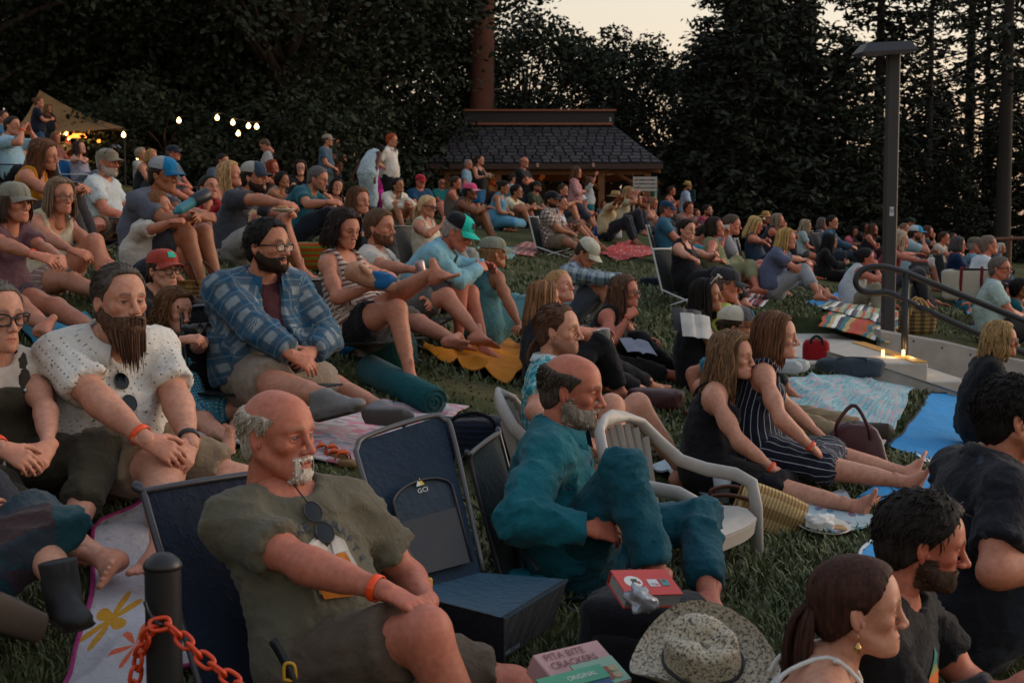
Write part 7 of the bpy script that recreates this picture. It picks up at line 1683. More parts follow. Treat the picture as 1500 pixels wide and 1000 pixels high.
# ---------------------------------------------------------------- canopy and lights
def canopy():
 D = 32.0; o = W(110, 230, D); r = empty('canopy', o); tag(r, 'tan fabric canopy lit warm from below at the far left', 'canopy'); q = lambda x, y, d=D: W(x, y, d) - o
 m = plain('tan_fabric', (.36, .20, .085), .8, bump=.2, bscale=20, var=.15); top = q(58, 132, D + 1.3); cs = [q(20, 196, D + 2.2), q(22, 190, D - .2), q(182, 187, D - .1), q(178, 193, D + 2.2)]
 b = MB()
 for i in range(4):
  a, c = cs[i], cs[(i + 1) % 4]; n = 8; u = np.linspace(0, 1, n)[:, None, None]; v = np.linspace(0, 1, n)[None, :, None]
  P_ = (a * (1 - v) + c * v) * (1 - u) + top * u; P_ = P_ - A((0, 0, .10)) * np.sin(np.pi * u) - A((0, 0, .06)) * np.sin(np.pi * v) * (1 - u); b.grid(P_)
 b.build('roof_cloth', m, r, True)
 for c in cs: p = MB(); p.tube(A([c, A((c[0], c[1], -1.5))]), .025, 6); p.build('pole', BLK, r)
 sg = MB(); c = q(113, 199, D + .6); sg.box(c, (.42, .05, .10)); sg.box(c + A((.45, 0, -.12)), (.16, .05, .07)); sg.build('lit_sign', plain('sign_glow', (.9, .3, .05), .5, emit=(1.0, .30, .04, 1.5)), r)
 ld = bpy.data.lights.new('canopy_light', 'POINT'); ld.energy = 45; ld.color = (1, .58, .25); lo = bpy.data.objects.new('canopy_light', ld); COL.objects.link(lo); lo.location = A(o) + q(100, 200, D + .8)
canopy()
def string_lights():
 D = 30.0; pts = [(203, 231), (181, 197), (262, 176), (318, 172), (341, 179), (364, 184), (376, 185), (349, 195)]
 r = empty('string_lights', W(340, 185, D)); tag(r, 'string of small warm bulbs hanging under the dark trees', 'string lights'); o = A(r.location)
 b = MB(); b.tube(bez([W(x, y - 4, D) - o for x, y in [(120, 178), (181, 195), (250, 178), (318, 170), (341, 177), (364, 182), (376, 183), (430, 176)]], 50), .006, 4); b.build('cable', BLK, r)
 gm = plain('bulb_glow', (1, .8, .4), .4, emit=(1.0, .62, .22, 5.0))
 for x, y in pts:
  p = W(x, y, D) - o; b = MB(); b.lathe([(.001, .06), (.02, .05), (.025, .035), (.045, .0), (.047, -.025), (.032, -.055), (.001, -.065)], 10, p); b.build('bulb', gm, r, True)
string_lights()
# ---------------------------------------------------------------- blankets on the grass
def sheet(name, label, px, mat, cat='blanket', group=None, rip=.010, n=26, uv=(1, 1), fold=0.0, seed=0, up=.014, hem=None):
 c = [G(*p) for p in px]; u = np.linspace(0, 1, n)[:, None, None]; v = np.linspace(0, 1, n)[None, :, None]
 wob = lambda s: 1 + .0 * s
 P_ = (c[0] * (1 - u) + c[1] * u) * (1 - v) + (c[3] * (1 - u) + c[2] * u) * v
 x, y = P_[..., 0], P_[..., 1]; q = np.stack([x, y, 0 * x + seed], -1).reshape(-1, 3)
 x = x + .03 * vnoise(q, 2.6, 3).reshape(x.shape); y = y + .03 * vnoise(q, 2.6, 5).reshape(x.shape)
 z = terrain(x, y) + up + rip * (1 + vnoise(q, 5, seed).reshape(x.shape)) + (rip * 2.5 + fold) * np.clip(1 - np.abs(vnoise(q * A((1, .5, 1)), 4.0, seed + 7)) * 2.2, 0, 1).reshape(x.shape) ** 2
 T = np.stack([x, y, z], -1); lw = np.linalg.norm(c[1] - c[0]); lh = np.linalg.norm(c[3] - c[0])
 b = MB(); b.grid(T); b.grid(T - A((0, 0, .009)), flip=True)
 for e in ((T[0], T[0] - A((0, 0, .009))), (T[-1] - A((0, 0, .009)), T[-1]), (T[:, 0] - A((0, 0, .009)), T[:, 0]), (T[:, -1], T[:, -1] - A((0, 0, .009)))): b.grid(np.stack(e))
 uu, vv = np.broadcast_to(u[..., 0] * lw * uv[0], (n, n)), np.broadcast_to(v[..., 0] * lh * uv[1], (n, n)); C = np.stack([uu, vv], -1).reshape(-1, 2); k = len(np.concatenate(b.V)) - 2 * n * n
 cu = np.vstack([C, C, np.concatenate([np.vstack([g, g]) for g in (C.reshape(n, n, 2)[0], C.reshape(n, n, 2)[-1], C.reshape(n, n, 2)[:, 0], C.reshape(n, n, 2)[:, -1])])])
 nrm_up = np.cross(T[1, 0] - T[0, 0], T[0, 1] - T[0, 0])[2] > 0
 o = b.build(name, mat, None, True, cuv=cu); tag(o, label, cat, group)
 if not nrm_up:
  o.data.flip_normals()
 q = [p[:2] for p in c]; ar = sum(q[i][0] * q[(i + 1) % 4][1] - q[(i + 1) % 4][0] * q[i][1] for i in range(4)); COVER.append(q if ar > 0 else q[::-1])
 if hem:
  h = MB(); ring = np.concatenate([T[:, 0], T[-1, 1:], T[::-1, -1][1:], T[0, ::-1][1:-1]]); h.tube(ring, .009, 5, closed=True); h.build('hem', hem, o, True)
 return o
BLUE = cloth('#0f86c4'); GB = 'blankets spread on the grass'
sheet('blanket', 'white picnic sheet with big bright flowers in front of the cross-legged couple', [(150, 775), (345, 700), (420, 900), (60, 1120)], cloth('#b9b6bd', 'bigfloral', '#b02a86', '#c08a1c', 1.5), 'blanket', GB, .014, 40, hem=cloth('#a0286e'))
sheet('blanket', 'pink, grey and white checked blanket under the heavy man in plaid', [(280, 650), (470, 590), (690, 600), (520, 690)], cloth('#b7b0b3', 'blocks', '#b86a7c', '#77757c', .8), 'blanket', GB, .008, 30)
sheet('blanket', 'orange-yellow blanket lying crumpled left of the plastic chair', [(618, 523), (728, 488), (800, 540), (742, 566)], cloth('#c77a08'), 'blanket', GB, .016, 36, fold=.03)
sheet('blanket', 'pale quilt of pastel flowers beyond the khaki knees', [(1130, 560), (1235, 555), (1342, 566), (1262, 690)], cloth('#9fb4b6', 'blocks', '#4a9aa8', '#b88a98', .75), 'blanket', GB, .012, 30)
MT = sheet('mat', 'bright blue mat with a white mark lying in front of the kerb', [(1366, 580), (1442, 588), (1440, 700), (1300, 660)], BLUE, 'mat', 'bright blue mats', .006, 26, hem=cloth('#14161c'))
sheet('mat', 'blue mat strip nearer than the marked blue mat, by the bare feet', [(1322, 697), (1440, 704), (1440, 760), (1255, 740)], BLUE, 'mat', 'bright blue mats', .006)
sheet('mat', 'blue mat beside the man with the orange mountain print', [(1290, 770), (1480, 800), (1640, 1010), (1262, 830)], BLUE, 'mat', 'bright blue mats', .006, 24, hem=cloth('#b8bcc0'))
sheet('mat', 'blue mat corner in front of the white ribbed tank top', [(1178, 445), (1232, 430), (1300, 448), (1262, 470)], BLUE, 'mat', 'bright blue mats', .006)
sheet('mat', 'blue tarpaulin beneath the canvas bag at the right', [(1370, 420), (1430, 415), (1475, 440), (1420, 462)], BLUE, 'mat', 'bright blue mats', .008, fold=.05)
sheet('mat', 'turquoise blanket under the woman in the mauve t-shirt', [(25, 480), (120, 462), (150, 500), (60, 520)], cloth('#0c7494'), 'blanket', GB, .012)
sheet('blanket', 'striped serape blanket of orange, teal and white in front of the lamp post', [(1196, 480), (1232, 452), (1340, 470), (1300, 505)], cloth('#b04a10', 'serape', '#0e6a72', '#b89a60', 1.0), 'blanket', GB, .010)
sheet('blanket', 'pale green and grey knotted throw under the white ribbed tank top', [(1200, 455), (1240, 440), (1320, 462), (1300, 482)], cloth('#8f9a70', 'serape', '#4a4a5c', '#a6ab9c', .8), 'blanket', GB, .010, up=.03)
sheet('blanket', 'red and white patterned rug beside the stretched-out legs', [(880, 372), (925, 352), (965, 372), (900, 384)], cloth('#a8161c', 'floral', '#c9b9b0', '#7a0f14', 1.6), 'blanket', GB, .010)
sheet('blanket', 'red plaid rug left of the brown plaid shirt', [(742, 372), (770, 355), (800, 362), (782, 378)], cloth('#a31a20', 'plaid', '#5a1418', '#c9b0a0', 1.2), 'blanket', GB, .008)
sheet('towel', 'navy, red and white beach towel behind the charcoal cap', [(1065, 440), (1090, 420), (1150, 425), (1120, 452)], cloth('#15202f', 'serape', '#a81a1c', '#b8b4ae', .7), 'towel', None, .008)
sheet('blanket', 'orange striped blanket behind the blonde in pale jeans', [(1090, 405), (1105, 388), (1245, 398), (1235, 412)], cloth('#a84a10', 'serape', '#c07a1c', '#7a2a12', .7), 'blanket', GB, .008)
sheet('blanket', 'pale blue flowered cloth by the legs of the plastic chair', [(958, 690), (1005, 655), (1060, 690), (1030, 735)], cloth('#8fa6b0', 'floral', '#3f8aa0', '#b0a0a8', 1.2), 'blanket', GB, .012)
sheet('towel', 'turquoise and white towel under the bare calves', [(1150, 750), (1230, 730), (1290, 770), (1215, 790)], cloth('#9fb2b8', 'floral', '#1c86a4', '#8a4a70', 1.4), 'towel', None, .012)
sheet('blanket', 'colourful patterned cloth below the seated brown plaid shirt', [(690, 378), (705, 362), (760, 366), (750, 382)], cloth('#5a8a84', 'floral', '#b0b4ac', '#2c5a58', 1.4), 'blanket', GB, .008)
# white mark on the big blue mat
def decal(obj_list, poly, mat, name, parent, lift=.004):
 return mk(name, poly[0], poly[1], mat, parent, False)
tv, tf = A([(0, 0), (.9, .30), (1.5, .18), (2.1, .02), (2.6, .16), (2.9, .30), (2.2, .20), (1.6, .40), (.8, .48)]), A([(0, 1, 8), (1, 2, 7), (1, 7, 8), (2, 3, 6), (2, 6, 7), (3, 4, 6), (4, 5, 6)])
wp = [G(1338 + x * 21, 672 - (.45 - yv) * 26 + x * 3.5, .034) for x, yv in tv]; decal(None, (A(wp), tf), plain('white_print', (.6, .63, .66), .8), 'print', MT)
# ---------------------------------------------------------------- soft bags and boxes
def local_frame(px, py, yaw, D=None, lift=0.0):
 p = G(px, py) if D is None else W(px, py, D); return A(p) + A((0, 0, lift)), math.radians(-yaw)
def soft(sz, e1=.45, e2=.55, n=26, seed=0, sag=.08, top=1.0):
 """a soft bag body: rounded box standing on z=0 with dents"""
 th = np.linspace(-np.pi / 2, np.pi / 2, n)[:, None]; ph = np.linspace(-np.pi, np.pi, n * 2 + 1)[None]
 sg = lambda a, e: np.sign(a) * np.abs(a) ** e
 x = sg(np.cos(th), e1) * sg(np.cos(ph), e2); y = sg(np.cos(th), e1) * sg(np.sin(ph), e2); z = sg(np.sin(th), e1) + 0 * ph
 V = np.stack([x, y, z], -1); k = 1 + sag * vnoise(V.reshape(-1, 3), 1.9, seed).reshape(x.shape) + sag * .6 * vnoise(V.reshape(-1, 3), 4.5, seed + 2).reshape(x.shape)
 tp = 1 + (top - 1) * (z + 1) / 2
 return np.stack([x * k * tp * sz[0] / 2, y * k * tp * sz[1] / 2, (z * k + 1) * sz[2] / 2], -1)
def bag(name, label, px, py, sz, yaw, mat, cat='bag', D=None, seed=0, handles=0, hmat=None, top=1.0, e1=.45, tilt=0, lift=0.0, zipm=None, pocket=None, sag=.08, hh=.16, group=None):
 o, rz = local_frame(px, py, yaw, D, lift); r = empty(name, o, rz); tag(r, label, cat, group); r.rotation_euler = (math.radians(tilt), 0, rz)
 b = MB(); P_ = soft(sz, e1, .5, 20, seed, sag, top); b.grid(P_, flip=False); cu = np.stack([P_[..., 0] + P_[..., 1], P_[..., 2]], -1).reshape(-1, 2); bd = b.build('body', mat, r, True, cuv=cu)
 for k in range(handles):
  s = (-1, 1)[k]; h = MB(); h.tube(bez([(-sz[0] * .22, s * sz[1] * .42 * top, sz[2] * .62), (-sz[0] * .2, s * sz[1] * .46, sz[2] * 1.0), (0, s * sz[1] * .3, sz[2] + hh), (sz[0] * .2, s * sz[1] * .46, sz[2] * 1.0), (sz[0] * .22, s * sz[1] * .42 * top, sz[2] * .62)], 18), .011, 6, flat=.5); h.build('handle', hmat or mat, r, True)
 if zipm: z = MB(); z.tube(bez([(-sz[0] * .44, 0, sz[2] * .80), (-sz[0] * .2, -.01, sz[2] * .985), (sz[0] * .2, .01, sz[2] * .985), (sz[0] * .44, 0, sz[2] * .80)], 14), .008, 5); z.build('zip', zipm, r, True)
 if pocket:
  p = MB(); q = soft((sz[0] * .62, .05, sz[2] * .5), .5, .6, 12, seed + 4, .05) + A((0, -sz[1] * .47, sz[2] * .12)); p.grid(q); p.build('pocket', pocket, r, True)
 return r
DK1 = cloth('#15161b'); DKB = cloth('#171c2b'); LEA = plain('brown_leather', (.10, .035, .022), .45, bump=.3); STRAW = None
bag('backpack', 'black backpack under the red book beside the straw cowboy hat', 948, 985, (.38, .30, .27), 30, DK1, 'backpack', None, 3, zipm=plain('zip', (.10, .09, .09), .4), pocket=DK1, lift=-.02)
bag('duffel_bag', 'dark green duffel bag on the grass by the striped top woman', 572, 540, (.36, .26, .25), 10, cloth('#123a33'), 'bag', None, 5, zipm=DK1, top=.75, sag=.16)
bag('shopping_bag', 'bright blue plastic bag with a knitted blanket sticking out', 486, 515, (.36, .32, .38), 20, plain('blue_plastic', (.012, .13, .30), .3, bump=.4, bscale=14), 'bag', None, 6, sag=.2)
bag('blanket_roll', 'white and red woven blanket stuffed in the blue plastic bag', 492, 508, (.26, .2, .14), 30, cloth('#a8a4a0', 'hstripe', '#6a1a20', None, .8), 'blanket', None, 7, lift=.30)
bag('paper_bag', 'flattened brown paper bag by the green duffel', 522, 522, (.30, .22, .07), 25, plain('kraft_paper', (.20, .14, .10), .8, bump=.4, bscale=10), 'bag', None, 8, sag=.2)
bag('duffel_bag', 'long navy bag lying left of the denim-clad man', 700, 672, (.52, .26, .22), 12, cloth('#161b29', 'hstripe', '#20283a'), 'bag', None, 9, handles=1, hmat=DK1, hh=.03, zipm=DK1)
bag('leather_bag', 'maroon leather bag leaning at the khaki trouser cuffs', 1252, 690, (.40, .16, .26), 28, plain('maroon_leather', (.075, .020, .024), .4, bump=.3), 'handbag', None, 10, handles=1, top=.55, hh=.10)
bag('sling_bag', 'slate grey sports bag lying along the kerb', 1245, 553, (.52, .22, .16), 6, cloth('#3a434d'), 'bag', None, 11, zipm=DK1, handles=1, hh=.0)
bag('cool_bag', 'small red and black cool bag behind the bare knees', 1195, 532, (.22, .20, .20), 10, cloth('#8a0f18'), 'bag', None, 12, zipm=DK1, handles=1, hmat=DK1, hh=.03, sag=.04)
bag('tote_bag', 'white and turquoise striped tote bag slumped on the grass', 1025, 432, (.36, .24, .22), 8, cloth('#b4b8b0', 'vstripe', '#1c8a94', None, 1.5), 'bag', None, 13, handles=2, hmat=cloth('#b4b0a4'), hh=.04, sag=.15)
bag('pouch', 'orange patterned bag hanging behind the black tank top', 976, 412, (.18, .14, .22), 10, cloth('#8a3a14', 'floral', '#c07a1c', '#2c5a4c'), 'bag', None, 14, sag=.12)
bag('bag', 'navy bag on the grass left of the orange patterned bag', 955, 420, (.30, .2, .12), 10, DKB, 'bag', None, 15)
bag('cushion', 'round orange striped cushion behind the plaid overshirt', 458, 398, (.46, .36, .26), 10, cloth('#a8420c', 'hstripe', '#6a7a2a', None, 1.6), 'cushion', None, 16, sag=.04)
bag('leather_bag', 'dark red bag lying among the black trousers', 960, 600, (.36, .22, .14), 20, plain('oxblood', (.06, .014, .016), .5, bump=.3), 'handbag', None, 17)
bag('white_bag', 'crumpled white cloth bag below the khaki trousers', 1212, 640, (.30, .2, .09), 20, cloth('#a9a7a2'), 'bag', None, 18, sag=.2)
bag('carrier_bag', 'small white bag hanging from the hand of the bending woman', 547, 287, (.20, .12, .22), 0, cloth('#b9b29c'), 'bag', 27.4, 19, handles=1, hh=.05, lift=-.12)
bag('backpack', 'dark teal backpack worn by the straw hat man', 1013, 296, (.20, .15, .34), 10, cloth('#123038'), 'backpack', 37.9, 20)
bag('cushion', 'turquoise cushion bulging behind the lounging black cap', 1425, 458, (.42, .3, .2), 0, cloth('#0b6a78'), 'cushion', None, 21)
bag('bag', 'dark bag with coloured stripes on the grass by the blonde bob', 1440, 492, (.36, .22, .12), 0, cloth('#1c2430', 'serape', '#7a3a20', '#2a6a64'), 'bag', None, 22)
bag('chip_bag', 'shiny white and red snack bag before the filming woman', 900, 350, (.22, .12, .20), 0, plain('foil', (.5, .45, .45), .3), 'snack bag', None, 23, sag=.15)
bag('cool_bag', 'bright blue cool bag before the filming woman', 883, 350, (.30, .26, .22), 0, cloth('#0b3a8a'), 'bag', None, 24, sag=.05)
def tote():
 r = bag('tote_bag', 'green tote bag with coloured squares and white lettering', 1232, 410, (.36, .12, .30), 22, cloth('#0d3a30'), 'bag', None, 25, handles=0, top=1.12, e1=.25, tilt=0, sag=.03)
 cols = ['#a03050', '#c0a010', '#2c7a58', '#8a2048', '#6a8a40', '#b0506a']
 for i, c in enumerate(cols):
  p = MB(); p.box((-.187, -.03 + .06 * (i % 2), .03 + .09 * (i // 2) + .045), (.010, .058, .088)); q = p.build('patch', cloth(c), r); q.rotation_euler = (0, 0, .0)
  p = MB(); p.box((-.135 + .07 * (i % 2), -.068, .035 + .085 * (i // 2) + .04), (.068, .008, .083)); p.build('patch', cloth(c), r)
 V, F = text_mesh('eMarsta', .075); mk('lettering', np.stack([.115 - V[:, 1], np.full(len(V), -.072), .03 + V[:, 0] * .78], 1), F, plain('white_letter', (.6, .62, .58), .7), r, False)
tote()
def canvas_bag():
 r = bag('canvas_bag', 'cream canvas boat bag with dark red straps on the blue tarpaulin', 1418, 440, (.52, .22, .33), 4, cloth('#aaa394'), 'bag', 14.9, 26, e1=.25, top=1.08, sag=.03)
 for x in (-.11, .10):
  for s in (-1,): b = MB(); b.tube(bez([(x, s * .105, .0), (x, s * .117, .15), (x + .005, s * .122, .30), (x + .01, s * .10, .36)], 10), .016, 4, flat=.2); b.build('strap', cloth('#6a1420'), r, True)
 b = MB(); b.tube(bez([(-.24, -.05, .31), (-.1, -.10, .33), (.1, -.10, .33), (.25, -.05, .31)], 12), .012, 6); b.build('rim', cloth('#14161c'), r, True)
canvas_bag()
# ---------------------------------------------------------------- woven things
def weave_mat(c1, c2, s=1.0):
 m, n, l, b = newmat('woven'); g = NG(n, l); u, v, _ = g.sep(g.attr('cuv').outputs['Vector']); o = g.obj()
 a = g.math('SINE', g.math('MULTIPLY', u, 260 * s)); d = g.math('SINE', g.math('ADD', g.math('MULTIPLY', v, 260 * s), g.math('MULTIPLY', g.math('SIGN', a), 1.57)))
 h = g.math('MULTIPLY', a, d); st = g.math('GREATER_THAN', g.math('SINE', g.math('MULTIPLY', u, 62)), .1)
 c = g.mix(st, srgb(c1), srgb(c2)); l.new(g.mul(c, g.ramp(h, [(0, (.62, .6, .56)), (.6, (1.15, 1.15, 1.15))])), b.inputs['Base Color']); b.inputs['Roughness'].default_value = .85; g.bump(b, h, .9, .006); return m
def basket(name, label, px, py, sz, yaw, D, m, handle_mat, tilt=(0, 0), seed=1):
 o, rz = local_frame(px, py, yaw, D); r = empty(name, o, rz); r.rotation_euler = (math.radians(tilt[0]), math.radians(tilt[1]), rz); tag(r, label, 'basket')
 n = 48; prof = [(.0, .30), (.0, .62), (.02, .90), (.25, .97), (.5, 1.0), (.75, 1.0), (.97, .97), (1.0, .93), (.97, .88), (.6, .92), (.1, .88)]
 ph = np.linspace(0, 2 * np.pi, n + 1); G_ = np.stack([np.stack([np.sign(np.cos(ph)) * np.abs(np.cos(ph)) ** .8 * k * sz[0] / 2, np.sign(np.sin(ph)) * np.abs(np.sin(ph)) ** .8 * k * sz[1] / 2, np.full(n + 1, z * sz[2])], -1) for z, k in prof])
 G_ = G_ * (1 + .04 * vnoise(G_.reshape(-1, 3), 9, seed).reshape(G_.shape[:2]))[..., None]
 b = MB(); b.grid(G_, flip=True); cu = np.stack([np.broadcast_to(ph * sz[0] * .5, G_.shape[:2]) * 0 + G_[..., 0] * .0 + np.cumsum(np.r_[0, np.linalg.norm(np.diff(G_[4], axis=0), axis=1)])[None], G_[..., 2]], -1).reshape(-1, 2); b.build('body', m, r, True, cuv=cu)
 rm = MB(); rm.tube(np.stack([np.cos(ph[:-1]) * sz[0] * .485, np.sin(ph[:-1]) * sz[1] * .485, np.full(n, sz[2])], 1), .009, 6, closed=True); rm.build('rim', m, r, True, cuv=np.zeros((n * 6, 2)))
 for s in (-1, 1): h = MB(); h.tube(bez([(-sz[0] * .25, s * sz[1] * .46, sz[2] * .8), (-sz[0] * .2, s * sz[1] * .5, sz[2] + .05), (0, s * sz[1] * .35, sz[2] + .13), (sz[0] * .2, s * sz[1] * .5, sz[2] + .05), (sz[0] * .25, s * sz[1] * .46, sz[2] * .8)], 16), .011, 6, flat=.6); h.build('handle', handle_mat, r, True)
basket('straw_basket', 'striped woven straw basket with brown leather handles lying on its side', 1172, 775, (.26, .23, .30), 8, None, weave_mat('#d6b67c', '#a8844c', 1.5), LEA, (0, -70))
basket('wicker_basket', 'small open wicker basket behind the little girl', 288, 445, (.36, .26, .16), 20, None, weave_mat('#9a7038', '#7a5424', .8), LEA)
basket('straw_handbag', 'straw handbag with tall yellow hoop handles beside the rail', 1343, 490, (.38, .18, .24), 0, 14.2, weave_mat('#8a7040', '#54431f', .6), plain('yellow_hoop', (.42, .24, .06), .5))
def cowboy_hat():
 o, rz = local_frame(1030, 972, 25, 3.45); r = empty('cowboy_hat', o, rz); r.rotation_euler = (math.radians(34), math.radians(6), rz); r.scale = (.93, .93, .93); tag(r, 'speckled straw cowboy hat with a black cord resting on dark bags', 'hat')
 m, nn, l, b_ = newmat('speckled_straw'); g = NG(nn, l); ob = g.obj(); f = g.noise(ob, 120, 4, .7); l.new(g.ramp(f, [(.40, (.05, .045, .05)), (.50, (.42, .36, .26)), (.7, (.55, .49, .38))]), b_.inputs['Base Color']); b_.inputs['Roughness'].default_value = .8; g.bump(b_, f, .5, .003)
 ph = np.linspace(-np.pi, np.pi, 49)[None]; rr = np.linspace(0, 1, 14)[:, None]
 ex, ey = .105, .082; X = np.cos(ph); Y = np.sin(ph)
 rad = 1 + rr * 1.0; zb = .085 * (np.abs(Y) ** 2.2) * rr ** 1.6 * 1.0 - .030 * (np.abs(X) ** 3) * rr + .012 * np.sin(3 * ph + 1) * rr
 br = np.stack([X * (ex + rr * .10), Y * (ey + rr * .085 * (1 - .25 * rr)), zb + 0 * ph], -1); b = MB(); b.grid(br); b.grid(br - A((0, 0, .004)), flip=True); b.grid(np.stack([br[-1], br[-1] - A((0, 0, .004))])); b.build('brim', m, r, True)
 t = np.linspace(0, 1, 14)[:, None]; rc = np.where(t < .75, 1 - .10 * t, .925 - (t - .75) * 3.7 * .999); zc = np.where(t < .75, t * .155, .117 + .02 * np.sin((t - .75) * 6))
 dent = -.045 * np.exp(-(Y * rc / .30) ** 2) * sstep(.5, 1, t) - .018 * np.exp(-((X - .55) / .35) ** 2 - ((np.abs(Y) - .75) / .3) ** 2) * sstep(.3, .8, t)
 cr = np.stack([X * ex * rc, Y * ey * rc * (1 + 0 * t), zc + dent + 0 * ph], -1); b = MB(); b.grid(cr); b.build('crown', m, r, True)
 c = MB(); p = ph[0, :-1]; c.tube(np.stack([np.cos(p) * .106, np.sin(p) * .083, .016 + .004 * np.sin(5 * p)], 1), .006, 6, closed=True); c.tube(bez([(.09, -.04, .01), (.12, -.09, .02), (.16, -.11, .06)], 8), .004, 5); c.build('cord', BLK, r, True)
cowboy_hat()
# ---------------------------------------------------------------- boxes, books, cups
def boxthing(name, label, cat, px, py, D, sz, yaw, tilt, mats, bev=.003):
 o, rz = local_frame(px, py, yaw, D); r = empty(name, o, rz); r.rotation_euler = (math.radians(tilt[0]), math.radians(tilt[1]), rz); tag(r, label, cat); return r
def book():
 r = boxthing('book', 'thick book with a red cover and round white sticker on the black backpack', 'book', 942, 872, 3.95, None, -22, (22, 4), None); r.scale = (.82, .82, .82); red = plain('red_cover', (.50, .028, .018), .4)
 b = MB(); b.box((0, 0, .028), (.205, .135, .046)); b.build('pages', plain('page_edges', (.30, .29, .28), .8, bump=.4, bscale=300), r)
 for z in (.0025, .0535): b = MB(); b.box((0, .001, z), (.215, .145, .004), bev=.001); b.build('cover', red, r)
 b = MB(); b.box((0, .0735, .028), (.215, .004, .055)); b.build('spine', red, r)
 th = np.linspace(0, 2 * np.pi, 20, endpoint=False); V = np.vstack([[(-.05, .005, .0562)], np.stack([-.05 + .033 * np.cos(th), .005 + .033 * np.sin(th), np.full(20, .0562)], 1)]); st = mk('sticker', V, np.stack([np.zeros(20, int), 1 + np.arange(20), 1 + (np.arange(20) + 1) % 20], 1), plain('white_sticker', (.65, .65, .62), .5), r, False)
 for x, y, w, h, c in ((-.045, .010, .022, .020, (.03, .05, .04)), (-.032, -.001, .012, .014, (.35, .06, .04)), (.022, -.005, .038, .040, (.55, .55, .55)), (.066, -.005, .028, .036, (.06, .22, .24)), (.020, -.012, .02, .012, (.3, .3, .34)), (.032, -.016, .012, .010, (.5, .08, .10)), (.066, .004, .014, .014, (.45, .30, .08))):
  b = MB(); b.box((x, y, .0563 + .0004 * (w < .03)), (w, h, .0009)); b.build('sticker', plain('sticker_%d' % int(x * 1e3), c, .5), r)
 b = MB(); P_ = soft((.10, .09, .07), .6, .6, 14, 31, .35); b.grid(P_); w = b.build('foil_wrapper', plain('foil_print', (.34, .36, .40), .25, .4, bump=.6, bscale=40, var=.3), None, True); w.scale = (.8, .8, .8); w.location = W(932, 892, 3.84); w.rotation_euler = (.3, .5, .4); tag(w, 'crumpled foil wrapper tucked under the red book', 'wrapper')
book()
def crackers():
 r = boxthing('cracker_box', 'pink and pale green cracker box with brown lettering at the bottom edge', 'box', 848, 990, 3.45, None, -38, (28, 0), None)
 b = MB(); b.box((0, 0, .0), (.21, .15, .06), bev=.003); b.build('carton', plain('pink_card', (.42, .24, .24), .6), r)
 b = MB(); b.box((.035, -.03, .031), (.135, .085, .003)); b.build('green_panel', plain('mint_card', (.22, .36, .27), .6), r)
 for s, x, y, z in (('PITA BITE', -.085, .042, .0335), ('CRACKERS', -.085, .012, .0335)): V, F = text_mesh(s, .030); mk('lettering', np.stack([x + V[:, 0], y + V[:, 1], np.full(len(V), z)], 1), F, plain('maroon_ink', (.12, .03, .03), .6), r, False)
 V, F = text_mesh('PITA BITE CRACKERS', .016); mk('lettering', np.stack([-.075 + V[:, 0], np.full(len(V), -.0765), -.008 + V[:, 1]], 1), F, plain('cream_ink', (.45, .42, .30), .6), r, False)
 for i in range(6): th = np.linspace(0, 2 * np.pi, 12, endpoint=False); c = A((.03 + .022 * (i % 3), -.05 + .022 * (i // 3), .0342 + .0004 * i)); V = np.vstack([[c], c + np.stack([.014 * np.cos(th), .011 * np.sin(th), 0 * th], 1)]); mk('biscuit_print', V, np.stack([np.zeros(12, int), 1 + np.arange(12), 1 + (np.arange(12) + 1) % 12], 1), plain('biscuit%d' % (i % 3), ((.30, .20, .10), (.24, .08, .05), (.36, .30, .18))[i % 3], .7), r, False)
 r = boxthing('snack_box', 'dark blue and green snack box in front of the pink cracker box', 'box', 850, 1026, 3.33, None, -38, (28, 0), None)
 b = MB(); b.box((0, 0, .0), (.20, .13, .06), bev=.003); b.build('carton', plain('navy_card', (.02, .06, .16), .5), r)
 b = MB(); b.box((0, .045, .031), (.20, .045, .003)); b.build('green_panel', plain('green_card', (.05, .26, .15), .5), r); V, F = text_mesh('ORIGINAL', .020); mk('lettering', np.stack([-.02 + V[:, 0], .038 + V[:, 1], np.full(len(V), .0335)], 1), F, plain('white_ink', (.6, .6, .58), .6), r, False)
crackers()
def lathe_thing(name, label, cat, p, prof, mats, tilt=(0, 0, 0), parts=('body',), n=20, group=None):
 r = empty(name, p); r.rotation_euler = [math.radians(a) for a in tilt]; tag(r, label, cat, group)
 for nm, pf, m in zip(parts, prof, mats): b = MB(); b.lathe(pf, n); b.build(nm, m, r, True)
 return r
def hand_pos(lab, q, off=(.06, 0, .02)):
 sp = next(s for s in PEOPLE if lab in s['label']); Wr, fd, Fm = sp['_J']['hand'][q]; return sp['_rootw'] + sp['_R'] @ (Wr + fd * .085 * sp['_J']['s'] + A((0, 0, -.01))), sp
CLR = None
def clear_mat():
 m, n, l, b = newmat('clear_plastic'); b.inputs['Base Color'].default_value = (.75, .78, .8, 1); b.inputs['Roughness'].default_value = .1; b.inputs['Alpha'].default_value = .38; return m
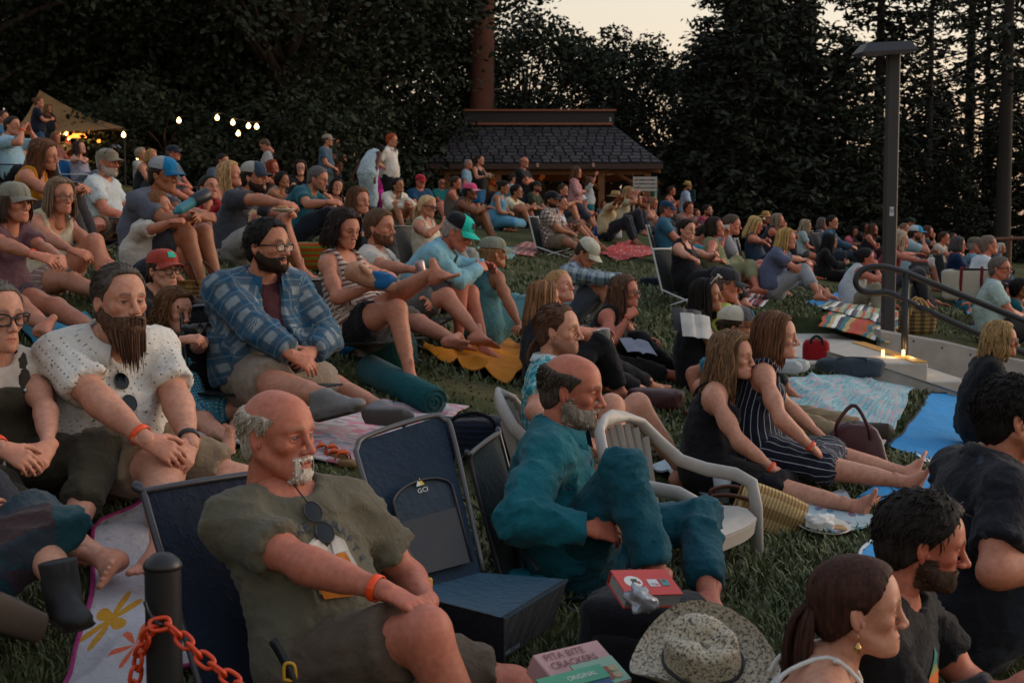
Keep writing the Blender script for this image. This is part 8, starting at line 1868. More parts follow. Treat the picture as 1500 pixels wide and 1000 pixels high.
def held():
 global CLR; CLR = clear_mat(); cup = [(.001, .0), (.031, .0), (.043, .115), (.0445, .115), (.0415, .113), (.0300, .004), (.001, .004)]
 for lab, q, liquid, c, label in (('high blonde ponytail', -1, .07, (.10, .012, .016), 'clear cup of dark red drink held over the black trousers'), ('dark red tank top', -1, .03, (.3, .3, .28), 'clear plastic cup held by the long pale wavy hair woman'), ('beer', 1, .085, (.42, .20, .03), 'glass of amber beer raised by the woman in olive'), ('red cup', -1, .06, (.4, .03, .04), 'red cup held by the laughing woman'), ('blue skirt', -1, .06, (.25, .2, .1), 'small cup held by the woman in the ringer tank')):
  p, sp = hand_pos(lab, q); r = lathe_thing('cup', label, 'cup', p - A((0, 0, .05)), [cup, [(.001, .005), (.032, .006), (.030 + .0105 * liquid / .1, liquid), (.001, liquid)]], [CLR if 'red cup' not in lab else plain('red_cup', (.4, .02, .03), .4), plain('drink_%d' % int(c[0] * 100), c, .15)], (6, -8, 0), ('wall', 'drink'))
 p, sp = hand_pos('holding a can', -1); lathe_thing('drink_can', 'silver drink can in the hand of the white t-shirt man', 'can', p - A((0, 0, .04)), [[(.001, 0), (.026, .002), (.033, .012), (.033, .105), (.027, .118), (.001, .116)]], [plain('can_metal', (.42, .30, .30), .3, .6)], (4, -10, 0))
 p, sp = hand_pos('beige and navy cap', -1); r = lathe_thing('paper_plate', 'small pale paper plate with food held beside the outstretched arm', 'plate', p + A((-.06, -.05, -.05)), [[(.001, .0), (.07, .002), (.095, .020), (.096, .024), (.068, .008), (.001, .006)]], [plain('paper', (.6, .56, .48), .8)], (0, 0, 0), ('dish',)); b = MB(); b.grid(soft((.08, .07, .05), .6, .6, 10, 3, .25)); b.build('food', plain('bun', (.42, .22, .08), .7), r, True)
 # water bottle and binoculars
 Db = next(s for s in PEOPLE if 'curly-haired boy' in s['label'])['_D']; a, c = W(258, 310, Db - .30), W(303, 284, Db - .12); d = nrm(c - a); L = np.linalg.norm(c - a); q = Vector(d).to_track_quat('Z', 'Y').to_euler(); r = empty('water_bottle', a); r.rotation_euler = q; tag(r, 'big teal and black water bottle tipped to the boy\'s mouth', 'bottle')
 for nm, pf, m in (('mouthpiece', [(.001, -.02), (.014, -.02), (.016, .0), (.03, .012), (.034, .03)], plain('teal_lid', (.02, .20, .26), .4)), ('body', [(.034, .03), (.036, L * .52), (.040, L * .56)], plain('teal_sleeve', (.06, .24, .30), .5, var=.4)), ('base', [(.042, L * .55), (.048, L * .58), (.048, L), (.044, L + .006), (.040, L + .003)], plain('black_base', (.015, .018, .022), .4)), ('base_label', [(.041, L + .004), (.001, L + .005)], plain('pale_disc', (.35, .42, .42), .4))): b = MB(); b.lathe(pf, 18); b.build(nm, m, r, True)
 p0 = W(287, 480, next(s for s in PEOPLE if 'little girl in' in s['label'])['_D'] - .28); r = empty('binoculars', p0, math.radians(-30)); tag(r, 'small black binoculars held to the little girl\'s eyes', 'binoculars')
 for s in (-1, 1): b = MB(); b.lathe([(.001, -.05), (.016, -.05), (.017, -.03), (.014, -.01), (.020, .01), (.024, .05), (.021, .05), (.019, .04), (.001, .04)], 14, (0, s * .028, 0), roty(math.pi / 2)); b.build('barrel', BLK, r, True)
 b = MB(); b.box((0, 0, .004), (.05, .03, .012), bev=.003); b.build('bridge', BLK, r)
 p, sp = hand_pos('fair hair holding', 1)
 for lab, q, label in (('straw hat and cream', 1, 'phone raised by the woman in the straw hat'), ('fair hair holding', 1, 'phone held up beside the straw hat')): p, sp = hand_pos(lab, q); b = MB(); b.box((0, 0, .03), (.012, .075, .15), bev=.006); o = b.build('phone', plain('phone_glass', (.02, .02, .025), .15)); o.location = p; tag(o, label, 'phone')
 # magazine and papers
 for px_, py_, D, label, c in ((935, 508, 10.0, 'open magazine lying on black knees beside the cup', (.22, .24, .32)), (1020, 478, 9.8, 'white printed papers held in front of the black-haired woman', (.45, .45, .44)), (1008, 470, 9.9, 'dark bag with a white card behind the papers', (.03, .03, .04))): b = MB(); u = np.linspace(-1, 1, 11)[:, None]; v = np.linspace(-1, 1, 3)[None]; g_ = np.stack([u * .12 + 0 * v, v * .09 + 0 * u, .02 * np.abs(u) ** .5 * (1 - np.abs(u)) * 2 + 0 * v], -1); b.grid(g_); b.grid(g_ - A((0, 0, .004)), flip=True); o = b.build('magazine', plain('paper_%d' % px_, c, .6, var=.3), None, True); o.location = W(px_, py_, D); o.rotation_euler = (.5 if px_ < 950 else 1.1, .15, .4); tag(o, label, 'magazine')
def plate():
 r = lathe_thing('paper_plate', 'white paper plate with a crumpled napkin beside the straw basket', 'plate', G(1205, 782) + A((0, 0, .02)), [[(.001, .0), (.085, .002), (.118, .022), (.120, .027), (.084, .009), (.001, .007)]], [plain('paper', (.6, .56, .48), .8, bump=.2)], (8, 4, 0), ('dish',), 32)
 b = MB(); b.grid(soft((.13, .11, .06), .7, .7, 16, 41, .35) + A((-.02, .0, .008))); b.build('napkin', plain('napkin', (.66, .64, .60), .85), r, True); b = MB(); b.grid(soft((.08, .06, .02), .7, .7, 10, 42, .3) + A((.06, -.02, .008))); b.build('crust', plain('crust', (.38, .22, .10), .8), r, True)
plate()
def cooler():
 o, rz = local_frame(182, 342, 24); r = empty('cooler', o, rz); tag(r, 'blue and white hard cooler in front of the bearded visor man', 'cooler'); w, d, h = .44, .30, .22
 b = MB(); b.box((0, 0, h / 2), (w, d, h), bev=.02); b.build('body', plain('cooler_blue', (.008, .055, .22), .4), r); b = MB(); b.box((0, 0, h + .04), (w + .03, d + .03, .09), bev=.025); ld = b.build('lid', plain('cooler_white', (.55, .55, .53), .45), r)
 b = MB(); b.tube(bez([(-.12, 0, h + .085), (-.1, 0, h + .12), (.1, 0, h + .12), (.12, 0, h + .085)], 12), .010, 6); b.build('handle', plain('cooler_blue', (.008, .055, .22), .4), ld, True)
 b = MB(); b.box((w / 2 + .004, 0, h * .55), (.012, .2, .14), bev=.005); b.build('end_panel', plain('cooler_white', (.55, .55, .53), .45), r); b = MB(); b.tube(bez([(-.06, -.168, h + .045), (-.02, -.168, h + .065), (.02, -.168, h + .06), (.06, -.168, h + .045)], 8), .006, 4); b.build('badge', plain('cooler_blue', (.008, .055, .22), .4), ld)
cooler()
def rolled_mat():
 a, c = G(540, 560) + A((0, 0, .085)), G(636, 612) + A((0, 0, .09)); r = empty('rolled_mat', a); tag(r, 'dark teal foam mat rolled up beside the grey trainers', 'mat'); t = c - a; b = MB(); b.tube(A([t * 0, t * .5, t]), .088, 18); b.build('roll', cloth('#0a4a50'), r, True)
 d = nrm(t); e1_ = nrm(np.cross(d, A((0, 0, 1.)))); e2_ = np.cross(e1_, d); th = np.linspace(0, 5 * np.pi, 70); b = MB(); b.tube(np.stack([t + d * .004 + e1_ * (.008 + .074 * a_ / 15.7) * math.cos(a_) + e2_ * (.008 + .074 * a_ / 15.7) * math.sin(a_) for a_ in th]), .004, 4); b.build('spiral_edge', plain('mat_edge', (.01, .05, .055), .8), r)
rolled_mat()
def shoe_pair(name, label, px, py, yaw, c1, c2, D=None, kind='sandal', group=None):
 for k in range(2):
  o, rz = local_frame(px + k * 18, py + k * 9, yaw + k * 14, D); r = empty(name, o, rz); tag(r, label[k], 'shoe', group); b = MB(); u = np.linspace(-np.pi, np.pi, 25); out = np.stack([.12 * np.cos(u), (.042 + .010 * np.cos(u)) * np.sin(u)], 1); pr = [(.9, 0), (1, .006), (1, .024), (.94, .03), (.0, .030)]
  b.grid(np.stack([np.concatenate([out * s, np.full((25, 1), z)], 1) for s, z in pr])); b.build('sole', plain('sole_' + c1, c1, .7), r, True)
  for x in (.03, -.03): s = MB(); s.tube(bez([(x, -.05, .02), (x, -.03, .06), (x, .03, .06), (x, .05, .02)], 9), .014, 4, flat=.25); s.build('strap', plain('strap_' + c2, c2, .6), r, True)
shoe_pair('sandal', ['orange-strapped sandal on the checked blanket edge', 'second sandal with orange strap nearer the empty blue chair'], 478, 672, 30, '#7a5c38', '#c04a10', None, group='orange sandals')
shoe_pair('sandal', ['beige sandal on the grass beyond the plastic chair', 'beige sandal lying by the flowered cloth'], 958, 665, 40, '#4a4030', '#6a5844', None, group='beige sandals')
shoe_pair('clog', ['yellow clog on the grass left of the plaid overshirt', 'yellow clog half hidden beside the first clog'], 318, 488, 10, '#8a7a48', '#8a7a48', None, group='yellow clogs')
def water_shoes():
 r = bag('swim_float', 'teal and blue inflatable with a white band beside the empty chair seat', 818, 875, (.22, .10, .10), -28, plain('teal_vinyl', (.015, .22, .28), .35), 'inflatable', None, 51, sag=.04); b = MB(); th = np.linspace(0, 2 * np.pi, 24, endpoint=False); b.tube(np.stack([np.full(24, .05), .050 * np.cos(th), .05 + .050 * np.sin(th)], 1), .010, 6, closed=True, flat=.4); b.build('band', plain('white_band', (.5, .52, .46), .5), r, True); b = MB(); b.grid(soft((.09, .085, .085), .7, .7, 12, 5, .03) + A((.085, 0, .007))); b.build('end', plain('blue_vinyl', (.015, .08, .22), .35), r, True); b = MB(); b.grid(soft((.12, .10, .05), .7, .7, 12, 6, .05) + A((-.12, .06, .05))); b.build('fin', plain('teal_vinyl', (.015, .22, .28), .35), r, True)
water_shoes()
lathe_thing('cup', 'empty clear cup standing behind the plastic chair arm', 'cup', G(1058, 735), [[(.001, .0), (.035, .0), (.047, .125), (.048, .125), (.034, .004), (.001, .004)]], [plain('frosted', (.35, .40, .42), .3)], (0, 0, 0), ('wall',))
lathe_thing('bottle', 'turquoise bottle lying by the black hooded top', 'bottle', G(1205, 398) + A((0, 0, .05)), [[(.001, 0), (.045, .01), (.045, .2), (.02, .24), (.001, .25)]], [plain('aqua', (.05, .35, .42), .4)], (0, 86, -8))
# ---------------------------------------------------------------- bollard and chain
def bollard():
 D = 3.2; t = W(238, 816, D); gz_ = terrain(t[0], t[1]); r = empty('bollard', (t[0], t[1], gz_)); tag(r, 'black round bollard with a domed cap and plastic chain hook', 'bollard'); H = t[2] - gz_; R = .0410
 b = MB(); b.lathe([(R, -.1), (R, H - .022)], 28); b.build('post', BLK, r, True); b = MB(); b.lathe([(R, H - .026), (R + .003, H - .024), (R + .003, H - .016), (R * .92, H - .005), (R * .55, H + .008), (.001, H + .012)], 28); b.build('cap', BLK, r, True)
 hk = W(212, 880, D - .05) - A(r.location); b = MB(); b.tube(bez([hk, W(216, 893, D - .05) - A(r.location), W(226, 908, D - .06) - A(r.location), W(236, 915, D - .07) - A(r.location)], 10), .0045, 6); b.build('hook', BLK, r, True)
 OM = plain('orange_plastic', (.62, .055, .012), .35); c = empty('chain', W(232, 912, D - .06)); tag(c, 'orange plastic chain hanging from the black bollard', 'chain')
 o = A(c.location); path = np.vstack([bez([W(196, 1010, D + .02), W(204, 960, D), W(222, 920, D - .06), W(240, 912, D - .06)], 60), bez([W(240, 912, D - .06), W(262, 930, D - .06), W(300, 966, D - .1), W(356, 1005, D - .12), W(420, 1040, D - .1)], 160)[1:]])
 seg = np.r_[0, np.cumsum(np.linalg.norm(np.diff(path, axis=0), axis=1))]; LL = .045; k = 0
 u = np.linspace(0, 2 * np.pi, 20, endpoint=False); L2, W2 = .0225, .0143; sup = lambda a, e: np.sign(a) * np.abs(a) ** e
 V, F = tubes(np.stack([sup(np.cos(u), .7) * L2, sup(np.sin(u), .7) * W2, 0 * u], 1)[None], .0050, 7, closed=True); link = None
 for s in np.arange(0, seg[-1], LL * .80):
  p = A([np.interp(s, seg, path[:, i]) for i in range(3)]); q = A([np.interp(s + .01, seg, path[:, i]) for i in range(3)]); d = nrm(q - p); k += 1
  up = nrm(np.cross(d, A((.0, 1, .2)))); sd = np.cross(up, d); a = math.radians(45 if k % 2 else -45); Fm = np.stack([d, up * math.cos(a) + sd * math.sin(a), -up * math.sin(a) + sd * math.cos(a)], 1)
  if link is None: lo = mk('link', V, F, OM, c); link = lo.data
  else: lo = bpy.data.objects.new('link', link); COL.objects.link(lo); lo.parent = c
  lo.matrix_local = Matrix.Translation(Vector(p - o)) @ Matrix(Fm.tolist()).to_4x4()
bollard()
# ---------------------------------------------------------------- chairs
def panel(b, c00, c10, c11, c01, sag=.03, n=8, th=.008):
 u = np.linspace(0, 1, n)[:, None, None]; v = np.linspace(0, 1, n)[None, :, None]; P_ = (A(c00) * (1 - u) + A(c10) * u) * (1 - v) + (A(c01) * (1 - u) + A(c11) * u) * v
 nn = nrm(np.cross(A(c10) - A(c00), A(c01) - A(c00))); P_ = P_ - nn * sag * np.sin(np.pi * u) * np.sin(np.pi * v) ** .5; b.grid(P_); b.grid(P_ - nn * th, flip=True)
 for e in ((P_[0] - nn * th, P_[0]), (P_[-1], P_[-1] - nn * th), (P_[:, 0], P_[:, 0] - nn * th), (P_[:, -1] - nn * th, P_[:, -1])): b.grid(np.stack(e))
def seat_chair(name, label, root, rz, sz, lean, fab, frm, arms=True, wd=.26, bh=.52, legs=True, group='folding chairs in the audience', dep=.42):
 r = empty(name, root, rz); tag(r, label, 'chair', group); t = math.radians(lean); d = A((math.sin(t), 0, math.cos(t))); b0 = A((-.17, 0, sz + .02)); f0 = A((dep - .12, 0, sz + .04)); Y = lambda s: A((0, s * wd, 0))
 b = MB(); panel(b, b0 - Y(1), f0 - Y(1), f0 + Y(1), b0 + Y(1), .03); b.build('seat', fab, r, True); b = MB(); top = b0 + d * bh; panel(b, b0 + Y(1), top + Y(1), top - Y(1), b0 - Y(1), -.03); b.build('backrest', fab, r, True)
 b = MB(); b.tube(bez([b0 - Y(1.04), top - Y(1.04) - d * .03, top - Y(.95), top + Y(.95), top + Y(1.04) - d * .03, b0 + Y(1.04)], 40), .011, 8); b.build('frame', frm, r, True)
 if legs:
  for s in (-1, 1): b = MB(); b.tube(A([f0 + Y(s * 1.04), A((-.25, s * wd * 1.04, -.03))]), .011, 7); b.build('leg', frm, r, True); b = MB(); b.tube(A([b0 + Y(s * 1.06) + d * .05, A((dep - .06, s * wd * 1.06, -.03))]), .011, 7); b.build('leg', frm, r, True)
 if arms:
  for s in (-1, 1): b = MB(); a0 = b0 + d * .24 + Y(s * 1.12); a1 = f0 + A((-.02, s * wd * 1.12, .20)); b.tube(A([a0, a0 * .5 + a1 * .5, a1]), .022, 6, flat=.5); b.build('armrest', frm, r, True); b = MB(); b.tube(A([a1, f0 + Y(s * 1.05)]), .010, 6); b.build('arm_post', frm, r, True)
 return r
PLA = plain('grey_plastic', (.42, .385, .35), .5, bump=.1, bscale=80)
def monobloc(label, root, rz, sz=.40, group='beige plastic chairs'):
 r = empty('plastic_chair', root, rz); tag(r, label, 'chair', group); w = .235
 b = MB(); u = np.linspace(-1, 1, 13)[:, None]; v = np.linspace(0, 1, 11)[None]; g_ = np.stack([-.20 + .46 * v + 0 * u, u * w * (1 - .06 * v), sz + .03 - .035 * np.sin(np.pi * v) * (1 - u ** 2) + .03 * (v - .3) - .05 * sstep(.86, 1, v) + .02 * u ** 4], -1); b.grid(g_, flip=True); b.grid(g_ - A((0, 0, .012))); e = np.concatenate([g_[:, -1]]); b.grid(np.stack([g_[:, -1], g_[:, -1] - A((.012, 0, .07))])); b.build('seat', PLA, r, True)
 top = lambda a: A((-.215 - .16 * math.sin(a) - .0, w * 1.12 * math.cos(a), sz + .02 + .42 * math.sin(a)))
 b = MB(); b.tube(A([(.245, w * 1.15, -.03), (.235, w * 1.15, sz + .06), (.21, w * 1.17, sz + .165), (.13, w * 1.19, sz + .195), (-.02, w * 1.2, sz + .205), (-.15, w * 1.18, sz + .235), (-.25, w * 1.08, sz + .32), (-.31, w * .8, sz + .41), (-.34, w * .4, sz + .445), (-.345, 0, sz + .455), (-.34, -w * .4, sz + .445), (-.31, -w * .8, sz + .41), (-.25, -w * 1.08, sz + .32), (-.15, -w * 1.18, sz + .235), (-.02, -w * 1.2, sz + .205), (.13, -w * 1.19, sz + .195), (.21, -w * 1.17, sz + .165), (.235, -w * 1.15, sz + .06), (.245, -w * 1.15, -.03)]), .034, 10, flat=.62); b.build('frame', PLA, r, True)
 for k in range(7): y = (k - 3) / 3.0; s = MB(); x = -.20; zt = sz + .44 - .05 * y * y - .03 * abs(y) ** 3; s.tube(A([(x, y * w * .62, sz + .01), (x - .05, y * w * .75, sz + .17), (-.325 + .03 * y * y, y * w * .88, zt - .02)]), .026, 4, flat=.3); s.build('slat', PLA, r, False)
 for s_ in (-1, 1): b = MB(); b.tube(A([(-.20, s_ * w * .95, sz + .02), (-.27, s_ * w * 1.05, -.03)]), .022, 6, flat=.7); b.build('leg', PLA, r, True)
 return r
monobloc('empty beige plastic garden chair in front of the bare-shouldered women', A(W(998, 768, 5.7)) - A((0, 0, .24 * .92)), math.radians(-34), .24).scale = (.92, .92, .92)
CHL = {'turquoise plaid': 'plastic chair under the man in turquoise plaid', 'cream tank': '', 'striped top nursing': 'dark folding chair of the woman with the baby', 'holding a can': 'grey folding chair of the white t-shirt man', 'black and turquoise cap': 'grey chair of the man in the turquoise cap', 'ponytail and dark glasses': 'pale chair of the blonde with the dark glasses', 'denim jacket': 'low dark green chair under the denim-clad man', 'cupping both hands': 'brown folding chair of the man cupping his hands', 'upturned': 'bright blue folding chair with cream arms', 'visor cap': 'grey folding chair of the visor cap man', 'dark navy cap': 'dark folding chair of the man in the navy cap', 'teal folding chair': 'teal folding chair near the red cap', 'brown plaid shirt with legs': 'low chair with a mint frame under the brown plaid shirt', 'broad man': 'white-framed low chair of the broad man', 'sunglasses on her head, eating': 'dark low chair with pale frame behind the black tank top', 'beer': 'white-framed low chair of the beer drinker', 'pink wristband': 'white-framed chair of the blonde in navy', 'flowered shirt': 'dark folding chair of the bald man in flowers', 'dark folding chair': 'dark folding chair of the grey-haired woman', 'denim shirt': 'navy folding chair of the man in the denim shirt', 'grey bob and crossed': 'blue-grey folding chair of the grey bob', 'olive cap and pale': 'folding chair of the man in the olive cap', 'heavy man': 'low black floor chair under the heavy man in plaid', 'bald man with white goatee': 'navy legless folding chair under the bald man'}
NAVY = cloth('#131d2e'); NAVY2 = cloth('#16283a'); TUBE = plain('dark_tube', (.06, .06, .07), .35, .6); WHT = plain('white_tube', (.55, .56, .55), .4); GRY = plain('grey_tube', (.10, .095, .095), .4, .5)
FAB = dict(camp=DKB, beach=cloth('#16201f'), folding=cloth('#4a4642'), blue=cloth('#0a5a94'), camplow=cloth('#0f2422'), legless=NAVY, legless2=DK1)
def chair_for(sp):
 k = sp['chair']; J = sp['_J']; lab = next((v for q, v in CHL.items() if q in sp['label'] and v), None)
 if not lab: return
 rz = math.radians(-sp['yaw']); root = A(sp['_rootw']); hp = J['P'][2]; gz_ = float(terrain(root[0], root[1])); sz = max(.02, hp - .13); v_ = J['N'] - J['P']; lean = min(-6, math.degrees(math.atan2(v_[0], v_[2])) - 2)
 drop = max(0, root[2] - gz_);
 if k == 'plastic': monobloc(lab, root + A((0, 0, hp - .14 - .40)) if 1 else root, rz, .40); return
 fr = dict(beach=WHT, camp=TUBE, folding=GRY, blue=WHT, camplow=TUBE, legless=TUBE, legless2=TUBE)[k]
 if 'teal' in lab: fb = cloth('#0c6a6c')
 else: fb = FAB[k]
 back = -.0; r0 = root - sp['_R'] @ A((.05 * J['s'], 0, 0))
 seat_chair('floor_chair' if 'legless' in k else 'folding_chair', lab, r0, rz, sz, lean, fb, fr, arms=k in ('camp', 'blue'), wd=.26 if k != 'legless' else .25, bh=(.56 if k == 'camp' else .62 if k == 'legless' else .40 if k == 'legless2' else .50), legs='legless' not in k, dep=.46)
def empty_chair():
 q = lambda x, y, D: W(x, y, D * 1.22); r = empty('floor_chair', q(640, 850, 3.55)); tag(r, 'empty navy legless chair with a mesh pocket and small logo on its back', 'chair', 'folding chairs in the audience'); o = A(r.location); TL, TR, BR, BL = q(521, 648, 3.72) - o, q(648, 608, 3.92) - o, q(704, 838, 3.66) - o, q(592, 868, 3.46) - o
 b = MB(); panel(b, BL, BR, TR, TL, .02, 10); b.build('backrest', NAVY2, r, True)
 b = MB(); d = nrm(TL - BL); s = nrm(TR - TL); b.tube(bez([BL - s * .012, TL - s * .012 - d * .10, TL - d * .02, TL + s * .06 + d * .012, TR - s * .06 + d * .012, TR - d * .02 + s * .0, TR + s * .012 - d * .10, BR + s * .012], 46), .0095, 8); b.build('frame', GRY, r, True)
 pt = lambda u, v, l=.012: (BL * (1 - u) + BR * u) * (1 - v) + (TL * (1 - u) + TR * u) * v + nn * l
 nn = nrm(np.cross(BR - BL, TL - BL)); nn = nn if nn[1] < 0 else -nn
 def poly(name, uv, m, l): V = A([pt(u, v, l) for u, v in uv]); c = V.mean(0); n = len(V); mk(name, np.vstack([[c], V]), np.stack([np.zeros(n, int), 1 + np.arange(n), 1 + (np.arange(n) + 1) % n], 1), m, r, False)
 ar = [(.5 + .36 * math.cos(a) * (1 if abs(math.cos(a)) < .8 else 1), .52 + .10 * math.sin(a)) for a in np.linspace(0, np.pi, 14)]
 poly('pocket', [(.86, .08), *[(x, y) for x, y in ar], (.14, .08)], cloth('#2a3540'), .016); poly('mesh_pocket', [(.84, .06), (.85, .40), (.16, .40), (.15, .06)], plain('black_mesh', (.012, .014, .02), .6), .021)
 b = MB(); b.tube(A([pt(x, y, .022) for x, y in [(.87, .06)] + ar + [(.13, .06)]]), .005, 5); b.build('piping', BLK, r, True)
 for s_, dv, c, z in (('GCI', .54, (.55, .55, .5), .05),): V, F = text_mesh(s_, .020, 'CENTER'); mk('logo_text', A([pt(.5 + a / .26, dv + e / .48, .026) for a, e, _ in V]), F, plain('logo_white', c, .6), r, False)
 poly('logo_mark', [(.46, .585), (.54, .585), (.50, .635)], plain('logo_yellow', (.55, .38, .05), .6), .0255); poly('logo_mark', [(.44, .585), (.50, .585), (.47, .62)], plain('logo_white', (.55, .55, .5), .6), .026)
 f1, f2 = q(832, 848, 3.62) - o, q(738, 905, 3.30) - o; b = MB(); panel(b, BL, f2, f1, BR, .015, 10); b.build('seat', cloth('#1a4258'), r, True); dn = A((0, 0, -.17)); b = MB(); panel(b, f2 + dn + A((-.05, .05, 0)), f1 + dn + A((-.05, .06, 0)), f1, f2, .0, 5); b.build('under_panel', cloth('#14171d'), r, True)
 b = MB(); panel(b, BL + dn * .4, f2 + dn, f2, BL, .0, 5); b.build('side_panel', cloth('#14171d', 'plaid', '#171b22', '#232a36', .6), r, True)
 V, F = text_mesh('EVERYWHERE CHAIR', .017); ed, eu = nrm(f1 - f2), nrm(-dn); nf = nrm(np.cross(ed, eu)); nf = nf if nf[1] < 0 else -nf; mk('lettering', A([f2 + dn * .82 + A((-.04, .04, 0)) + ed * (.0 + x) + eu * y + nf * .016 for x, y, _ in V]), F, plain('pale_print', (.30, .38, .44), .6), r, False)
 b = MB(); b.tube(A([TR * .45 + BR * .55, q(742, 772, 3.85) - o, q(790, 835, 3.75) - o]), .012, 4, flat=.3); b.build('strap', BLK, r); b = MB(); b.box(q(622, 852, 3.40) - o, (.05, .02, .03), rotz(-.5), bev=.005); b.build('buckle', plain('yellow_buckle', (.55, .30, .02), .4), r); b = MB(); b.tube(A([q(560, 742, 3.5) - o, q(622, 852, 3.40) - o]), .012, 4, flat=.3); b.build('strap', BLK, r)
def buckle():
 r = empty('strap_buckle', W(424, 984, 3.35)); tag(r, 'yellow buckle on a black strap at the side of the bald man\'s chair', 'buckle'); b = MB(); b.tube(bez([(-.013, 0, -.018), (-.011, 0, .018), (.011, 0, .018), (.013, 0, -.018), (-.013, 0, -.018)], 20)[:-1], .0045, 6, closed=True); b.build('loop', plain('yellow_buckle', (.55, .30, .02), .4), r, True); b = MB(); b.tube(bez([(-.045, .03, .07), (-.02, .015, .035), (0, 0, 0), (.02, 0, -.08)], 12), .014, 4, flat=.2); b.build('strap', BLK, r, True)
# ---------------------------------------------------------------- details on people
def on_cloth(sp, key, uvs, lift=.004, from_dir=None):
 """puts flat points (across, up) in front of the chest onto the cloth"""
 o = sp[key]; me = o.data; J = sp['_J']; v = np.zeros(len(me.vertices) * 3); me.vertices.foreach_get('co', v); v = v.reshape(-1, 3); bv = BVHTree.FromPolygons([Vector(p) for p in v], [tuple(p.vertices) for p in me.polygons])
 f, u, ax = J['f2'], J['u2'], J['ax']; c = J['M'] + u * .14 * J['s']; out = []
 for a, b_ in uvs:
  s = c + ax * a + u * b_ + f * .6; h = bv.ray_cast(Vector(s), Vector(-f), 1.2); out.append(A(h[0]) + f * lift if h[0] else c + ax * a + u * b_ + f * .13)
 return A(out)
def fill(uv): n = len(uv); return np.stack([np.full(n - 2, 0), np.arange(1, n - 1), np.arange(2, n)], 1)
def dense(poly, k=4):
 p = A(poly, float); return np.vstack([np.linspace(p[i], p[(i + 1) % len(p)], k, endpoint=False) for i in range(len(p))])
def patch_on(sp, key, name, poly, col, lift=.005, k=3):
 d = dense(poly, k); c = d.mean(0); rings = [c[None]] + [c + (d - c) * s for s in (.35, .7, 1.0)]; uv = np.vstack(rings); n = len(d); F3 = np.stack([np.zeros(n, int), 1 + np.arange(n), 1 + (np.arange(n) + 1) % n], 1); i = np.arange(n); F4 = np.concatenate([np.stack([1 + a * n + i, 1 + (a + 1) * n + i, 1 + (a + 1) * n + (i + 1) % n, 1 + a * n + (i + 1) % n], 1) for a in (0, 1)])
 mk(name, on_cloth(sp, key, uv, lift), [F4, F3], plain('print_' + name + col, col, .8, var=.2), sp[key], True)
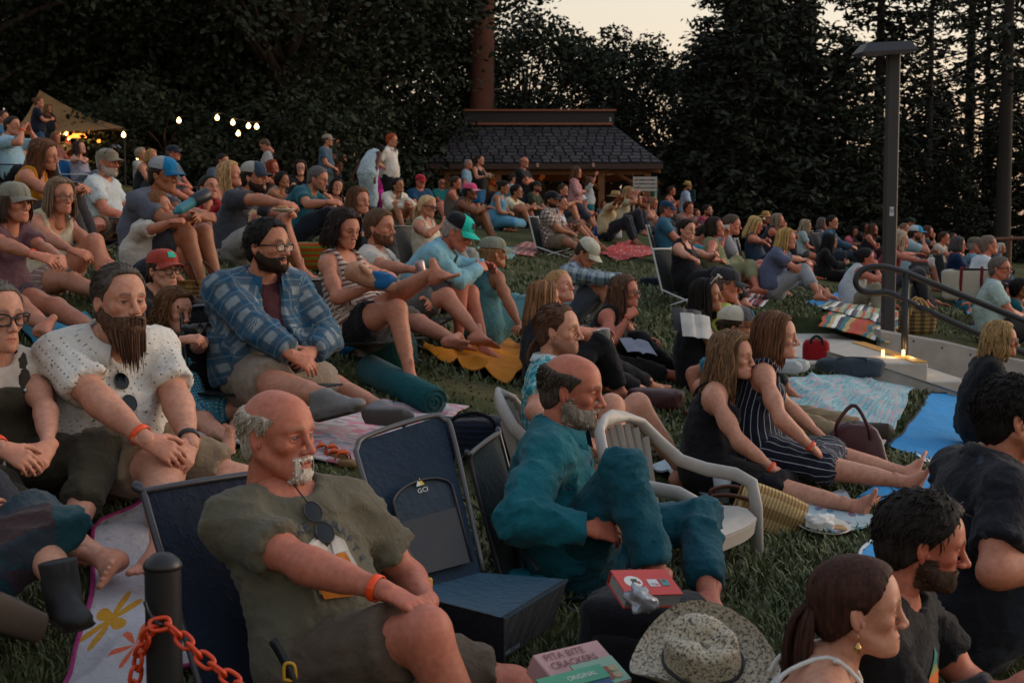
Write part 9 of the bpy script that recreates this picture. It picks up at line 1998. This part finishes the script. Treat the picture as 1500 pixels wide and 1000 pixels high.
def person_details():
 S = lambda t: next(s for s in PEOPLE if t in s['label'])
 sp = S('bald man with white goatee'); s_ = 'I LIKE CRAFTS'; R_ = .150
 for i, ch in enumerate(s_):
  if ch == ' ': continue
  a = math.radians(78 - i * 156 / (len(s_) - 1)); V, F = text_mesh(ch, .040, 'CENTER'); cx_, cy_ = -math.sin(a) * .112, -.095 + math.cos(a) * .118
  uv = [(cx_ + x * math.cos(a) - y * math.sin(a), cy_ + x * math.sin(a) + y * math.cos(a)) for x, y, _ in V]; mk('lettering', on_cloth(sp, '_top', uv, .005), F, plain('navy_ink', (.022, .035, .06), .8), sp['_top'], False)
 for nm, c, l, pl in (('mug', '#b8b2a6', .004, [(-.06, -.15), (-.055, -.02), (-.02, .0), (.01, -.03), (.045, .0), (.07, -.02), (.078, -.12), (.03, -.155)]), ('mug', '#2a1210', .006, [(-.035, -.13), (-.045, -.04), (.01, -.05), (.01, -.135)]), ('beer', '#b86a10', .006, [(.028, -.14), (.025, -.05), (.058, -.05), (.064, -.12)]), ('beer', '#b86a10', .007, [(-.055, -.165), (-.06, -.12), (.02, -.15), (.02, -.17)]), ('foam', '#c8c2b8', .008, [(-.05, -.045), (-.04, -.015), (-.01, -.005), (.01, -.03), (.0, -.055), (-.03, -.05)]), ('foam', '#c8c2b8', .008, [(.022, -.052), (.025, -.015), (.05, -.01), (.065, -.045)]), ('foam', '#8a2a20', .008, [(-.015, -.10), (-.012, -.08), (.008, -.085), (.006, -.105)])): patch_on(sp, '_top', nm, pl, c, l)
 def sunglass(sp, key, label, a, b_, lens):
  g = empty('sunglasses', (0, 0, 0)); p = on_cloth(sp, key, [(a, b_), (a + .012, b_ - .06)], .016); w = [A(sp['_rootw']) + sp['_R'] @ q for q in p]; g.location = w[0]; tag(g, label, 'sunglasses'); d = w[1] - w[0]; n_ = sp['_R'] @ sp['_J']['f2']; e_ = nrm(np.cross(d, n_)); u_ = nrm(d)
  for k in (0, 1):
   c = d * k; th = np.linspace(0, 2 * np.pi, 16, endpoint=False); ring = np.stack([c + u_ * .030 * math.cos(t) + e_ * .025 * math.sin(t) for t in th]); b = MB(); b.tube(ring, .0022, 5, closed=True); b.build('frame', BLK, g, True); V = np.vstack([[c + n_ * .004], ring]); b = MB(); b.add(V, np.stack([0 * np.arange(16), 1 + np.arange(16), 1 + (np.arange(16) + 1) % 16], 1)); b.build('lens', plain('dark_lens', '#0a0b0d', .08), g, True)
  b = MB(); b.tube(A([-u_ * .03 + e_ * .0, -u_ * .06 - n_ * .012, -u_ * .09 - n_ * .02]), .0025, 5); b.build('temple', BLK, g, True)
 sunglass(sp, '_top', 'dark sunglasses hooked on the neck of the olive t-shirt', .0, .07, 1); sunglass(S('big man'), '_top', 'dark sunglasses hanging from the dotted shirt', -.02, .015, 1); sunglass(S('holding a can'), '_top', 'dark sunglasses on the neck of the white t-shirt', .02, .05, 1)
 sp = S('orange mountain');
 for nm, c, pl in (('mountain_print', '#2a7a78', [(-.030, .035), (-.005, .070), (.02, .04), (.03, .025), (-.036, .025)]), ('mountain_print', '#8a8a50', [(-.036, .025), (.03, .025), (.040, .005), (-.038, .005)]), ('mountain_print', '#d0641c', [(-.038, .005), (.040, .005), (.050, -.025), (.028, -.050), (.012, -.02), (-.002, -.05), (-.016, -.015), (-.03, -.085), (-.042, -.05)])): patch_on(sp, '_top', nm, [(a * 1.15 + .01, b_ * 1.15 - .035) for a, b_ in pl], c, .004)
 sp = S('beige and navy cap'); patch_on(sp, '_top', 'chest_print', [(-.08, -.08), (-.09, .02), (-.04, .06), (.05, .05), (.09, .0), (.08, -.09)], '#8a7a64', .004); patch_on(sp, '_top', 'chest_print', [(-.05, -.05), (-.03, .03), (.04, .02), (.05, -.05)], '#8a4a44', .006); patch_on(sp, '_top', 'chest_print', [(-.08, -.10), (.08, -.11), (.08, -.08), (-.08, -.07)], '#4a8a8c', .006)
 V, F = text_mesh('fe', .10); sp = S('tan t-shirt'); J = sp['_J']; mk('lettering', A([J['M'] + J['u2'] * (.04 + y) - J['f2'] * .165 - J['ax'] * (-.15 + x) for x, y, _ in V]), F, plain('cream_print', (.5, .46, .38), .8), sp['_top'], False)
 sp = S('navy shirt') if 0 else S('navy t-shirt below');
 for t in ('black strappy dress', 'dangling earring'):
  sp = S(t); J = sp['_J']; p = J['H'] + J['HR'] @ A((-.008, -.083, -.044)) * J['hs']; b = MB(); b.tube(A([p, p - A((0, 0, .018))]), .0012, 4); b.lathe([(.001, .0), (.008, -.01), (.009, -.02), (.001, -.03)], 10, p - A((0, 0, .018))); b.build('earring', plain('gold', (.5, .32, .12), .25, .8), sp['_obj'], True)
 # dungarees: bib and straps
 sp = S('dungarees'); J = sp['_J']; s = J['s']; it = torso_prims(J, .026, .010, low=-.03); v, q_ = fieldmesh(it, .013, (), [(J['P'] - J['u1'] * .03, J['u1']), (J['M'] + J['u2'] * .185 * s, -J['u2'])], .5); bib = mk('bib', v, q_, cloth('#3a3428'), sp['_bot'])
 for k in (1, -1): b = MB(); b.tube(bez([J['M'] + J['u2'] * .17 * s + J['f2'] * .155 * s + J['ax'] * k * .07, J['N'] + J['f2'] * .10 * s + J['ax'] * k * .085 - J['u2'] * .03, J['N'] + J['u2'] * .052 * s + J['ax'] * k * .090, J['N'] - J['f2'] * .12 * s + J['ax'] * k * .07 - J['u2'] * .05, J['M'] + J['u2'] * .16 * s - J['f2'] * .145 * s + J['ax'] * k * .03], 24), .019, 6, flat=.25); b.build('strap', cloth('#3a3428'), bib, True); b = MB(); b.lathe([(.001, .004), (.008, .003), (.009, 0)], 12, J['M'] + J['u2'] * .18 * s + J['f2'] * .160 * s + J['ax'] * k * .07, roty(1.4)); b.build('button', plain('steel', (.35, .35, .36), .3, .9), bib, True)
 # hood, ponytail of the man in turquoise, baby
 sp = S('hooded'); J = sp['_J']; F = Field((-.17, -.14, -.22), (.14, .14, .17), .012); F.add(ell((-.015, 0, .02), (.122, .098, .125))); F.add(ecap((-.02, 0, -.05), (-.03, 0, -.2), (0, 1, 0), (.09, .09), (.12, .11)), .03); F.add(ell((.10, 0, -.015), (.09, .066, .10)), .01, 's'); v, q_ = F.mesh(); mk('hood', (v @ J['HR'].T) * J['hs'] + J['H'], q_, cloth('#0b0b0e'), sp['_top'], cuv=np.zeros((len(v), 2)))
 sp = S('turquoise plaid shirt with hand'); J = sp['_J']; rng = np.random.default_rng(5); Pp = []
 for i in range(24): o_ = rng.normal(0, .008, 3); t = np.linspace(0, 1, 8)[:, None]; Pp.append(A((-.095, 0, -.03)) + o_ + t * A((-.035, -.012, -.16)) + A((-.03, 0, 0)) * np.sin(t * 3))
 v, f = tubes(np.stack(Pp), .007 * A([.6, 1, 1, 1, 1, .9, .6, .2]), 4, .6); mk('ponytail', (v @ J['HR'].T) * J['hs'] + J['H'], f, hair_mat('#513627'), sp['_obj'], col=np.ones((len(v), 3)))
 for nm, a, h, rad in (): pass
def baby():
 c = W(522, 398, next(s for s in PEOPLE if 'nursing' in s['label'])['_D'] - .38); F = Field((-.30, -.14, -.12), (.14, .14, .14), .010); F.add(ell((0, 0, 0), (.072, .062, .060))); F.add(ell((.03, 0, -.03), (.03, .035, .03)), .02); F.add(ecap((-.05, 0, -.02), (-.22, 0, -.04), (0, 1, 0), (.060, .055), (.045, .04)), .03); F.add(ell((.005, -.058, .0), (.012, .008, .016)), .006)
 for s in (-1, 1): F.add(cone((-.09, s * .05, 0), (-.04, s * .09, .03), .022, .016), .015)
 v, q = F.mesh(); col = np.broadcast_to(A(srgb('#b08468')), v.shape).copy(); r = mk('person', v, q, skin_mat(), None, col=col); r.location = c; r.rotation_euler = (0.2, -.2, math.radians(170)); tag(r, 'baby lying in the arms of the woman in the striped top', 'person', 'audience sitting on the lawn')
 b = MB(); b.grid(soft((.17, .11, .10), .6, .7, 14, 61, .12) + A((-.16, 0, -.07))); b.build('swaddle', cloth('#1c5a8a', 'floral', '#7ab0c8', '#12406a'), r, True)
def bench():
 D = 36; o = W(945, 285, D); r = empty('bench', o); tag(r, 'pale slatted bench near the right end of the pavilion', 'bench'); m = plain('pale_wood', (.38, .36, .33), .7)
 for k in range(4): b = MB(); b.box((0, .02 * k, .12 + .10 * k), (.62, .03, .07)); b.build('slat', m, r)
 for x in (-.28, .28): b = MB(); b.box((x, .08, 0), (.05, .06, .9)); b.build('leg', m, r)
bench()
for i, sp in enumerate(PEOPLE): build_person(sp, i)
for sp in PEOPLE:
 if sp.get('chair'): chair_for(sp)
empty_chair(); buckle(); held(); person_details(); baby()
decimate_end()
grass()
